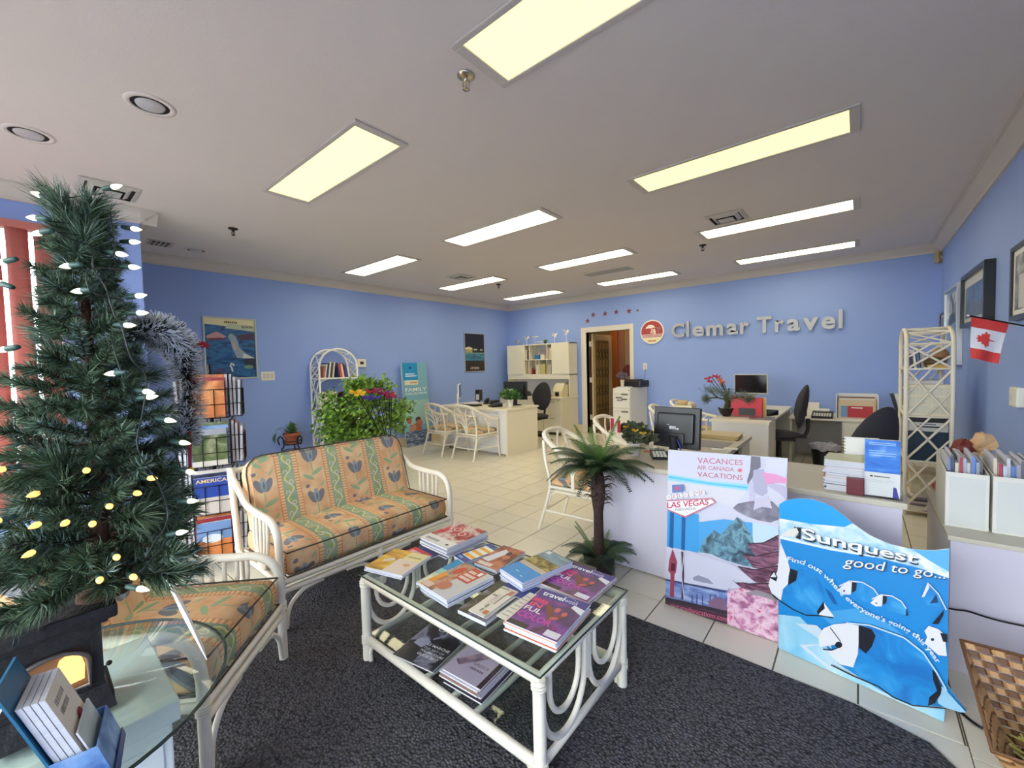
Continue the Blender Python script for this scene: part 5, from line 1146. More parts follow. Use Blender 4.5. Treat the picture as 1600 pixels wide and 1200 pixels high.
# big bushy plant
bc_ = Vector((-4.75, 2.78, 0)); bp_ = thing('bushy_plant', 'large bright green bushy plant behind the sofa', 'plant', bc_)
MB().lathe([(.13, 0), (.17, .26), (.18, .28), (.16, .28), (.15, .25), (.0001, .25)], mat('brown_pot', srgb(110, 78, 60), .7), 24).build('pot', bp_)
tk = MB()
for k in range(5): a = k * 1.3; tk.tube(smooth_path([(.03 * math.cos(a), .03 * math.sin(a), .24), (.05 * math.cos(a), .05 * math.sin(a), .5), (.16 * math.cos(a), .2 * math.sin(a), .85)], 5), [.022 - .0012 * i for i in range(11)], mat('bark_grey', srgb(104, 84, 64), .9, noise=.4, nscale=30), 7)
tk.build('trunk', bp_)
fo = MB(); Rb = random.Random(9); blobs = []
for k in range(60):
    a = Rb.uniform(0, 2 * PI); z = Rb.uniform(.52, 1.18); q = math.sqrt(max(.02, 1 - ((z - .76) / .46) ** 2)); r = .48 * q * Rb.random() ** .5
    blobs.append(Vector((r * math.cos(a) * .8, r * math.sin(a) * 1.15, z)))
blobs += [Vector((0, 0, 1.2)), Vector((.0, -.1, 1.15)), Vector((0, .62, .82)), Vector((0, .3, .9)), Vector((0, -.42, .7))]
for c_ in blobs:
    for k in range(90):
        d = Vector((Rb.gauss(0, 1), Rb.gauss(0, 1), Rb.gauss(0, .8))) * .062; p = c_ + d; n_ = Vector((Rb.gauss(0, 1), Rb.gauss(0, 1), Rb.gauss(.8, .6))).normalized(); u_ = n_.orthogonal().normalized(); v_ = n_.cross(u_); s_ = Rb.uniform(.016, .027)
        fo.add([p - u_ * s_ * 1.3, p - v_ * s_ * .8, p + u_ * s_ * 1.3, p + v_ * s_ * .8], [(0, 1, 2, 3)], Rb.choice((LEAFB, LEAFB, LEAFD)))
fo.build('foliage', bp_, kind='stuff')
FL_ = [ink(236, 190, 50), ink(70, 56, 160), ink(150, 34, 110), ink(170, 30, 60)]
def flower(root, c_, m, r, n=9, seed=1, stemto=None, nm='flower'):
    Rf = random.Random(seed); f = MB()
    for k in range(n):
        a = 2 * PI * k / n; d = Vector((math.cos(a) * .35, math.sin(a), Rf.uniform(-.15, .35))).normalized(); s2 = d.cross(Vector((1, 0, .2))).normalized() * r * .22
        f.add([c_, c_ + d * r * .6 - s2, c_ + d * r, c_ + d * r * .6 + s2], [(0, 1, 2, 3)], m)
    f.ball(c_, r * .16, m, 6, 4)
    if stemto: f.tube(smooth_path([c_, c_.lerp(stemto, .5) + Vector((0, 0, .01)), stemto], 4), .004, BLKM, 5)
    f.build(nm, root)
sfl = thing('flower_spray', 'yellow purple and magenta artificial flowers rising beside the bushy plant', 'flowers', bc_ + Vector((.15, .25, .0)))
for k, (x, y, m) in enumerate(((556, 613, 0), (562, 616, 0), (575, 622, 1), (586, 622, 1), (580, 612, 3), (590, 611, 2), (600, 615, 2), (612, 620, 2), (608, 617, 3))):
    c_ = WX(x, y, bc_.x + .55) - sfl.location; flower(sfl, c_, FL_[m], .075, 10, k, Vector((0, 0, .27)))
# ================================================================== REAR OFFICE
FABC = fabric_mat('floral_fabric_small', P=.24, u0=.05)
def rattan_chair():
    t_ = thing('rattan_chair', 'x', 'chair'); m = RATTAN; sw, sd, sz, bz = .235, .215, .40, .80
    for sx in (-1, 1):
        l = MB(); l.tube(smooth_path([(sx * (sw + .01), -sd - .02, 0), (sx * sw, -sd, .2), (sx * sw, -sd, sz - .01), (sx * sw, -sd + .005, .56)], 5), .014, m, 8); l.build('front_leg', t_)
        l = MB(); l.tube(smooth_path([(sx * (sw - .01), sd + .10, 0), (sx * (sw - .02), sd + .02, .25), (sx * (sw - .03), sd - .005, sz), (sx * (sw - .02), sd + .03, .6), (sx * (sw - .05), sd + .06, bz - .06)], 5), .014, m, 8); l.build('rear_leg', t_)
    r = MB(); r.tube(smooth_path([(-sw, -sd - .01, .57), (-sw - .02, -.05, .60), (-sw + .0, .12, .68), (-sw + .05, sd + .045, .765), (-.09, sd + .085, bz), (.09, sd + .085, bz), (sw - .05, sd + .045, .765), (sw, .12, .68), (sw + .02, -.05, .60), (sw, -sd - .01, .57)], 6), .020, m, 8); r.build('top_rail', t_)
    f = MB(); f.tube([(-sw, -sd, sz - .03), (sw, -sd, sz - .03), (sw - .03, sd, sz - .03), (-sw + .03, sd, sz - .03)], .015, m, 8, closed=True); f.tube([(-sw, -sd, sz - .065), (sw, -sd, sz - .065), (sw - .03, sd, sz - .065), (-sw + .03, sd, sz - .065)], .010, m, 8, closed=True)
    f.box(-sw + .01, sw - .01, -sd + .01, sd - .01, sz - .035, sz - .02, m); f.build('seat_frame', t_)
    q = MB()
    for sx in (-1, 1):
        q.tube(smooth_path([(sx * .012, sd - .0, sz - .02), (sx * .025, sd + .02, .56), (sx * .05, sd + .055, .68), (sx * .09, sd + .075, bz - .01)], 5), .009, m, 7)
        q.tube(smooth_path([(sx * .02, sd, sz + .05), (sx * .04, sd + .02, .56), (sx * .10, sd + .04, .63), (sx * .19, sd + .04, .645)], 5), .008, m, 7)
        q.tube(smooth_path([(sx * .02, sd, sz + .0), (sx * .04, sd + .012, .48), (sx * .10, sd + .025, .545), (sx * .19, sd + .03, .56)], 5), .008, m, 7)
    q.tube([(-.03, sd + .02, .56), (.03, sd + .02, .56)], .008, m, 6); q.build('back_fan', t_)
    for sx in (-1, 1):
        a = MB(); x = sx * (sw + .003)
        a.tube(smooth_path([(x, -.02, sz - .03), (x, -.02, .50), (x, -.07, .56), (x, -.12, .59)], 4), .008, m, 7); a.tube(smooth_path([(x, -.0, sz - .03), (x, .0, .50), (x, .05, .58), (x, .10, .655)], 4), .008, m, 7); a.tube([(x, -.01, sz - .03), (x, -.01, .60)], .008, m, 7); a.build('arm_fan', t_)
    s = MB()
    for sx in (-1, 1): s.tube([(sx * (sw - .005), -sd - .01, .16), (sx * (sw - .018), sd + .045, .17)], .009, m, 7)
    s.tube([(-sw + .02, sd + .045, .17), (sw - .02, sd + .045, .17)], .009, m, 7); s.tube([(-sw, -sd - .008, .13), (sw, -sd - .008, .13)], .009, m, 7); s.build('stretchers', t_)
    b = MB()
    for (x0, y0, x1, y1) in ((-sw, -sd, sw, -sd), (sw, -sd, -sw, -sd), (-sw + .02, sd + .015, sw, sd + .015), (sw - .02, sd + .015, -sw, sd + .015), (-sw, -sd, -sw, sd), (sw, -sd, sw, sd), (-sw + .02, sd, -sw, -sd), (sw - .02, sd, sw, -sd)):
        d = Vector((x1 - x0, y1 - y0, 0)).normalized(); p = Vector((x0, y0, 0)); b.tube(smooth_path([p + Vector((0, 0, .24)), p + d * .02 + Vector((0, 0, .30)), p + d * .06 + Vector((0, 0, sz - .07)), p + d * .12 + Vector((0, 0, sz - .062))], 4), .007, m, 6)
    b.build('brackets', t_, kind='stuff')
    c = MB(); bm = pillow(2 * sw - .05, 2 * sd - .02, .055, FABC, .012); c.bm(bm, FABC, True); c.build('cushion', t_, (-sw + .025, -sd + .01, sz - .02))
    return t_
ch0 = rattan_chair(); CHG = 'white rattan visitor chairs'
def chair_at(x, y, ang, lab):                # ang: direction the sitter looks
    rz = ang + PI / 2; global _c_used
    o = ch0 if not _c_used else copy_tree(ch0)
    _c_used = True; o.location = (x, y, 0); o.rotation_euler = (0, 0, rz); o['label'] = lab; o['group'] = CHG
_c_used = False
chair_at(-5.10, 4.42, PI / 2, 'white rattan chair at the corner desk, nearer the family standee')
chair_at(-4.44, 4.44, PI / 2, 'white rattan chair at the corner desk, nearer the room middle')
chair_at(-1.74, 2.98, 0.10, 'white rattan chair right behind the artificial palm')
chair_at(-1.80, 3.95, 0.0, 'white rattan chair behind the palm with its back towards the filing cabinet')
chair_at(-1.78, 5.35, .12, 'white rattan chair at the rear desk, nearer the filing cabinet side')
chair_at(-1.78, 6.15, .0, 'white rattan chair at the rear desk, nearer the lettered wall')
# ------------------------------------------------------------------ corner desk
D1 = dict(x0=-5.57, x1=-4.04, y0=4.68, y1=5.45, z=.715)
LAV = mat('white_laminate', srgb(232, 230, 230), .4)
dk = thing('corner_desk', 'cream office desk with two rattan chairs in front', 'desk', ((D1['x0'] + D1['x1']) / 2, (D1['y0'] + D1['y1']) / 2, 0)); w2, d2, z = (D1['x1'] - D1['x0']) / 2, (D1['y1'] - D1['y0']) / 2, D1['z']
MB().box(-w2 - .02, w2 + .02, -d2 - .02, d2 + .02, z - .028, z, CREAM, .004).build('desk_top', dk)
MB().box(w2 - .03, w2, -d2, d2, 0, z - .028, CREAM, .002).build('end_panel', dk); MB().box(-w2, -w2 + .03, -d2, d2, 0, z - .028, CREAM, .002).build('end_panel', dk)
MB().box(-w2 + .03, w2 - .03, -d2 + .02, -d2 + .04, .03, z - .028, LAV).build('modesty_panel', dk)
MB().box(-w2 + .03, -w2 + .4, d2 - .5, d2 - .02, .05, z - .03, CREAM, .003).build('drawer_unit', dk)
def on_desk(px, py, z): p = G(px, py, z); return Vector((p.x, p.y, z))
Z1 = D1['z'] + .0005
# monitor builder
SCR = mat('dark_screen', srgb(8, 9, 14), .12)
def monitor(lab, loc, rz, w_, h_, bez, zbot, name='monitor', logo=False, tilt=0.0, thick=.05):
    t_ = thing(name, lab, 'monitor', loc, rz)
    p = MB(); p.box(-w_ / 2, w_ / 2, 0, .022, zbot, zbot + h_, bez, .006); p.build('housing', t_)
    MB().box(-w_ / 2 + .014, w_ / 2 - .014, -.0015, .0, zbot + .018, zbot + h_ - .014, SCR).build('screen', t_)
    b = MB(); b.box(-w_ * .36, w_ * .36, .022, thick, zbot + h_ * .18, zbot + h_ * .88, bez, .012); b.build('rear_cover', t_)
    s = MB(); s.box(-.045, .045, .03, .055, .01, zbot + h_ * .35, bez, .006); s.build('stand_neck', t_)
    s = MB(); s.lathe([(.11, 0), (.11, .006), (.06, .014), (.0001, .016)], bez, 24, cy=.03); s.build('stand_base', t_)
    if logo:
        l = MB(); sh = Sheet(l, (w_ * .10, thick, zbot + h_ * .52), (-w_ * .2, 0, 0), (0, 0, h_ * .16), (0, 1, 0)); wt_ = ink(206, 206, 214); sh.ell(.2, .5, .10, .35, wt_); sh.bars(.05, .1, .9, .5, wt_); sh.rect(.0, .8, .18, .9, wt_); l.build('logo', t_)
    return t_
monitor('black desktop monitor on the corner desk seen from the side', Vector((WY(806, 620, 5.33).x, 5.33, Z1)), .2 + PI, .44, .30, BLACK, .09)
monitor('white slim monitor edge on at the end of the corner desk', Vector((WY(719, 620, 5.02).x, 5.02, Z1)), 2.3, .40, .26, WHITE, .10, thick=.03)
ph = mat('phone_black', srgb(20, 20, 24), .35)
def phone(lab, loc, rz):
    t_ = thing('desk_phone', lab, 'telephone', loc, rz)
    b = MB(); b.prism([(-.10, -.09, 0), (-.10, .09, 0), (-.10, .09, .06), (-.10, -.09, .02)], (.20, 0, 0), ph); b.build('body', t_)
    h = MB(); h.tube(smooth_path([(-.07, -.08, .052), (-.07, -.05, .07), (-.07, .05, .085), (-.07, .09, .08)], 4), [.022] + [.016] * 11 + [.022], ph, 8); h.build('handset', t_)
    k = MB()
    for i in range(3):
        for j in range(4): k.box(-.02 + i * .03, .0 + i * .03, -.06 + j * .03, -.04 + j * .03, .022 + j * .0065, .036 + j * .0075, mat('phone_keys', srgb(96, 96, 104), .5))
    k.build('keypad', t_, kind='stuff'); return t_
phone('black desk phone among papers on the corner desk', Vector((WY(766, 620, 5.28).x, 5.28, Z1)), .4)
phone('black phone at the front edge of the corner desk', on_desk(779, 637, .715) + Vector((-.16, .1, 0)), -.5)
kb = thing('keyboard', 'black keyboard lying on the corner desk', 'keyboard', Vector((WY(735, 634, 4.88).x, 4.86, Z1)), 3.2)
MB().box(-.22, .22, -.075, .075, 0, .022, BLACK, .005).build('body', kb)
k_ = MB()
for i in range(15):
    for j in range(5): k_.box(-.205 + i * .0275, -.182 + i * .0275, -.065 + j * .027, -.043 + j * .027, .022, .027, ph)
k_.build('keys', kb, kind='stuff')
sp = thing('desk_speaker', 'black upright speaker standing on the corner desk', 'speaker', Vector((WY(748, 610, 5.33).x, 5.33, Z1)), .3)
MB().box(-.05, .05, -.05, .05, .04, .24, BLACK, .012).build('cabinet', sp); MB().box(-.028, .028, -.0525, -.05, .06, .16, mat('speaker_grille', srgb(190, 190, 190), .6)).build('grille', sp); MB().lathe([(.05, 0), (.045, .01), (.02, .02), (.018, .05)], BLACK, 16).build('foot', sp)
for k in range(3):
    p_ = Vector((WY(742, 620, 5.05).x - .02 + .01 * k, 5.0, Z1 + .012 * k)); MB().box(-.11, .11, -.15, .15, .0003, .0115, PAGES).build('paper_stack', loc=p_, rz=.2 + .15 * k, label=['paper ream at the bottom of the corner desk pile', 'paper ream in the middle of the corner desk pile', 'paper ream on top of the corner desk pile'][k], cat='paper', group='paper reams on the corner desk')
def pot_plant(name, lab, loc, pr, ph_, potm, leafm, R, Hh, n, flow=None, seed=1, ls=.03):
    t_ = thing(name, lab, 'plant', loc); MB().lathe([(pr * .75, 0), (pr, ph_), (pr * 1.06, ph_), (pr * 1.06, ph_ - .012), (pr * .9, ph_ - .012), (.0001, ph_ - .014)], potm, 20).build('pot', t_)
    Rr = random.Random(seed); st = MB(); fo = MB()
    for k in range(n):
        a = Rr.uniform(0, 2 * PI); e = Rr.uniform(.2, 1.35); tip = Vector((R * math.cos(a) * math.cos(e), R * math.sin(a) * math.cos(e), ph_ + Hh * math.sin(e)))
        if k % 5 == 0: st.tube([(0, 0, ph_ - .015), tip * .5 + Vector((0, 0, ph_ * .5)), tip], .0025, leafm, 4)
        for q in range(5):
            c_ = Vector((0, 0, ph_)).lerp(tip, Rr.uniform(.45, 1.05)); d = (tip - Vector((0, 0, ph_)) + Vector((Rr.gauss(0, 1), Rr.gauss(0, 1), Rr.gauss(0, .6))) * R * .8).normalized(); s2 = d.orthogonal().normalized() * ls * .4
            fo.add([c_, c_ + d * ls * .5 - s2, c_ + d * ls, c_ + d * ls * .5 + s2], [(0, 1, 2, 3)], leafm)
    st.build('stems', t_, kind='stuff'); fo.build('foliage', t_, kind='stuff')
    if flow:
        for k in range(flow[1]):
            a = Rr.uniform(0, 2 * PI); e = Rr.uniform(.3, 1.3); c_ = Vector((R * math.cos(a) * math.cos(e), R * math.sin(a) * math.cos(e), ph_ + Hh * math.sin(e))) * 1.02
            f = MB()
            for j in range(5): d = Vector((math.cos(j * 1.257 + a), math.sin(j * 1.257 + a), .5)).normalized(); s2 = d.orthogonal().normalized() * flow[2] * .35; f.add([c_, c_ + d * flow[2] * .6 - s2, c_ + d * flow[2], c_ + d * flow[2] * .6 + s2], [(0, 1, 2, 3)], flow[0])
            f.ball(c_, flow[2] * .25, ink(230, 200, 90), 6, 4); f.build('blossom', t_)
    return t_
pot_plant('desk_plant', 'small blossoming plant in a white pot on the corner desk', Vector((WY(797, 630, 4.98).x, 4.98, Z1)), .055, .12, WHITE, LEAF, .17, .16, 46, (ink(230, 222, 200), 12, .02), 3, .05)
# office chairs
CHF = mat('charcoal_upholstery', srgb(52, 50, 56), .9, noise=.15, nscale=60)
def office_chair(lab, loc, rz, bh_=.52, lift=0.0):
    t_ = thing('office_chair', lab, 'office chair', loc, rz, 'charcoal swivel chairs')
    s = MB(); s.ball((0, 0, .46), (.24, .23, .045), CHF, 20, 8); s.build('seat', t_); MB().box(-.17, .17, -.15, .15, .405, .43, BLACK, .01).build('seat_pan', t_)
    b = MB(); V = []; F = []; n, kx = 10, 6
    bm = bmesh.new(); bmesh.ops.create_uvsphere(bm, u_segments=20, v_segments=12, radius=1)
    for v in bm.verts:
        x, y, zz = v.co; sq = 1 - .15 * zz if zz > 0 else 1 - .10 * abs(zz)
        v.co = Vector((x * .215 * sq, .24 + y * .045 + .05 * x * x * -1 + .04 * zz, .54 + bh_ / 2 + lift + zz * bh_ / 2))
    b.bm(bm, CHF, True); b.build('backrest', t_)
    MB().box(-.035, .035, .17, .275, .43, .47, BLACK, .006).build('back_bracket', t_); MB().tube(smooth_path([(0, .25, .44), (0, .285, .52), (0, .29, .66)], 4), .02, BLACK, 8).build('back_stem', t_)
    MB().tube([(0, 0, .10), (0, 0, .41)], .028, BLACK, 12).build('gas_column', t_)
    for k in range(5):
        a = k * 2 * PI / 5 + .3; c_, s2 = math.cos(a), math.sin(a); l = MB(); l.tube([(0, 0, .115), (.14 * c_, .14 * s2, .10), (.27 * c_, .27 * s2, .065)], [.028, .024, .016], BLACK, 8); lo = l.build('base_arm', t_)
        cst = MB(); cst.ball((.275 * c_, .275 * s2, .03), (.03, .03, .03), BLACK, 10, 6); cst.build('caster', lo)
    return t_
oc = office_chair('charcoal swivel chair behind the corner desk', (-4.45, 5.95, 0), 0)
oc2 = copy_tree(oc, None, (-.74, 5.88, 0), -PI / 2 + .2, 'charcoal swivel chair at the rear desk beside the waste bin')
# ------------------------------------------------------------------ hutch credenza
YH = 6.97; hxx0, hxx1 = -5.95, -4.36; ztop = 1.81; HM = mat('hutch_cream', srgb(238, 230, 206), .4, noise=.02, nscale=4)
def hx_(px, py=560): return WY(px, py, YH).x
def hz_(px, py): return WY(px, py, YH).z
hu = thing('hutch_cabinet', 'cream wall hutch with two doors over an open cubby', 'cabinet', ((hxx0 + hxx1) / 2, YB - .02, 0)); ox, oy = -(hxx0 + hxx1) / 2, -(YB - .02)
zD = hz_(890, 584.5); zR = hz_(890, 590)
xa, xb = hx_(819), hx_(862)
def hb(x0, x1, y0, y1, z0, z1, nm, m=HM, c=.002): return MB().box(x0 + ox, x1 + ox, y0 + oy, y1 + oy, z0, z1, m, c).build(nm, hu)
hb(hxx1 - .02, hxx1, YH, YB - .02, .735, ztop, 'side_panel'); hb(hxx0, hxx0 + .02, YH, YB - .02, .735, ztop, 'side_panel'); hb(hxx0, hxx1, YH, YB - .02, ztop - .02, ztop, 'top_panel')
hb(hxx0, hxx1, YH, YB - .02, zD - .02, zD, 'bottom_panel'); hb(hxx0 + .02, hxx1 - .02, YH + .0, YH + .02, zR - .03, zD - .02, 'valance'); hb(hxx0 + .02, hxx1 - .02, YB - .035, YB - .021, .735, ztop - .02, 'back_panel', mat('grey_back', srgb(206, 204, 206), .5))
for (a, b2, hx) in ((hxx0 + .004, xa - .006, xa - .04), (xb + .006, hxx1 - .004, xb + .035)):
    d = hb(a, b2, YH - .018, YH - .001, zD + .004, ztop - .006, 'door'); MB().tube(smooth_path([(hx + ox, YH - .018 + oy, 1.55), (hx + ox, YH - .04 + oy, 1.58), (hx + ox, YH - .04 + oy, 1.64), (hx + ox, YH - .018 + oy, 1.67)], 3), .005, HM, 6).build('handle', d)
for x in (xa, xb): hb(x - .008, x + .008, YH, YB - .036, zD, ztop - .02, 'divider')
zm = (zD + ztop) / 2 - .01; hb(xa, xb, YH, YB - .036, zm - .008, zm + .008, 'cubby_shelf')
cub = [xa + (xb - xa) * q for q in (.19, .82)]
for x in cub: hb(x - .005, x + .005, YH + .005, YB - .036, zm + .008, ztop - .02, 'cubby_divider')
cub2 = [xa + (xb - xa) * q for q in (.16, .42, .54, .82)]
for x in cub2: hb(x - .005, x + .005, YH + .005, YB - .036, zD, zm - .008, 'cubby_divider')
BKH = 'books and boxes in the hutch cubby'
bk = MB().box(-.06, .06, -.05, .05, 0, .09, ink(40, 120, 170), .006); bk.build('blue_tin', loc=(xa + (xb - xa) * .42, YH + .1, zm + .0085), label='blue tin in the upper hutch cubby', cat='tin')
MB().box(-.05, .05, -.05, .05, 0, .10, ink(226, 214, 196), .006).build('cream_tin', loc=(xa + (xb - xa) * .62, YH + .1, zm + .0085), label='cream box beside the blue tin in the hutch', cat='box')
MB().box(-.10, .10, -.01, .01, 0, .20, ink(190, 170, 176), .003).build('framed_card', loc=(xa + (xb - xa) * .5, YH + .22, zm + .0085), label='pinkish card with brown band standing behind the blue tin', cat='card')
for k in range(3): book('%s book in the narrow left hutch cubby' % ['white', 'dark', 'grey'][k], Vector((xa + .025 + k * .032, YH + .04, zm + .0085)), Vector((1, 0, 0)), .02, .2 - .02 * k, .15, [ink(222, 216, 206), ink(60, 56, 66), ink(150, 150, 150)][k], 0, BKH)
for k in range(3): book('%s folder leaning in the right hutch cubby' % ['tan', 'white', 'cream'][k], Vector((cub[1] + .02 + k * .03, YH + .04, zm + .0085)), Vector((1, 0, 0)), .018, .23, .15, [ink(196, 170, 120), ink(230, 226, 220), ink(214, 200, 170)][k], 0, BKH, 'folder', 'folder')
book('red bound book lying open ended in the lower hutch cubby', Vector((cub2[0] + .07, YH + .03, zD + .0005)), Vector((1, 0, 0)), .035, .09, .15, ink(150, 50, 44), 0, BKH)
book('pink paperback beside the red book in the lower hutch cubby', Vector((cub2[0] + .02, YH + .03, zD + .0005)), Vector((1, 0, 0)), .03, .14, .15, ink(206, 160, 150), 0, BKH)
for k in range(2): book('%s binder in the lower hutch cubby' % ['white', 'cream'][k], Vector((cub2[1] + .012 + k * .045, YH + .03, zD + .0005)), Vector((1, 0, 0)), .034, .2, .17, [ink(232, 230, 222), ink(222, 206, 170)][k], 0, BKH, 'binder', 'binder')
book('wide olive binder in the lower hutch cubby', Vector((cub2[2] + .02, YH + .03, zD + .0005)), Vector((1, 0, 0)), .12, .21, .17, ink(196, 186, 120), 0, BKH, 'binder', 'binder')
for k in range(2): book('%s folder at the end of the lower hutch cubby' % ['beige', 'grey'][k], Vector((cub2[3] + .02 + k * .035, YH + .03, zD + .0005)), Vector((1, 0, 0)), .026, .2, .17, [ink(214, 196, 160), ink(190, 186, 180)][k], 0, BKH, 'folder', 'folder')
# ornaments on top
OW = mat('white_ceramic', srgb(240, 240, 238), .25)
def gull(lab, px, h, dirx, m=OW, kind='bird'):
    x = WY(px, 530, YH + .15).x; t_ = thing('bird_figurine', lab, 'figurine', (x, YH + .15, ztop + .0005), 0, 'figurines on top of the hutch')
    MB().lathe([(.025, 0), (.022, .008), (.004, .012), (.004, h * .6)], m, 12).build('stand', t_)
    b = MB(); b.ball((0, 0, h * .66), (.05, .016, .016), m, 10, 6, Matrix.Rotation(-.5 * dirx, 3, 'Y')); b.ball((.045 * dirx, 0, h * .74), .014, m, 8, 6); b.tube([(.055 * dirx, 0, h * .74), (.08 * dirx, 0, h * .735)], [.005, .001], ink(220, 180, 90), 6); b.build('body', t_)
    w = MB()
    for s2 in (-1, 1): w.add([(-.02 * dirx, s2 * .01, h * .68), (.03 * dirx, s2 * .01, h * .70), (.03 * dirx, s2 * .06, h * .9), (-.03 * dirx, s2 * .09, h)], [(0, 1, 2, 3)], m)
    w.build('wings', t_)
gull('squat pale bird figurine at the wall end of the hutch top', 808, .12, -1, mat('grey_ceramic', srgb(190, 186, 180), .3))
gull('white gull figurine with raised wings on the hutch top', 823, .20, 1)
t_ = thing('airplane_model', 'small model airplane on a thin stand on the hutch top', 'figurine', (WY(836, 530, YH + .15).x, YH + .15, ztop + .0005), .3, 'figurines on top of the hutch')
MB().lathe([(.03, 0), (.028, .006), (.003, .01), (.003, .16)], OW, 12).build('stand', t_)
b = MB(); b.tube([(-.08, 0, .17), (-.06, 0, .165), (.06, 0, .165), (.09, 0, .168)], [.004, .011, .011, .002], OW, 8); b.add([(-.01, -.09, .165), (.03, 0, .165), (-.01, .09, .165), (-.03, 0, .165)], [(0, 1, 2, 3)], ink(90, 100, 120)); b.add([(-.08, 0, .17), (-.05, 0, .17), (-.08, 0, .20)], [(0, 1, 2)], ink(60, 76, 120)); b.build('airplane', t_)
pot_plant('tiny_plant', 'tiny white flower pot on the hutch top', Vector((WY(852, 528, YH + .12).x, YH + .12, ztop + .0005)), .028, .035, BLACK, LEAF, .05, .04, 14, (ink(240, 240, 236), 5, .022), 6, .025)
t_ = thing('airplane_model', 'long grey model airplane resting beside the tiny plant', 'figurine', (WY(846, 530, YH + .2).x, YH + .2, ztop + .0005), .1, 'figurines on top of the hutch')
b = MB(); b.tube([(-.13, 0, .06), (-.1, 0, .055), (.1, 0, .055), (.14, 0, .058)], [.003, .010, .010, .002], OW, 8); b.build('airplane', t_); MB().lathe([(.03, 0), (.004, .01), (.004, .05)], OW, 10).build('stand', t_)
gull('slender white heron figurine on the hutch top', 866.5, .22, -1); gull('tall white egret figurine at the doorway end of the hutch top', 885, .27, 1)
# credenza below
YC = 6.66; cr = thing('credenza', 'cream credenza with filing drawers under the hutch', 'cabinet', ((hxx0 + hxx1) / 2, (YC + YB - .02) / 2, 0)); oy2 = -(YC + YB - .02) / 2
def cb(x0, x1, y0, y1, z0, z1, nm, m=HM, par=None, c=.002): return MB().box(x0 + ox, x1 + ox, y0 + oy2, y1 + oy2, z0, z1, m, c).build(nm, par or cr)
cb(hxx0, hxx1 + .02, YC - .02, YB - .02, .707, .7345, 'counter_top'); cb(hxx1 - .02, hxx1, YC, YB - .02, 0, .707, 'end_panel'); cb(hxx0, hxx1 - .02, YC + .03, YB - .03, .05, .707, 'body')
dw = .40
for c2 in range(2):
    x1 = hxx1 - .025 - c2 * (dw + .02)
    for r in range(2):
        d = cb(x1 - dw, x1, YC + .008, YC + .03, .06 + r * .325, .06 + r * .325 + .315, 'drawer'); cb(x1 - dw / 2 - .06, x1 - dw / 2 + .06, YC - .004, YC + .008, .06 + r * .325 + .26, .06 + r * .325 + .275, 'handle', mat('drawer_pull', srgb(190, 176, 140), .35, .3), d)
    cb(x1 - .06, x1 - .045, YC + .003, YC + .008, .66, .675, 'lock', BLKM)
ZC = .7350
t_ = thing('file_sorter', 'cream desktop file holder with papers and black label on the credenza', 'file holder', (hxx1 - .16, YC + .22, ZC))
b = MB(); b.prism([(-.11, -.12, 0), (-.11, .12, 0), (-.11, .12, .24), (-.11, -.04, .24), (-.11, -.12, .12)], (.22, 0, 0), mat('sorter_cream', srgb(232, 218, 180), .5)); b.build('box', t_); MB().box(-.05, .04, -.1225, -.12, .02, .10, BLACK).build('label_plate', t_)
for k in range(3): MB().box(-.09, .09, -.02 + k * .04, -.015 + k * .04, .12, .27 + .01 * k, [PAPER, ink(230, 190, 160), ink(150, 170, 110)][k]).build('sheet', t_)
for k, (dx, hh, mm, lb) in enumerate(((-.50, .05, ink(60, 56, 60), 'dark stapler box on the credenza'), (-.72, .07, ink(86, 80, 90), 'grey desk tray on the credenza'), (-.34, .035, ink(206, 190, 110), 'yellow notepad stack on the credenza'), (-.95, .10, ink(44, 42, 48), 'black tape dispenser on the credenza'))):
    b = MB(); b.box(-.07, .07, -.06, .06, 0, hh * .6, mm, .006); b.box(-.05, .04, -.045, .045, hh * .6, hh, mm, .008); b.build('desk_item', loc=(hxx1 + dx, YC + .2, ZC), rz=.2 * k, label=lb, cat='office supply')
# ------------------------------------------------------------------ filing cabinet by the door
FZ = .945; FC = mat('file_grey', srgb(228, 224, 212), .4); q0 = G(953, 607, FZ); q1 = G(987.5, 606.5, FZ); fx0, fx1, fy = q0.x, q1.x, (q0.y + q1.y) / 2
fc = thing('filing_cabinet', 'off white three drawer filing cabinet right of the doorway', 'filing cabinet', ((fx0 + fx1) / 2, fy, 0)); hw = (fx1 - fx0) / 2; dpt = min(.78, YB - .03 - fy)
MB().box(-hw, hw, .02, dpt, 0, FZ, FC, .004).build('body', fc)
for r in range(3):
    d = MB().box(-hw + .008, hw - .008, 0, .022, .03 + r * .292, .03 + r * .292 + .282, FC, .004).build('drawer', fc); MB().box(hw - .15, hw - .035, -.006, .002, .03 + r * .292 + .215, .03 + r * .292 + .245, mat('pull_grey', srgb(130, 124, 116), .4, .4), .002).build('handle', d); MB().box(-hw + .04, -hw + .2, -.002, .001, .03 + r * .292 + .22, .03 + r * .292 + .245, mat('label_grey', srgb(214, 210, 200), .5)).build('label_slot', d)
b = MB(); sh = Sheet(b, (-hw + .06, -.0005, .72), (.24, 0, 0), (0, 0, .10), (0, -1, 0)); sh.bars(.0, .5, .5, .3, ink(70, 70, 90)); sh.rect(.45, .3, .85, .5, ink(60, 60, 66)); sh.bars(.1, .1, .4, .25, ink(90, 90, 110)); b.build('sticker', fc)
MB().box(hw - .03, hw - .018, -.004, .022, .905, .917, BLKM).build('lock', fc)
px_ = thing('fax_machine', 'black fax machine with paper on the filing cabinet', 'fax machine', (fx1 - .10, fy + .46, FZ + .0005), -.1)
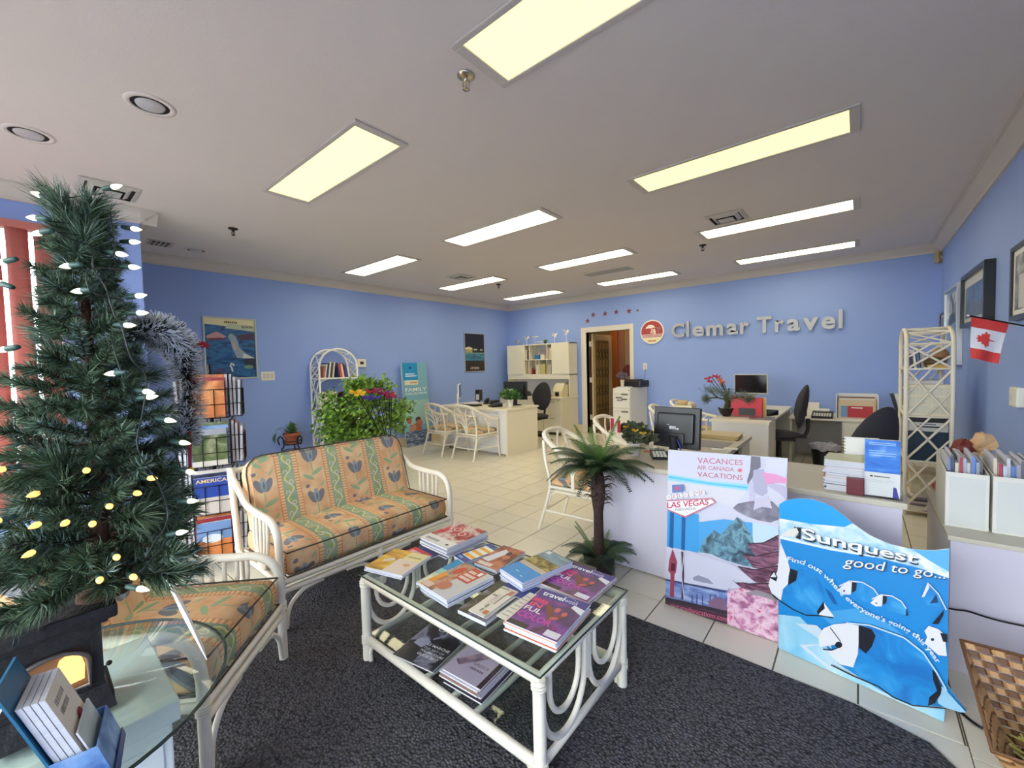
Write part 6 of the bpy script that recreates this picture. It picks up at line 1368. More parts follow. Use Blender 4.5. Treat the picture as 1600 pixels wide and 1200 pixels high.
MB().box(-.20, .18, -.16, .16, 0, .115, BLACK, .02).build('body', px_); MB().box(-.14, .10, -.12, .10, .115, .135, ph, .006).build('lid', px_); MB().tube([(.12, .1, .10), (.14, .1, .32)], .003, BLKM, 5).build('antenna', px_)
pot_plant('pencil_cup', 'cream cup with dried grey flowers on the filing cabinet', Vector((fx0 + .06, fy + .27, FZ + .0005)), .035, .13, CREAM, mat('dried_grey', srgb(110, 96, 112), .7), .10, .12, 24, None, 8, .04)
MB().box(-.105, .11, -.08, .08, 0, .022, PAGES).build('paper_stack', loc=(fx1 - .14, fy + .105, FZ + .0005), rz=.05, label='short stack of white paper at the front of the filing cabinet', cat='paper')
# ------------------------------------------------------------------ rear desk (along Y) with return
DM = mat('desk_white', srgb(232, 226, 212), .4, noise=.02, nscale=4); Z2 = .70
rd = thing('rear_desk', 'off white rear desk with full end panel facing the room', 'desk', (-1.01, 6.05, 0))
MB().box(-.30, .29, -1.0, .95, Z2 - .028, Z2, DM, .004).build('desk_top', rd); MB().box(-.28, .28, -.98, -.95, 0, Z2 - .028, LAV, .002).build('end_panel', rd); MB().box(-.28, -.255, -.95, .93, .02, Z2 - .028, LAV, .002).build('modesty_panel', rd); MB().box(-.20, .28, -.94, -.5, .03, Z2 - .03, DM, .003).build('drawer_unit', rd); MB().box(.0, .28, .85, .93, 0, Z2 - .03, DM, .003).build('leg_panel', rd)
ZR_ = .60; rt = thing('desk_return', 'low white desk return along the lettered wall', 'desk', (-.26, 6.88, 0))
MB().box(-.45, .47, -.36, .38, ZR_ - .025, ZR_, DM, .003).build('top', rt); MB().box(-.44, .10, .30, .32, .02, ZR_ - .025, mat('grey_panel', srgb(196, 192, 190), .5)).build('back_panel', rt); MB().box(.10, .45, -.33, .36, .04, ZR_ - .025, DM, .003).build('cupboard', rt); d = MB().box(.11, .44, -.35, -.33, .05, ZR_ - .04, DM, .003).build('door', rt); MB().box(.13, .15, -.358, -.35, .3, .38, SILVER).build('handle', d); MB().box(-.44, -.42, -.33, .36, 0, ZR_ - .025, DM).build('end_panel', rt)
wb_ = thing('waste_bin', 'black waste bin lined with a crumpled clear bag', 'bin', (-.31, 6.19, 0))
MB().lathe([(.105, 0), (.14, .32), (.136, .32), (.102, .006), (.0001, .006)], mat('bin_black', srgb(18, 18, 20), .5), 24).build('bin', wb_)
b = MB(); V = []; n = 28; Rw = random.Random(2)
for r_, z_ in ((.142, .27), (.150, .322), (.138, .338), (.10, .30), (.05, .34), (.0, .33)): V += [((r_ + Rw.uniform(-.008, .008)) * math.cos(2 * PI * k / n), (r_ + Rw.uniform(-.008, .008)) * math.sin(2 * PI * k / n), z_ + Rw.uniform(-.014, .014)) for k in range(n)]
b.add(V, [(i * n + k, i * n + (k + 1) % n, (i + 1) * n + (k + 1) % n, (i + 1) * n + k) for i in range(5) for k in range(n)], mat('plastic_bag', srgb(176, 174, 186), .25)); b.build('liner', wb_)
monitor('flat black monitor in a thin silver rim on the rear desk', (-1.10, 6.22, Z2 + .0005), -.12, .405, .265, mat('silver_plastic', srgb(190, 190, 186), .35), .215)
bz_ = thing('artificial_bonsai', 'artificial bonsai in a dark pot on the rear desk', 'plant', (-1.22, 5.42, Z2 + .0005))
MB().lathe([(.05, 0), (.085, .10), (.09, .10), (.08, .088), (.0001, .085)], BLACK, 18).build('pot', bz_)
b = MB(); b.tube(smooth_path([(0, 0, .08), (.02, 0, .16), (-.01, 0, .22), (.02, .02, .28)], 5), [.03] * 6 + [.022] * 5 + [.016] * 5, mat('olive_bark', srgb(74, 76, 50), .9, noise=.4, nscale=30), 8)
for e in ((-.17, .0, .30), (.19, -.05, .24), (.02, .08, .33), (-.22, -.03, .20)): b.tube(smooth_path([(0, 0, .20), (e[0] * .5, e[1] * .5, .22), e], 4), .008, _M['olive_bark'], 6)
b.build('trunk', bz_); fo = MB(); Rz = random.Random(4); OLV = [mat('pine_olive', srgb(84, 98, 72), .7, noise=.3, nscale=40), mat('pine_grey', srgb(104, 122, 108), .7, noise=.3, nscale=40)]
for c_, r_ in (((-.15, 0, .31), (.11, .10, .05)), ((.0, 0, .27), (.12, .10, .06)), ((.17, -.03, .25), (.13, .10, .05)), ((-.22, 0, .20), (.05, .05, .05)), ((.06, .05, .20), (.06, .06, .05)), ((.25, -.02, .21), (.06, .06, .04))):
    for k in range(420):
        p = Vector(c_) + Vector((Rz.gauss(0, .5) * r_[0], Rz.gauss(0, .5) * r_[1], Rz.gauss(0, .5) * r_[2])); d = Vector((Rz.gauss(0, 1), Rz.gauss(0, 1), Rz.gauss(.4, .8))).normalized() * .026; s2 = d.orthogonal().normalized() * .0028; fo.add([p - s2, p + s2, p + d], [(0, 1, 2)], OLV[k % 2])
fo.build('foliage', bz_, kind='stuff')
rf = thing('flower_spray', 'red and orange artificial flowers rising behind the bonsai', 'flowers', (-1.19, 5.56, Z2 + .0005))
MB().lathe([(.03, 0), (.035, .14), (.0001, .135)], mat('blue_vase', srgb(40, 54, 96), .3), 12).build('vase', rf)
for k, (x, y, m) in enumerate(((1106, 592, 0), (1112, 590, 0), (1118, 588, 0), (1125, 592, 1), (1130, 596, 1), (1127, 600, 1), (1122, 589, 0), (1110, 596, 0))):
    c_ = WY(x, y, 5.56) - rf.location; flower(rf, c_, [ink(214, 50, 60), ink(240, 136, 44)][m], .055, 9, k, Vector((0, 0, .13)))
fs = thing('folder_stand', 'red and yellow folders in a clear desktop stand', 'folder rack', G(1166, 652, Z2) + Vector((0, .06, .0005)), .0)
b = MB(); b.box(-.18, .18, -.05, .07, 0, .006, ACRYL); b.box(-.18, .18, -.054, -.05, 0, .05, ACRYL); b.build('stand', fs)
for k, (mm, dz) in enumerate(((ink(224, 50, 70), 0), (ink(210, 44, 64), .012), (ink(240, 190, 50), .004), (ink(232, 200, 80), -.004), (ink(222, 214, 196), .008))):
    b = MB(); x1 = .155 + .008 * k; b.prism([(-.165, 0, .008), (x1, 0, .008), (x1, 0, .215 + dz), (.01, 0, .222 + dz), (-.03, 0, .236 + dz), (-.165, 0, .236 + dz)], (0, .008, 0), mm); b.build('folder', fs, (0, -.045 + k * .02, 0))
MB().box(-.08, .09, -.0565, -.054, .02, .105, mat('label_charcoal', srgb(70, 68, 72), .5)).build('label_plate', fs)
cn = MB(); 
for k in range(7): cn.obox((-.05 + k * .0, -.06 + k * .018, 0), (.10, 0, 0), (0, .03, .10), (0, .002, 0), ink(196, 194, 184))
cn.build('wire_letter_rack', loc=G(1130, 651, Z2) + Vector((0, .08, .0005)), rz=.4, label='pale ribbed letter rack beside the red folders', cat='letter rack')
for k in range(5): MB().box(-.06, .06, -.08, .08, 0, .021, [ink(226, 214, 200), ink(196, 120, 100), ink(230, 226, 216)][k % 3]).build('notebook', loc=G(1140, 648, Z2) + Vector((-.0, .16, .0005 + k * .0215)), rz=.05 * k, label='notebook %s from the bottom of the pile behind the red folders' % ['first', 'second', 'third', 'fourth', 'fifth'][k], cat='notebook', group='notebook pile on the rear desk')
phone('black phone beside the red folders on the rear desk', Vector((-.86, 5.75, Z2 + .0005)), -.4)
MB().box(-.12, .12, -.16, .16, 0, .004, ink(120, 120, 126), .001).build('desk_pad', loc=(-.84, 5.40, Z2 + .0005), rz=.1, label='grey desk pad at the edge of the rear desk', cat='desk pad')
# on the return
ZR2 = ZR_ + .0005
bxr = thing('file_box', 'white file box with red and blue folders facing out', 'file box', (-.02, 6.68, ZR2), 0)
b = MB(); b.box(-.20, -.188, -.13, .13, 0, .30, LAV); b.box(.188, .20, -.13, .13, 0, .30, LAV); b.box(-.19, .19, .118, .13, 0, .31, LAV); b.box(-.20, .20, -.13, .13, 0, .012, LAV); b.build('box', bxr)
MB().box(-.175, .175, -.125, -.115, .013, .245, ink(222, 196, 160), .002).build('tan_folder', bxr); MB().box(-.15, -.09, -.1275, -.125, .03, .17, ink(110, 160, 206)).build('blue_card', bxr)
b = MB(); b.box(-.088, .15, -.1275, -.125, .03, .17, ink(196, 36, 50)); sh = Sheet(b, (-.088, -.1275, .03), (.238, 0, 0), (0, 0, .14), (0, -1, 0)); sh.rect(.15, .80, .6, .9, ink(240, 230, 226)); b.build('red_folder', bxr)
for k in range(5): MB().box(-.17, .17, -.09 + k * .04, -.08 + k * .04, .013, .26 + .008 * (k % 3), [ink(226, 222, 214), ink(206, 150, 120), ink(60, 56, 60)][k % 3]).build('hanging_file', bxr)
am = thing('adding_machine', 'black adding machine with white keys on the desk return', 'calculator', (-.36, 6.64, ZR2), 0)
b = MB(); b.prism([(-.11, -.12, 0), (-.11, .12, 0), (-.11, .12, .075), (-.11, -.12, .025)], (.22, 0, 0), BLACK); b.build('body', am); k_ = MB()
for i in range(7):
    for j in range(4): k_.box(-.09 + i * .027, -.07 + i * .027, -.10 + j * .03, -.08 + j * .03, .028 + j * .006, .042 + j * .006, PLATE)
k_.build('keys', am, kind='stuff'); MB().tube([(-.07, .09, .085), (.07, .09, .085)], .022, PAPER, 12).build('paper_roll', am)
MB().prism([(-.09, 0, 0), (.09, 0, 0), (.09, .05, .17), (-.09, .05, .17)], (0, .004, 0), PAPER).build('card_stand', loc=(-.50, 6.88, ZR2), label='blank white card leaning on the desk return', cat='card')
b = MB(); b.box(-.07, .07, -.05, .05, 0, .10, BLACK, .01); b.box(-.05, .05, -.053, -.05, .02, .08, mat('grey_slots', srgb(110, 110, 112), .6)); b.build('card_file', loc=(-.60, 6.72, ZR2), label='black card file behind the swivel chair', cat='card file')
lc = thing('low_cabinet', 'low off white cabinet beside the desk return under leaning books', 'cabinet', (.47, 6.88, 0)); MB().box(-.21, .21, -.36, .38, 0, .635, DM, .004).build('body', lc)
for r in range(2): d = MB().box(-.20, .20, -.378, -.36, .03 + r * .30, .32 + r * .30, DM, .003).build('drawer', lc); MB().box(-.05, .05, -.386, -.378, .26 + r * .30, .275 + r * .30, SILVER).build('handle', d)
x = .285
for k in range(8):
    th = [.022, .03, .026, .03, .022, .026, .02, .024][k]; book('%s binder leaning on the low cabinet, %s of eight' % (['black', 'white', 'grey', 'dark', 'white spined', 'charcoal', 'brown', 'pale'][k], ['first', 'second', 'third', 'fourth', 'fifth', 'sixth', 'seventh', 'last'][k]), Vector((x + .07, 6.60, .6355)), Vector((1, 0, 0)), th, .30 - .012 * k, .22, [BLACK, ink(226, 226, 226), ink(120, 124, 130), ink(40, 42, 60), ink(214, 214, 210), ink(60, 60, 66), ink(150, 126, 100), ink(206, 200, 190)][k], -.24, 'binders leaning on the low cabinet', 'binder', 'binder'); x += th + .012
# ================================================================== FRONT DESK
ZF = .70; fd = thing('front_desk', 'white front desk with plain panel facing the carpet', 'desk', (-.63, 2.84, 0))
TOPM = mat('desk_top_taupe', srgb(206, 198, 180), .4, noise=.03, nscale=5)
MB().box(-.81, .80, -.325, .32, ZF - .028, ZF, TOPM, .003).build('desk_top', fd)
MB().box(-.79, .785, -.30, -.275, 0.01, ZF - .028, mat('panel_lavender_white', srgb(216, 211, 226), .35), .002).build('front_panel', fd)
MB().box(-.79, -.765, -.275, .30, 0, ZF - .028, LAV, .002).build('end_panel', fd); MB().box(.76, .785, -.275, .30, 0, ZF - .028, LAV, .002).build('end_panel', fd)
MB().box(-.81, -.08, .32, 1.24, ZF - .028, ZF, TOPM, .003).build('side_top', fd); MB().box(-.79, -.765, .32, 1.22, .0, ZF - .028, LAV, .002).build('side_panel', fd); MB().box(-.12, -.095, .90, 1.22, 0, ZF - .028, CREAM, .002).build('side_leg', fd); MB().box(-.76, -.12, 1.19, 1.22, .0, ZF - .028, LAV, .002).build('far_panel', fd)
MB().box(-.74, -.14, .50, .88, .35, ZF - .03, mat('maroon_wood', srgb(84, 40, 36), .5), .003).build('drawer_unit', fd)
ZF1 = ZF + .0005
mo = thing('monitor', 'black monitor seen from behind on the front desk', 'monitor', (-1.0, 3.0, ZF1), PI)
ROT = Matrix.Rotation(.12, 4, 'X')
def mpart(mb, nm): o = mb.build(nm, mo); o.rotation_euler = (.10, 0, -.10); return o
mw, mh, mz = .165, .145, .19
mpart(MB().box(-mw, mw, -.02, .02, mz - mh, mz + mh, mat('monitor_black', srgb(36, 38, 46), .35), .006), 'housing'); mpart(MB().box(-mw + .015, mw - .015, -.022, -.02, mz - mh + .02, mz + mh - .015, SCR), 'screen')
mpart(MB().box(-mw * .80, mw * .80, .02, .045, mz - mh * .75, mz + mh * .72, _M['monitor_black'], .012), 'rear_cover'); mpart(MB().box(-mw * .45, mw * .45, .045, .06, mz - mh * .8, mz - mh * .25, _M['monitor_black'], .006), 'bracket')
lg = MB(); sh = Sheet(lg, (.055, .0452, mz - .02), (-.10, 0, 0), (0, 0, .05), (0, 1, 0)); wk_ = ink(206, 208, 216); sh.rect(.0, .72, .16, .82, wk_); sh.ell(.28, .38, .10, .26, wk_); sh.rect(.2, .42, .66, .58, wk_); sh.rect(.42, .16, .52, .44, wk_); sh.rect(.58, .16, .66, .40, wk_); sh.rect(.7, .14, .88, .38, wk_); mpart(lg, 'logo')
MB().tube([(0, .05, .01), (0, .06, .14)], .03, _M['monitor_black'], 10).build('stand_neck', mo); MB().lathe([(.11, 0), (.11, .008), (.05, .02), (.0001, .022)], _M['monitor_black'], 24, cy=.03).build('stand_base', mo)
MB().tube(smooth_path([(-.03, .07, .12), (-.06, .09, .06), (-.05, .10, .012), (-.02, .16, .006)], 5), .005, ink(40, 60, 170), 6).build('cable', mo)
pot_plant('flower_pot', 'white pot with mixed artificial blooms on the front desk', G(988, 713, ZF1) + Vector((0, .04, 0)), .045, .09, WHITE, mat('dusk_green', srgb(74, 84, 62), .6, noise=.4, nscale=30), .13, .12, 50, (ink(226, 170, 40), 6, .03), 12, .05)
df_ = thing('desk_flag', 'tiny red and white flag on a stand at the palm end of the front desk', 'flag', (-1.33, 2.64, ZF1), .6)
MB().lathe([(.022, 0), (.02, .008), (.004, .012)], WHITE, 14).build('stand', df_); MB().tube([(0, 0, .01), (.004, 0, .30)], .0025, WHITE, 6).build('stick', df_)
fc_ = MB()
for k, mm in enumerate((ink(206, 50, 56), ink(236, 232, 232), ink(206, 50, 56))): fc_.obox((.006 + k * .022, .0, .19 - .006 * k), (.022, .004, -.006), (0, 0, .09), (0, .0015, 0), mm)
fc_.build('cloth', df_)
cl = thing('calculator', 'black and white calculator at the front desk edge', 'calculator', G(1032, 716, ZF1) + Vector((-.02, .02, 0)), .5)
b = MB(); b.prism([(-.05, -.08, 0), (-.05, .08, 0), (-.05, .08, .045), (-.05, -.08, .015)], (.10, 0, 0), BLACK); b.build('body', cl); k_ = MB()
for i in range(4):
    for j in range(4): k_.box(-.042 + i * .023, -.025 + i * .023, -.07 + j * .025, -.052 + j * .025, .018 + j * .005, .026 + j * .005, PLATE)
k_.build('keys', cl, kind='stuff'); MB().box(-.042, .042, .04, .072, .043, .047, mat('lcd2', srgb(150, 160, 140), .2)).build('display', cl)
ms = MB(); ms.ball((0, 0, .016), (.028, .05, .018), PLATE, 12, 6); ms.build('computer_mouse', loc=G(1020, 703, ZF1) + Vector((.0, .05, 0)), rz=.6, label='pale computer mouse beside the calculator', cat='mouse')
MB().box(-.05, .05, -.03, .03, 0, .003, ink(206, 90, 60)).build('red_card', loc=G(1013, 707, ZF1) + Vector((0, .05, 0)), rz=.7, label='small red card between the flower pot and mouse', cat='card')
bx_ = MB(); bx_.prism([(-.012, -.16, 0), (-.012, .16, 0), (-.012, .16, .13), (-.012, -.06, .12), (-.012, -.16, .05)], (.024, 0, 0), mat('beige_board', srgb(232, 220, 190), .5)); bx_.build('beige_divider', loc=(-1.30, 3.05, ZF1), label='beige side board standing behind the white flower pot', cat='divider')
for k in range(6): MB().box(-.16, .16, -.12, .12, .0002, .0055, ink(226, 204, 150) if k % 2 else ink(214, 190, 134)).build('manila_folder', loc=(-.93 + .006 * (k % 3), 3.88, ZF1 + k * .0058), rz=.03 * (k % 4), label='manila folder %s from the bottom of the front desk pile' % ['first', 'second', 'third', 'fourth', 'fifth', 'sixth'][k], cat='folder', group='manila folders on the front desk')
MB().box(-.2, .2, -.14, .14, 0, .003, ink(150, 146, 140)).build('desk_pad', loc=(-.97, 3.52, ZF1), label='grey blotter in front of the manila folders', cat='desk pad')
for k in range(2): MB().box(-.045, .045, -.03, .03, 0, .004, PAPER).build('note_card', loc=(-.80 + .07 * k, 3.32 + .08 * k, ZF1), rz=.4 - .3 * k, label=['white note card near the monitor', 'white note card by the grey blotter'][k], cat='card', group='note cards on the front desk')
fb = thing('file_tray', 'tall beige file box with crumpled papers beyond the monitor', 'file box', (-1.24, 3.98, ZF1))
MB().box(-.08, .08, -.075, .075, 0, .26, mat('beige_board'), .004).build('box', fb); b = MB(); b.ball((-.02, 0, .275), (.06, .05, .03), ink(206, 172, 120), 9, 5); b.ball((.04, .02, .268), (.04, .05, .025), ink(222, 206, 170), 8, 5); b.build('papers', fb)
# pile, notebook and acrylic holder at the right end
pn = ['first', 'second', 'third', 'fourth', 'fifth', 'sixth', 'seventh', 'eighth', 'ninth', 'tenth', 'eleventh', 'twelfth', 'thirteenth', 'fourteenth']
pm_ = [ink(120, 124, 150), ink(226, 226, 232), ink(60, 60, 100), ink(206, 206, 216), ink(150, 160, 190), ink(226, 150, 120), ink(230, 226, 220), ink(130, 150, 200), ink(222, 190, 206), ink(240, 236, 236), ink(230, 200, 210), ink(150, 196, 196), ink(214, 200, 150), ink(206, 206, 160)]
for k in range(14):
    b = MB(); b.box(-.085, .085, -.10, .10, .0002, .0100, PAGES); b.box(-.086, .086, -.101, .101, .0100, .0108, pm_[k]); b.build('magazine', loc=(-.045 + .006 * math.sin(k * 2.1), 2.675 + .004 * math.cos(k * 1.7), ZF1 + k * .0110), rz=.04 * math.sin(k * 1.3), label='magazine %s from the bottom of the front desk pile' % pn[k], cat='magazine', group='magazine pile at the end of the front desk')
MB().box(-.033, .033, -.012, .012, 0, .082, ink(104, 28, 40), .003).build('maroon_booklet', loc=(-.01, 2.553, ZF1), label='maroon booklet standing before the front desk magazine pile', cat='booklet')
sn = thing('spiral_notebook', 'white spiral notebook standing behind the blue brochure', 'notebook', (.012, 2.80, ZF1), .1); MB().box(-.07, .07, 0, .012, 0, .24, PAPER).build('pages', sn); MB().box(.02, .035, -.002, 0, .03, .17, ink(70, 140, 206)).build('stripe', sn)
b = MB()
for k in range(14): b.tube([(-.07 + .008 * math.cos(q), .006 + .010 * math.sin(q), .015 + k * .0165) for q in [2 * PI * j / 8 for j in range(8)]], .0012, BLKM, 4, closed=True)
b.build('spiral', sn, kind='stuff')
ah = thing('acrylic_holder', 'clear acrylic holder on the front desk corner', 'brochure holder', (.085, 2.585, ZF1), .0)
b = MB(); b.box(-.07, .07, -.045, -.042, 0, .13, ACRYL); b.box(-.07, .07, .02, .023, 0, .22, ACRYL); b.box(-.07, -.067, -.045, .023, 0, .13, ACRYL); b.box(.067, .07, -.045, .023, 0, .13, ACRYL); b.box(-.07, .07, -.045, .05, 0, .003, ACRYL); b.build('body', ah)
bl_ = MB(); bl_.box(-.062, .062, -.012, .012, .004, .268, PAPER); sh = Sheet(bl_, (-.062, -.012, .004), (.124, 0, 0), (0, 0, .264), (0, -1, 0))
sh.rect(0, .42, 1, 1, ramp_mat('sky_blue_print', [(.35, (26, 104, 206)), (.55, (50, 130, 226)), (.72, (150, 196, 240))], 7, 4, stretch=(1, 1, 2.5)))
for y in (.91, .94, .80, .76, .72): sh.rect(.12, y, .88 - .3 * (y == .80), y + .012, ink(170, 206, 244))
sh.rect(.16, .335, .24, .365, ink(60, 60, 70)); sh.rect(.27, .34, .72, .358, ink(110, 110, 120)); sh.rect(.1, .28, .8, .285, ink(190, 190, 196)); sh.rect(.1, .25, .7, .255, ink(190, 190, 196)); sh.poly([(.80, .0), (.98, .0), (.90, .18), (.82, .19)], ink(70, 66, 160))
bl_.build('brochure', loc=(.085, 2.572, ZF1 + .003), label='blue sky brochure standing in the acrylic holder', cat='brochure')
copy_tree(oc, None, (-.10, 3.50, 0), -2.15, 'charcoal swivel chair behind the front desk brochures')
# ------------------------------------------------------------------ display boards (prints traced on their own planes)
class PxSheet(Sheet):
    def __init__(s, mb, root, a, b, lean_, f, lift=.0008, eps=.0003, thick=.012):
        s.mb = mb; s.root = Vector(root); a, b = Vector(a), Vector(b); s.o = a; s.ud = (b - a).normalized(); back = Vector((-s.ud.y, s.ud.x, 0))
        s.vd = (Vector((0, 0, 1)) + back * lean_).normalized(); s.n = s.ud.cross(s.vd).normalized(); s.h = lift; s.eps = eps; s.f = f; s.bk = -s.n
    def pt(s, x, y, h=None):
        px, py = s.f(x, y); v = ray(px, py); p = EYE + v * ((s.o - EYE).dot(s.n) / v.dot(s.n))
        if p.z < .003: p = p + s.vd * (.003 - p.z)
        return p + s.n * (s.h if h is None else h) - s.root
    def poly(s, pts, m):
        P = [s.pt(*p) for p in pts]; nn = Vector((0, 0, 0))
        for i in range(len(P)): nn += P[i].cross(P[(i + 1) % len(P)])
        if nn.dot(s.n) < 0: P = P[::-1]
        s.mb.poly(P, m); s.h += s.eps; return s
    def ell(s, cx, cy, rx, ry, m, n=20, ang=0.0):
        c, q = math.cos(ang), math.sin(ang); return s.poly([(cx + rx * math.cos(t) * c - ry * math.sin(t) * q, cy + rx * math.cos(t) * q + ry * math.sin(t) * c) for t in [2 * PI * k / n for k in range(n)]], m)
    def quad_text(s, t, tl, tr, br, bl, m, bold=False):
        def path(a, b):
            x0 = bl[0] + (br[0] - bl[0]) * a, bl[1] + (br[1] - bl[1]) * a; x1 = tl[0] + (tr[0] - tl[0]) * a, tl[1] + (tr[1] - tl[1]) * a
            return (x0[0] + (x1[0] - x0[0]) * b, x0[1] + (x1[1] - x0[1]) * b)
        V, F = text_geo(t, bold); s.mb.add([s.pt(*path(a, b)) for a, b in V], F, m); s.h += s.eps; return s
    def arc_text(s, t, pts, hgt, m):
        P = [Vector((x, y)) for x, y in pts]; L = [0]
        for i in range(len(P) - 1): L.append(L[-1] + (P[i + 1] - P[i]).length)
        def path(a, b):
            d = a * L[-1]; i = 0
            while i < len(P) - 2 and L[i + 1] < d: i += 1
            q = (d - L[i]) / (L[i + 1] - L[i]); p = P[i].lerp(P[i + 1], q); tn = (P[i + 1] - P[i]).normalized(); nn = Vector((tn.y, -tn.x)); p = p + nn * (b * hgt); return (p.x, p.y)
        V, F = text_geo(t, True); s.mb.add([s.pt(*path(a, b)) for a, b in V], F, m); s.h += s.eps; return s
    def line(s, pts, wd, m):
        L = []; R = []
        for i, (x, y) in enumerate(pts):
            a = pts[max(i - 1, 0)]; b = pts[min(i + 1, len(pts) - 1)]; dx, dy = b[0] - a[0], b[1] - a[1]; l = math.hypot(dx, dy) or 1; L.append((x - dy / l * wd / 2, y + dx / l * wd / 2)); R.append((x + dy / l * wd / 2, y - dx / l * wd / 2))
        return s.poly(L + R[::-1], m)
    def slab(s, pts, m, th=.010):
        P = [s.pt(*p, h=0) for p in pts]; s.mb.prism(P, s.bk * th, m)
BEDGE = mat('foamboard', srgb(226, 226, 234), .6)
a, b_ = G(1043, 943), G(1219, 1003.5); bo1 = thing('display_board', 'tall travel collage board with casino sign leaning by the front desk', 'display board', a)
m_ = MB(); S1 = PxSheet(m_, a, a, b_, .05, lambda x, y: (1020 + x / 3.748, 690 + y / 3.748))
OUT1 = [(90, 48), (790, 98), (737, 1170), (78, 955)]; S1.slab(OUT1, BEDGE); m_.build('foam_board', bo1)
m_ = MB(); S1.mb = m_; P = S1.poly; LVW = ink(212, 212, 230)
P(OUT1, LVW); P([(90, 190), (200, 208), (330, 232), (560, 250), (556, 290), (330, 262), (200, 244), (88, 226)], ink(150, 214, 234)); P([(92, 200), (330, 240), (556, 264), (556, 275), (330, 250), (92, 212)], ink(96, 196, 226)); P([(90, 226), (556, 288), (470, 380), (375, 352), (90, 300)], ink(220, 218, 228))
PKT = ink(200, 96, 124); S1.quad_text('VACANCES', (262, 92), (527, 108), (527, 138), (262, 126), PKT); S1.quad_text('AIR CANADA', (260, 138), (476, 152), (476, 175), (260, 162), PKT); S1.quad_text('VACATIONS', (262, 176), (527, 196), (527, 226), (262, 205), PKT); S1.ell(511, 168, 15, 13, ink(226, 150, 160)); S1.ell(511, 168, 7, 6, ink(206, 80, 100), 6)
# seated figure on the rock
P([(576, 84), (630, 90), (634, 150), (610, 165), (580, 215), (556, 250), (552, 232), (570, 170)], ink(110, 108, 124)); P([(634, 96), (660, 104), (664, 140), (650, 156), (632, 150)], ink(206, 200, 222)); P([(590, 165), (650, 158), (668, 230), (672, 300), (640, 320), (600, 300), (585, 240)], ink(178, 174, 202)); P([(560, 240), (590, 236), (596, 330), (572, 410), (556, 400), (566, 320)], ink(200, 194, 220)); P([(640, 178), (720, 190), (787, 215), (787, 245), (720, 240), (672, 262)], ink(226, 150, 196)); P([(660, 250), (740, 300), (787, 345), (787, 262), (720, 245)], ink(190, 184, 210))
P([(470, 388), (500, 362), (560, 350), (600, 345), (700, 348), (742, 390), (738, 455), (690, 472), (620, 460), (560, 440), (500, 410)], ramp_mat('rock_grey', [(.35, (112, 106, 124)), (.55, (140, 136, 156)), (.7, (170, 166, 186))], 14, 4)); P([(600, 330), (680, 320), (700, 390), (640, 380), (590, 400)], ink(206, 200, 222))
# blue panels and mountain
P([(88, 400), (271, 425), (271, 650), (84, 612)], ink(66, 160, 224)); P([(104, 400), (127, 408), (122, 624), (98, 616)], ink(36, 96, 160)); P([(172, 425), (194, 432), (190, 636), (168, 630)], ink(36, 96, 160))
P([(271, 470), (420, 452), (586, 474), (586, 610), (271, 640)], ink(80, 166, 226)); P([(586, 470), (737, 500), (737, 560), (586, 600)], ink(196, 220, 240))
P([(273, 645), (300, 575), (365, 515), (400, 545), (440, 500), (495, 440), (530, 465), (586, 555), (606, 660), (590, 735), (520, 720), (420, 690), (340, 655)], ramp_mat('mountain_teal', [(.3, (30, 44, 60)), (.45, (84, 116, 136)), (.58, (120, 170, 190)), (.7, (60, 84, 100))], 22, 5))
# boats
MRN = ramp_mat('boat_maroon', [(.35, (74, 40, 62)), (.5, (120, 72, 100)), (.65, (150, 100, 124))], 18, 4, stretch=(1, 1, 4)); MRD = ink(56, 30, 46)
for (q) in ([(556, 596), (650, 590), (737, 545), (737, 632), (650, 658), (600, 660), (575, 625)], [(530, 655), (600, 668), (737, 640), (737, 712), (640, 745), (590, 735)], [(500, 728), (600, 748), (737, 722), (720, 800), (640, 830), (590, 812)], [(470, 808), (560, 830), (690, 826), (737, 850), (737, 925), (660, 890), (560, 890)]): P(q, MRN); S1.line([q[0], q[1], q[2]], 6, MRD)
# lagoon
P([(84, 640), (271, 652), (480, 720), (606, 822), (490, 820), (470, 808), (440, 870), (84, 800)], ink(206, 206, 224)); P([(80, 800), (440, 868), (560, 900), (560, 1000), (430, 1000), (78, 920)], ramp_mat('lagoon', [(.35, (84, 108, 176)), (.55, (136, 156, 206)), (.7, (180, 192, 224))], 12, 4, stretch=(1, 1, 3))); P([(80, 800), (430, 870), (430, 880), (80, 810)], ink(60, 66, 100)); P([(240, 790), (270, 778), (330, 800), (360, 830), (300, 822), (240, 806)], ink(150, 150, 176))
P([(120, 625), (147, 700), (140, 760), (131, 775), (128, 908), (104, 904), (108, 770), (94, 752), (100, 690)], ink(160, 70, 92)); P([(112, 705), (136, 710), (134, 755), (108, 750)], ink(96, 36, 60)); S1.line([(176, 640), (182, 780), (176, 920)], 12, ink(70, 50, 76)); S1.line([(188, 640), (172, 780), (188, 920)], 5, ink(206, 200, 214))
for x in (235, 262, 295, 340, 372): S1.line([(x, 890), (x, 970)], 7, ink(70, 84, 130))
P([(330, 930), (370, 905), (430, 920), (440, 985), (332, 960)], ink(130, 100, 130)); P([(78, 905), (440, 985), (440, 1010), (300, 975), (78, 930)], ink(50, 40, 56))
P([(440, 870), (520, 850), (620, 880), (737, 935), (737, 1170), (560, 1110), (440, 1060)], ramp_mat('blossom', [(.3, (130, 70, 110)), (.45, (206, 140, 176)), (.58, (236, 206, 222)), (.72, (206, 90, 130))], 26, 5)); P([(540, 880), (610, 860), (700, 890), (730, 930), (640, 900)], ink(150, 140, 150))
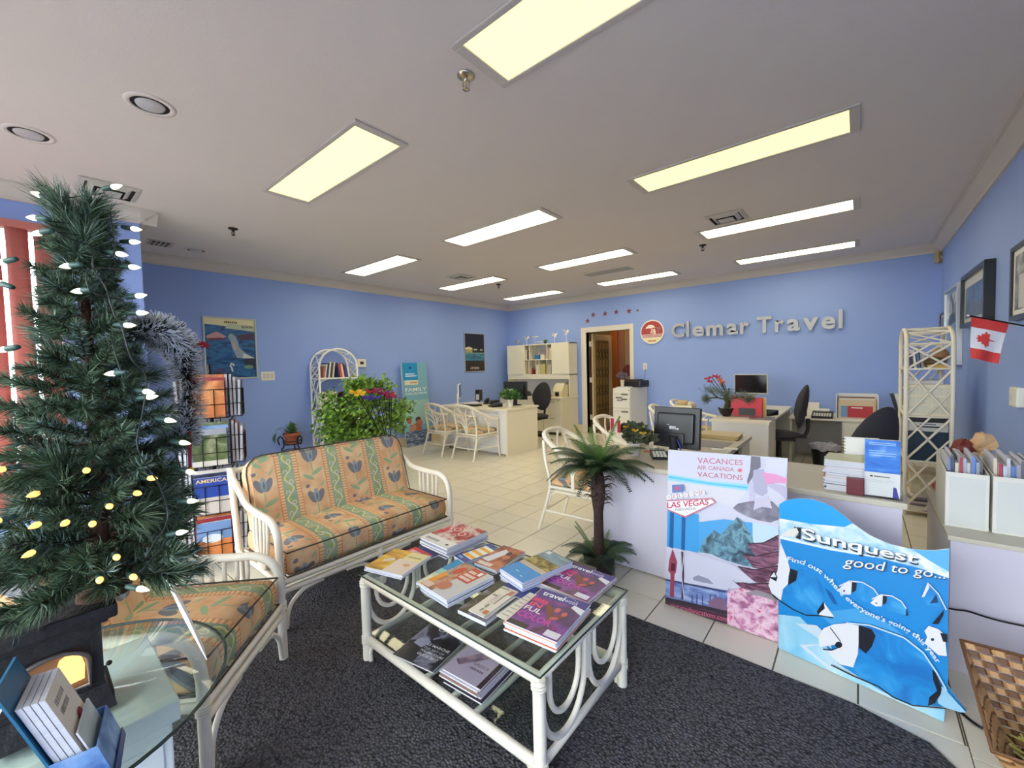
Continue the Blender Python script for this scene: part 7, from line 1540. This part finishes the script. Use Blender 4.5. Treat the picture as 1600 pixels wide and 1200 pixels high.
P([(78, 925), (300, 975), (440, 1010), (440, 1062), (330, 1035), (200, 995), (78, 955)], ink(74, 40, 60)); S1.quad_text('aircanadavacations.com', (110, 935), (440, 1018), (440, 1048), (110, 965), ink(220, 110, 140))
# casino sign
P([(88, 340), (350, 328), (376, 352), (196, 442), (88, 396)], ink(206, 120, 140)); P([(88, 346), (346, 334), (366, 352), (196, 432), (88, 390)], ink(240, 238, 240)); S1.quad_text('LAS VEGAS', (90, 352), (332, 332), (332, 366), (90, 388), ink(206, 70, 96), True); S1.quad_text('NEVADA', (138, 388), (258, 382), (258, 394), (138, 402), ink(120, 110, 120))
for k in range(7): S1.ell(100 + k * 33, 322 - k * 5, 15, 15, ink(244, 240, 244), 14); S1.quad_text('WELCOME'[k], (94 + k * 33, 314 - k * 5), (106 + k * 33, 312 - k * 5), (106 + k * 33, 329 - k * 5), (94 + k * 33, 331 - k * 5), ink(196, 80, 110))
P([(120, 250), (185, 246), (186, 290), (122, 296)], ink(96, 130, 190)); P([(150 + (20 if k % 2 == 0 else 8) * math.sin(k * PI / 5), 270 - (20 if k % 2 == 0 else 8) * math.cos(k * PI / 5)) for k in range(10)], ink(226, 80, 110))
m_.build('print', bo1); es = MB(); c1 = (a + b_) / 2 - a; es.prism([c1 + Vector((-.04, .05, .6)), c1 + Vector((.04, .05, .6)), c1 + Vector((.05, .19, 0)), c1 + Vector((-.05, .19, 0))], (0, .004, 0), HW); es.build('easel', bo1)
# ---- fish board
a, b_ = G(1217, 1013.5), G(1475, 1129); bo2 = thing('display_board', 'wavy topped blue tropical fish advertising board leaning by the cabinet', 'display board', a)
m_ = MB(); S2 = PxSheet(m_, a, a, b_, .05, lambda x, y: (1200 + x / 3, 760 + y / 3))
OUT2 = [(52, 85), (75, 70), (100, 62), (140, 57), (180, 58), (220, 64), (260, 77), (300, 96), (330, 117), (365, 145), (400, 175), (440, 204), (480, 230), (525, 252), (570, 270), (625, 285), (680, 295), (730, 300), (780, 300), (850, 292), (845, 560), (842, 935), (930, 1052), (905, 1052), (832, 1030), (825, 1108), (50, 760), (50, 535), (20, 503), (3, 462), (12, 428), (45, 402), (60, 260)]
S2.slab(OUT2, BEDGE); m_.build('foam_board', bo2); m_ = MB(); S2.mb = m_; P = S2.poly
P(OUT2, ink(24, 136, 210)); P([(52, 85), (75, 70), (100, 62), (140, 57), (180, 58), (220, 64), (260, 77), (300, 96), (330, 117), (365, 145), (390, 168), (360, 190), (200, 175), (55, 150)], ink(10, 158, 232))
CLD = ramp_mat('cloud_print', [(.35, (120, 186, 226)), (.5, (190, 220, 240)), (.65, (236, 240, 246))], 14, 4); P([(55, 150), (200, 175), (360, 190), (395, 172), (440, 204), (480, 230), (570, 270), (680, 295), (780, 300), (850, 292), (848, 430), (700, 380), (500, 330), (300, 300), (55, 240)], CLD); P([(680, 296), (780, 301), (850, 293), (849, 400), (760, 350)], ink(90, 176, 226)); P([(55, 232), (300, 290), (500, 325), (500, 333), (300, 300), (55, 244)], ink(226, 236, 244))
P([(50, 600), (150, 610), (240, 700), (330, 830), (440, 900), (640, 1010), (830, 1034), (825, 1108), (50, 760)], ramp_mat('pale_shallows', [(.35, (120, 190, 226)), (.55, (160, 210, 234)), (.7, (190, 220, 236))], 7, 3)); P([(230, 590), (420, 570), (560, 640), (700, 740), (770, 830), (640, 700), (520, 660), (400, 630), (300, 650)], ink(70, 160, 220))
P([(130, 640), (230, 650), (280, 700), (300, 760), (220, 700)], ink(200, 216, 230)); P([(148, 742), (260, 738), (180, 752), (300, 850), (280, 850)], ink(214, 220, 232))
WHF, BLF, BKF = ink(226, 226, 232), ramp_mat('fish_blue', [(.35, (14, 110, 190)), (.55, (24, 138, 212)), (.7, (70, 168, 226))], 9, 3), ink(22, 26, 40)
# left fish
P([(60, 262), (92, 340), (104, 388), (94, 460), (66, 508), (62, 535), (20, 503), (3, 462), (12, 428), (45, 402), (52, 330)], WHF); P([(6, 425), (30, 390), (46, 425), (40, 445)], BKF); P([(12, 424), (30, 400), (40, 425)], WHF)
P([(104, 388), (150, 384), (200, 402), (245, 448), (266, 510), (262, 560), (240, 598), (180, 602), (100, 562), (66, 515), (72, 480), (96, 455)], BLF); P([(106, 383), (142, 396), (134, 440), (95, 462), (98, 420)], BKF); P([(262, 540), (312, 610), (240, 604)], WHF); P([(262, 535), (268, 570), (236, 598), (230, 585)], BKF); P([(268, 474), (300, 500), (325, 552), (310, 550), (285, 510)], ink(20, 90, 160)); S2.line([(20, 503), (66, 540), (120, 575), (180, 602), (250, 604), (308, 614)], 5, BKF)
# school
for (ox, oy, s_) in ((395, 445, 1.0), (540, 508, .85)):
    f = lambda x, y: (ox + x * s_, oy + y * s_)
    P([f(0, 0), f(50, 5), f(100, 35), f(128, 75), f(135, 108), f(90, 100), f(30, 85), f(-5, 60)], BLF); P([f(0, 0), f(-5, 60), f(-40, 60), f(-68, 42), f(-45, 18), f(-20, 2)], WHF); P([f(0, 0), f(24, 6), f(20, 40), f(0, 52)], BKF); P([f(130, 68), f(140, 110), f(126, 112)], BKF); S2.ell(*f(-36, 42), 5 * s_, 4 * s_, BKF, 10); S2.line([f(-60, 20), f(-10, -4), f(50, 2), f(102, 32), f(130, 72)], 5, WHF)
P([(720, 515), (750, 448), (800, 500), (838, 570), (800, 560), (745, 550)], BLF); P([(750, 448), (722, 516), (735, 512), (758, 470)], WHF); P([(760, 545), (790, 500), (800, 540)], ink(14, 60, 110)); S2.line([(750, 448), (800, 500), (838, 575)], 5, WHF); P([(770, 640), (826, 574), (824, 596), (800, 640)], BKF)
P([(735, 672), (755, 648), (800, 664), (830, 690), (840, 790), (800, 785), (760, 750), (735, 730), (748, 700)], WHF); S2.ell(773, 712, 8, 7, BKF, 12); P([(808, 680), (842, 688), (841, 725), (822, 722)], BKF)
# big fish
P([(785, 950), (820, 930), (930, 1052), (905, 1052), (832, 1030), (800, 1010)], ink(150, 200, 234)); P([(432, 648), (480, 648), (560, 668), (640, 705), (720, 768), (780, 850), (815, 945), (790, 1000), (750, 1025), (650, 1010), (530, 950), (440, 890), (400, 842), (425, 790)], BLF); P([(240, 700), (265, 660), (310, 642), (370, 636), (432, 648), (425, 780), (402, 842), (340, 828), (300, 790), (285, 765), (330, 752), (330, 735), (245, 748)], WHF)
P([(428, 646), (490, 664), (508, 695), (490, 745), (462, 778), (428, 750)], BKF); S2.ell(335, 737, 17, 15, BKF, 16); S2.line([(262, 757), (300, 762), (330, 752)], 5, BKF); P([(772, 850), (790, 870), (816, 940), (812, 965), (785, 1008), (752, 1020), (758, 980), (795, 950), (776, 900)], BKF); S2.line([(295, 655), (345, 722)], 4, BKF)
S2.line([(300, 830), (400, 880), (520, 930), (590, 980), (680, 1018), (835, 1032)], 6, BKF); S2.line([(370, 634), (480, 645), (640, 702), (730, 772), (790, 860), (840, 950)], 7, ink(190, 220, 240))
# lettering
S2.arc_text("Find out where everyone's going this year", [(92, 352), (160, 366), (230, 398), (290, 452), (340, 510), (400, 560), (460, 600), (540, 634), (620, 664), (690, 708), (745, 765), (790, 828)], 30, ink(214, 226, 240))
S2.quad_text('Sunquest', (166, 197), (716, 322), (704, 380), (172, 268), ink(40, 52, 70), True); S2.quad_text('Sunquest', (160, 188), (710, 313), (698, 370), (166, 258), ink(240, 242, 246), True)
S2.quad_text('good to go...', (378, 330), (842, 396), (836, 446), (356, 386), ink(60, 76, 100)); S2.quad_text('good to go...', (374, 324), (838, 390), (832, 440), (352, 380), ink(238, 242, 246))
P([(128, 186), (160, 190), (158, 246), (132, 236), (150, 222), (130, 208)], BKF); P([(60, 232), (100, 200), (140, 190), (150, 212), (132, 230), (100, 230)], ink(226, 222, 216))
m_.build('print', bo2); es = MB(); c1 = (a + b_) / 2 - a; es.prism([c1 + Vector((-.04, .045, .42)), c1 + Vector((.04, .045, .42)), c1 + Vector((.05, .15, 0)), c1 + Vector((-.05, .15, 0))], (0, .004, 0), HW); es.build('easel', bo2)
# ------------------------------------------------------------------ low cabinet, magazine files
LZ = .59; lcb = thing('side_cabinet', 'low white cabinet under the magazine files by the picture wall', 'cabinet', (.52, 2.90, 0))
MB().box(-.215, .22, -.37, .40, 0, LZ - .02, mat('panel_lavender_white'), .003).build('body', lcb); MB().box(-.225, .225, -.385, .41, LZ - .02, LZ, TOPM, .003).build('top', lcb)
wc = MB(); wc.tube(smooth_path([WY(1480, 950, 2.50), WY(1495, 953, 2.505), WY(1512, 955, 2.51), WY(1540, 964, 2.512), WY(1570, 972, 2.51), WY(1610, 980, 2.51)], 5), .004, BLKM, 6); wc.build('power_cable', loc=(0, 0, 0), label='black cable hanging across the side cabinet front', cat='cable')
wc = MB(); wc.tube(smooth_path([G(1478, 1104, .006), G(1495, 1108, .006), G(1520, 1128, .006), G(1545, 1141, .006), G(1600, 1150, .006)], 5), .0055, BLKM, 6); wc.build('floor_cable', label='black cable lying on the tiles beside the fish board', cat='cable')
FB = mat('file_box_white', srgb(226, 224, 214), .5)
for k in range(3):
    x0 = .302 + k * .142; t_ = thing('magazine_file', ['white magazine file at the free end of the side cabinet', 'white magazine file between the other two', 'white magazine file next to the picture wall'][k], 'magazine file', (x0, 2.66, LZ + .0005), 0, 'magazine files on the side cabinet')
    MB().box(0, .132, 0, .004, 0, .245, FB, .001).build('front', t_); MB().box(0, .132, .30, .304, 0, .28, FB, .001).build('back', t_); MB().box(0, .132, .004, .30, 0, .004, FB).build('base', t_)
    for x in (0, .128): s_ = MB(); s_.prism([(x, .004, .004), (x, .30, .004), (x, .30, .28), (x, .004, .245)], (.004, 0, 0), FB); s_.build('side', t_)
    MB().box(.012, .12, -.0008, 0, .008, .225, mat('file_label', srgb(214, 216, 212), .5)).build('label_panel', t_)
    for j in range(9):
        cc = [ink(120, 136, 170), ink(206, 206, 210), ink(60, 70, 110), ink(92, 130, 206), ink(214, 200, 180), ink(150, 160, 176), ink(170, 50, 70), ink(110, 104, 110), ink(196, 206, 226)][(j * 2 + k * 4) % 9]; th = .0108
        b = MB(); hh = .30 + .018 * math.sin(j * 2.3 + k) ; dp_ = .19; y0 = .03 + .012 * math.sin(j * 1.7 + k * 2); b.prism([(0, 0, 0), (0, dp_, 0), (0, dp_ + .03, hh), (0, .03, hh - .01)], (th * .8, 0, 0), PAGES); b.prism([(th * .8, -.0, 0), (th * .8, dp_, 0), (th * .8, dp_ + .03, hh), (th * .8, .029, hh - .01)], (th * .2, 0, 0), cc); b.prism([(0, -.001, 0), (th, -.001, 0), (th, .029, hh - .01), (0, .029, hh - .01)], (0, -.001, 0), cc)
        b.build('brochure', loc=(x0 + .010 + j * .0126, 2.66 + y0, LZ + .006), label='%s brochure in the magazine file %s' % (pn[j], ['at the free end', 'in the middle', 'by the wall'][k]), cat='brochure', group='brochures in the magazine files')
cb_ = MB(); Rc = random.Random(3)
for k in range(7): cb_.ball((Rc.uniform(-.04, .06), Rc.uniform(-.04, .04), .05 + .042 * k), (Rc.uniform(.045, .06), Rc.uniform(.04, .05), Rc.uniform(.045, .06)), [ink(214, 176, 130), ink(222, 196, 150), ink(120, 50, 46)][k % 3 if k > 3 else 0], 9, 6)
cb_.v = [(a + Rc.uniform(-.012, .012), b2 + Rc.uniform(-.012, .012), c2 + Rc.uniform(-.012, .012)) for a, b2, c2 in cb_.v]; cb_.smooth = [False] * len(cb_.smooth); cb_.build('crumpled_bag', loc=(.46, 3.14, LZ + .0055), label='crumpled beige paper bag behind the magazine files', cat='bag')
# ------------------------------------------------------------------ right etagere with its load
RL = [.068, .469, .850, 1.251]; RX0, RD, RY0, RW = .308, .275, 4.86, .62
etagere('lattice_bookcase', 'white rattan lattice bookcase loaded with supplies by the picture wall', (RX0 + RD, RY0, 0), PI / 2, RW, RD, 1.60, RL, RATTAN, .016, .14)
def ebox(lab, cat, name, x, y, z, w_, d_, h_, m, rz=0.0, extra=None):
    t_ = thing(name, lab, cat, (x, y, z + .0045), rz); MB().box(-w_ / 2, w_ / 2, -d_ / 2, d_ / 2, 0, h_, m, .004).build('body', t_)
    if extra: extra(t_)
    return t_
xc = RX0 + RD / 2; yc = RY0 + RW / 2
for k in range(5): MB().box(-.10, .10, -.14, .14, .0003, .0195, [ink(150, 140, 160), ink(226, 222, 220), ink(96, 90, 110)][k % 3]).build('magazine', loc=(xc - .005 * k, RY0 + .20, RL[0] + .0045 + k * .02), rz=.06 * k, label='magazine %s from the bottom on the lowest bookcase shelf' % pn[k], cat='magazine', group='magazines on the lowest lattice shelf')
ebox('cream carton with red marks on the lowest lattice bookcase shelf', 'carton', 'carton', xc + .01, RY0 + .20, RL[0] + .1005, .21, .24, .13, ramp_mat('marked_carton', [(.4, (196, 186, 150)), (.58, (222, 214, 190)), (.68, (206, 90, 70))], 9, 3))
ebox('tan folder box at the far end of the lowest lattice shelf', 'box', 'box', xc, RY0 + .48, RL[0], .2, .18, .25, ink(214, 196, 160))
ebox('dark teal storage box on the second lattice bookcase shelf', 'box', 'storage_box', xc, RY0 + .22, RL[1], .245, .38, .25, mat('teal_box', srgb(16, 50, 74), .4), 0, lambda t_: MB().box(-.12, .12, -.18, .18, .25, .262, PAPER).build('paper_layer', t_))
def prn(t_):
    MB().box(-.12, .12, -.15, .15, .06, .115, BLACK, .008).build('lid', t_); MB().box(-.08, .08, -.165, -.15, .02, .03, ph).build('paper_slot', t_)
    MB().box(-.05, .05, -.152, -.15, .04, .05, ink(120, 120, 130)).build('buttons', t_)
ebox('white printer with black lid lying on the teal box', 'printer', 'printer', xc, RY0 + .20, RL[1] + .2630, .245, .30, .06, LAV, 0, prn)
def kbp(t_):
    for r in range(3):
        for c_ in range(5): MB().box(-.12 + c_ * .049, -.12 + c_ * .049 + .04, -.066, -.06, .025 + r * .075, .025 + r * .075 + .06, mat('tray_pale', srgb(222, 218, 200), .5), .003).build('pocket', t_)
ebox('cream rack of square pockets on the third lattice bookcase shelf', 'pocket rack', 'pocket_rack', xc, RY0 + .09, RL[2], .255, .12, .265, CREAM, 0, kbp)
ebox('white carton on the third lattice shelf behind the pocket rack', 'carton', 'carton', xc, RY0 + .38, RL[2], .22, .28, .29, LAV)
MB().box(-.003, .003, -.06, .06, 0, .27, ink(170, 206, 130)).build('green_folder', loc=(RX0 + .02, RY0 + .50, RL[2] + .0045), label='light green folder at the edge of the third lattice shelf', cat='folder')
b = MB(); b.ball((0, 0, .05), (.09, .10, .05), ink(120, 92, 60), 12, 6); b.ball((.05, .05, .10), (.06, .07, .07), ink(176, 130, 84), 10, 6); b.build('wicker_bundle', loc=(xc + .04, RY0 + .22, RL[3] + .0045), label='brown wicker bundle on the top lattice bookcase shelf', cat='basket')
for k in range(4): book('%s notebook leaning on the top lattice shelf' % ['black', 'white', 'blue', 'grey'][k], Vector((RX0 + .03 + .022 * k, RY0 + .04, RL[3] + .006)), Vector((1, 0, 0)), .012, .12 + .02 * k, .10, [BLACK, ink(226, 226, 226), ink(70, 96, 150), ink(140, 140, 146)][k], -.1, 'notebooks on the top lattice shelf', 'notebook', 'notebook')
ebox('flat yellow tin on the top lattice bookcase shelf', 'tin', 'tin', RX0 + .19, RY0 + .07, RL[3], .12, .08, .03, ink(206, 170, 70))
# ------------------------------------------------------------------ pictures on the right wall
def framed_r(lab, Y0, Y1, Z0, Z1, frm, draw, bw=.03, dp=.03, mat_=None, name='wall_picture', cat='picture'):
    t_ = thing(name, lab, cat, (XR, (Y0 + Y1) / 2, (Z0 + Z1) / 2)); hw, hh = (Y1 - Y0) / 2, (Z1 - Z0) / 2
    f = MB(); f.box(-dp, 0, -hw, hw, hh - bw, hh, frm); f.box(-dp, 0, -hw, hw, -hh, -hh + bw, frm); f.box(-dp, 0, -hw, -hw + bw, -hh + bw, hh - bw, frm); f.box(-dp, 0, hw - bw, hw, -hh + bw, hh - bw, frm); f.build('frame', t_, bevel=.002)
    p = MB(); p.box(-dp * .6, -.001, -hw + bw, hw - bw, -hh + bw, hh - bw, mat_ or PAPER); s = Sheet(p, (-dp * .6, hw - bw, -hh + bw), (0, -2 * (hw - bw), 0), (0, 0, 2 * (hh - bw)), (-1, 0, 0)); draw(s); p.build('print', t_)
BF = mat('black_frame', srgb(24, 24, 28), .3)
framed_r('tall silver framed travel poster next to the lattice bookcase', 5.86, 6.66, 1.265, 2.065, SILVER, lambda s: [s.rect(0, 0, 1, 1, ink(120, 150, 190)), s.rect(.1, .62, .9, .95, ramp_mat('poster_sails', [(.35, (60, 70, 90)), (.55, (190, 196, 200)), (.7, (226, 224, 220))], 6, 3)), s.poly([(.2, .5), (.8, .55), (.7, .68), (.3, .66)], ink(40, 44, 56))], .03, .045)
framed_r('small black framed picture in the corner beyond the silver poster', 6.72, 7.12, 1.60, 1.86, BF, lambda s: s.rect(.1, .1, .9, .9, ink(96, 110, 150)), .03, .03)
framed_r('black shadow box picture of a blue mountain over the flag', 4.63, 5.56, 1.60, 2.06, BF, lambda s: [s.rect(.0, .0, 1, 1, ink(200, 200, 190)), s.rect(.06, .10, .94, .80, ramp_mat('mountain_photo', [(.35, (60, 84, 130)), (.55, (96, 120, 164)), (.7, (150, 160, 170))], 4, 4)), s.poly([(.06, .10), (.4, .5), (.6, .36), (.94, .42), (.94, .10)], ink(96, 106, 120))], .035, .06)
framed_r('black framed city picture nearest the storefront', 3.45, 4.10, 1.565, 2.025, BF, lambda s: [s.rect(.06, .08, .94, .92, ramp_mat('city_print', [(.35, (54, 56, 62)), (.55, (150, 150, 146)), (.7, (206, 204, 196))], 9, 4)), s.rect(.2, .1, .4, .6, ink(220, 214, 200))], .03, .03)
# flag on a stick fixed to the right wall
fw = WX(1660, 520, XR - .002); ft = WY(1513, 493, 3.15); fg = thing('hand_flag', 'small Canadian flag on a black stick fixed to the picture wall', 'flag', fw)
sd = (fw - ft).normalized(); MB().tube([(0, 0, 0), ft - fw], .004, BLKM, 7).build('stick', fg); MB().ball(ft - fw, .007, SILVER, 8, 6).build('finial', fg)
MB().box(-.012, .004, -.02, .02, -.02, .02, BLKM, .003).build('wall_clip', fg)
p0 = ft + sd * .012 - fw; hgt_ = .215; wd_ = .155; fm_ = MB(); FR, FW = mat('flag_red', srgb(214, 62, 58), .7), mat('flag_white', srgb(232, 228, 232), .7); nF = 12; dn = Vector((.01, -.0, -1)); fold = sd.cross(dn).normalized()
def fpt(a, t): return p0 + sd * (wd_ * a * (1 - .28 * t)) + dn * (hgt_ * t) + fold * (.010 * math.sin(a * 7 + t * 3) * t) + Vector((0, 0, -.02 * a * (1 - t) * 0))
for i in range(nF):
    for j in range(10):
        t0, t1 = i / nF, (i + 1) / nF; a0, a1 = j / 10, (j + 1) / 10; fm_.add([fpt(a0, t0), fpt(a0, t1), fpt(a1, t1), fpt(a1, t0)], [(0, 1, 2, 3)], FW if .25 <= (t0 + t1) / 2 <= .75 else FR, True)
fm_.build('cloth', fg)
LFp = [(0, .5), (.06, .36), (.2, .42), (.16, .2), (.32, .24), (.28, .12), (.48, .02), (.34, -.06), (.36, -.16), (.1, -.12), (.08, -.16), (.03, -.16), (.03, -.42), (-.03, -.42), (-.03, -.16), (-.08, -.16), (-.1, -.12), (-.36, -.16), (-.34, -.06), (-.48, .02), (-.28, .12), (-.32, .24), (-.16, .2), (-.2, .42), (-.06, .36)]
lfm = MB()
for sgn in (-1, 1):
    # leaf lies sideways: its stem points along the stick direction
    lfm.poly([fpt(.44 - v * .62, .5 + u * .42 * .98) + fold * (.0035 * sgn) for u, v in (LFp if sgn > 0 else LFp[::-1])], FR)
lfm.build('maple_leaf', fg)
# ------------------------------------------------------------------ woven basket by the cabinet
bk_ = thing('woven_basket', 'flared brown woven basket with a red ribbon beside the side cabinet', 'basket', (.515, 1.98, 0.0), .06)
WV = [mat('weave_light', srgb(190, 146, 98), .35, noise=.15, nscale=20), mat('weave_dark', srgb(112, 74, 46), .45, noise=.2, nscale=20)]
def wall_strip(p00, p10, p01, p11, nm, nu, nv):
    p00, p10, p01, p11 = map(Vector, (p00, p10, p01, p11)); nrm = (p10 - p00).cross(p01 - p00).normalized(); w_ = MB()
    def P_(a, c): return p00.lerp(p10, a).lerp(p01.lerp(p11, a), c)
    for i in range(nu):
        for j in range(nv):
            a0, a1, c0, c1 = i / nu, (i + 1) / nu, j / nv, (j + 1) / nv; up = (i + j) % 2; q = .0035 if up else 0.0; e = .004 / max(.1, (p10 - p00).length)
            w_.add([P_(a0, c0 + .004), P_(a1, c0 + .004), P_(a1, c1 - .004), P_(a0, c1 - .004)] + [P_(a0 + e, c0 + .008) + nrm * (.003 + q), P_(a1 - e, c0 + .008) + nrm * (.003 + q), P_(a1 - e, c1 - .008) + nrm * (.003 + q), P_(a0 + e, c1 - .008) + nrm * (.003 + q)], [(4, 5, 6, 7), (0, 1, 5, 4), (1, 2, 6, 5), (2, 3, 7, 6), (3, 0, 4, 7), (3, 2, 1, 0)], WV[0] if up else WV[1])
    w_.build(nm, bk_, kind='stuff')
b0 = [(-.10, -.10, .0), (.15, -.10, .0), (.15, .10, .0), (-.10, .10, .0)]; t0_ = [(-.21, -.15, .17), (.22, -.15, .17), (.22, .20, .315), (-.21, .20, .315)]
for k, nm in enumerate(('front_weave', 'side_weave', 'back_weave', 'side_weave')):
    i, j = k, (k + 1) % 4; wall_strip(b0[i], b0[j], t0_[i], t0_[j], nm, 12 if k % 2 == 0 else 10, 14); wall_strip(b0[j], b0[i], t0_[j], t0_[i], 'lining', 12 if k % 2 == 0 else 10, 14)
MB().box(-.10, .15, -.10, .10, 0, .006, WV[1]).build('bottom', bk_); MB().tube(t0_, .007, WV[1], 6, closed=True).build('rim', bk_)
rb_ = MB(); rb_.prism([(-.105, -.115, .10), (-.085, -.118, .10), (-.08, -.125, .004), (-.12, -.125, .004)], (0, -.003, 0), ink(150, 30, 60)); rb_.build('ribbon', bk_)
gr = MB(); Rk = random.Random(6)
for k in range(160): p = Vector((Rk.uniform(-.10, .14), Rk.uniform(-.09, .09), .04 + Rk.uniform(0, .05))); d = Vector((Rk.gauss(0, 1), Rk.gauss(0, 1), abs(Rk.gauss(.5, .6)))).normalized() * .05; s2 = d.orthogonal().normalized() * .003; gr.add([p - s2, p + s2, p + d + s2, p + d - s2], [(0, 1, 2, 3)], ink(206, 200, 110))
gr.build('shredded_filling', loc=(.515, 1.98, 0.0), rz=.06, label='yellow green shredded paper filling the woven basket', cat='filling', kind='stuff')
gb = thing('gift_package', 'wrapped maroon and cream gift package in the woven basket', 'gift', (.58, 1.98, .010), .4); MB().box(-.05, .05, -.05, .05, 0, .26, ramp_mat('wrap_print', [(.35, (84, 40, 50)), (.5, (150, 130, 130)), (.65, (206, 196, 190))], 11, 4), .01).build('box', gb); MB().prism([(-.05, -.004, .26), (.05, -.004, .26), (.09, -.004, .36), (-.06, -.004, .38)], (0, .008, 0), ink(232, 216, 190)).build('paper_fan', gb)
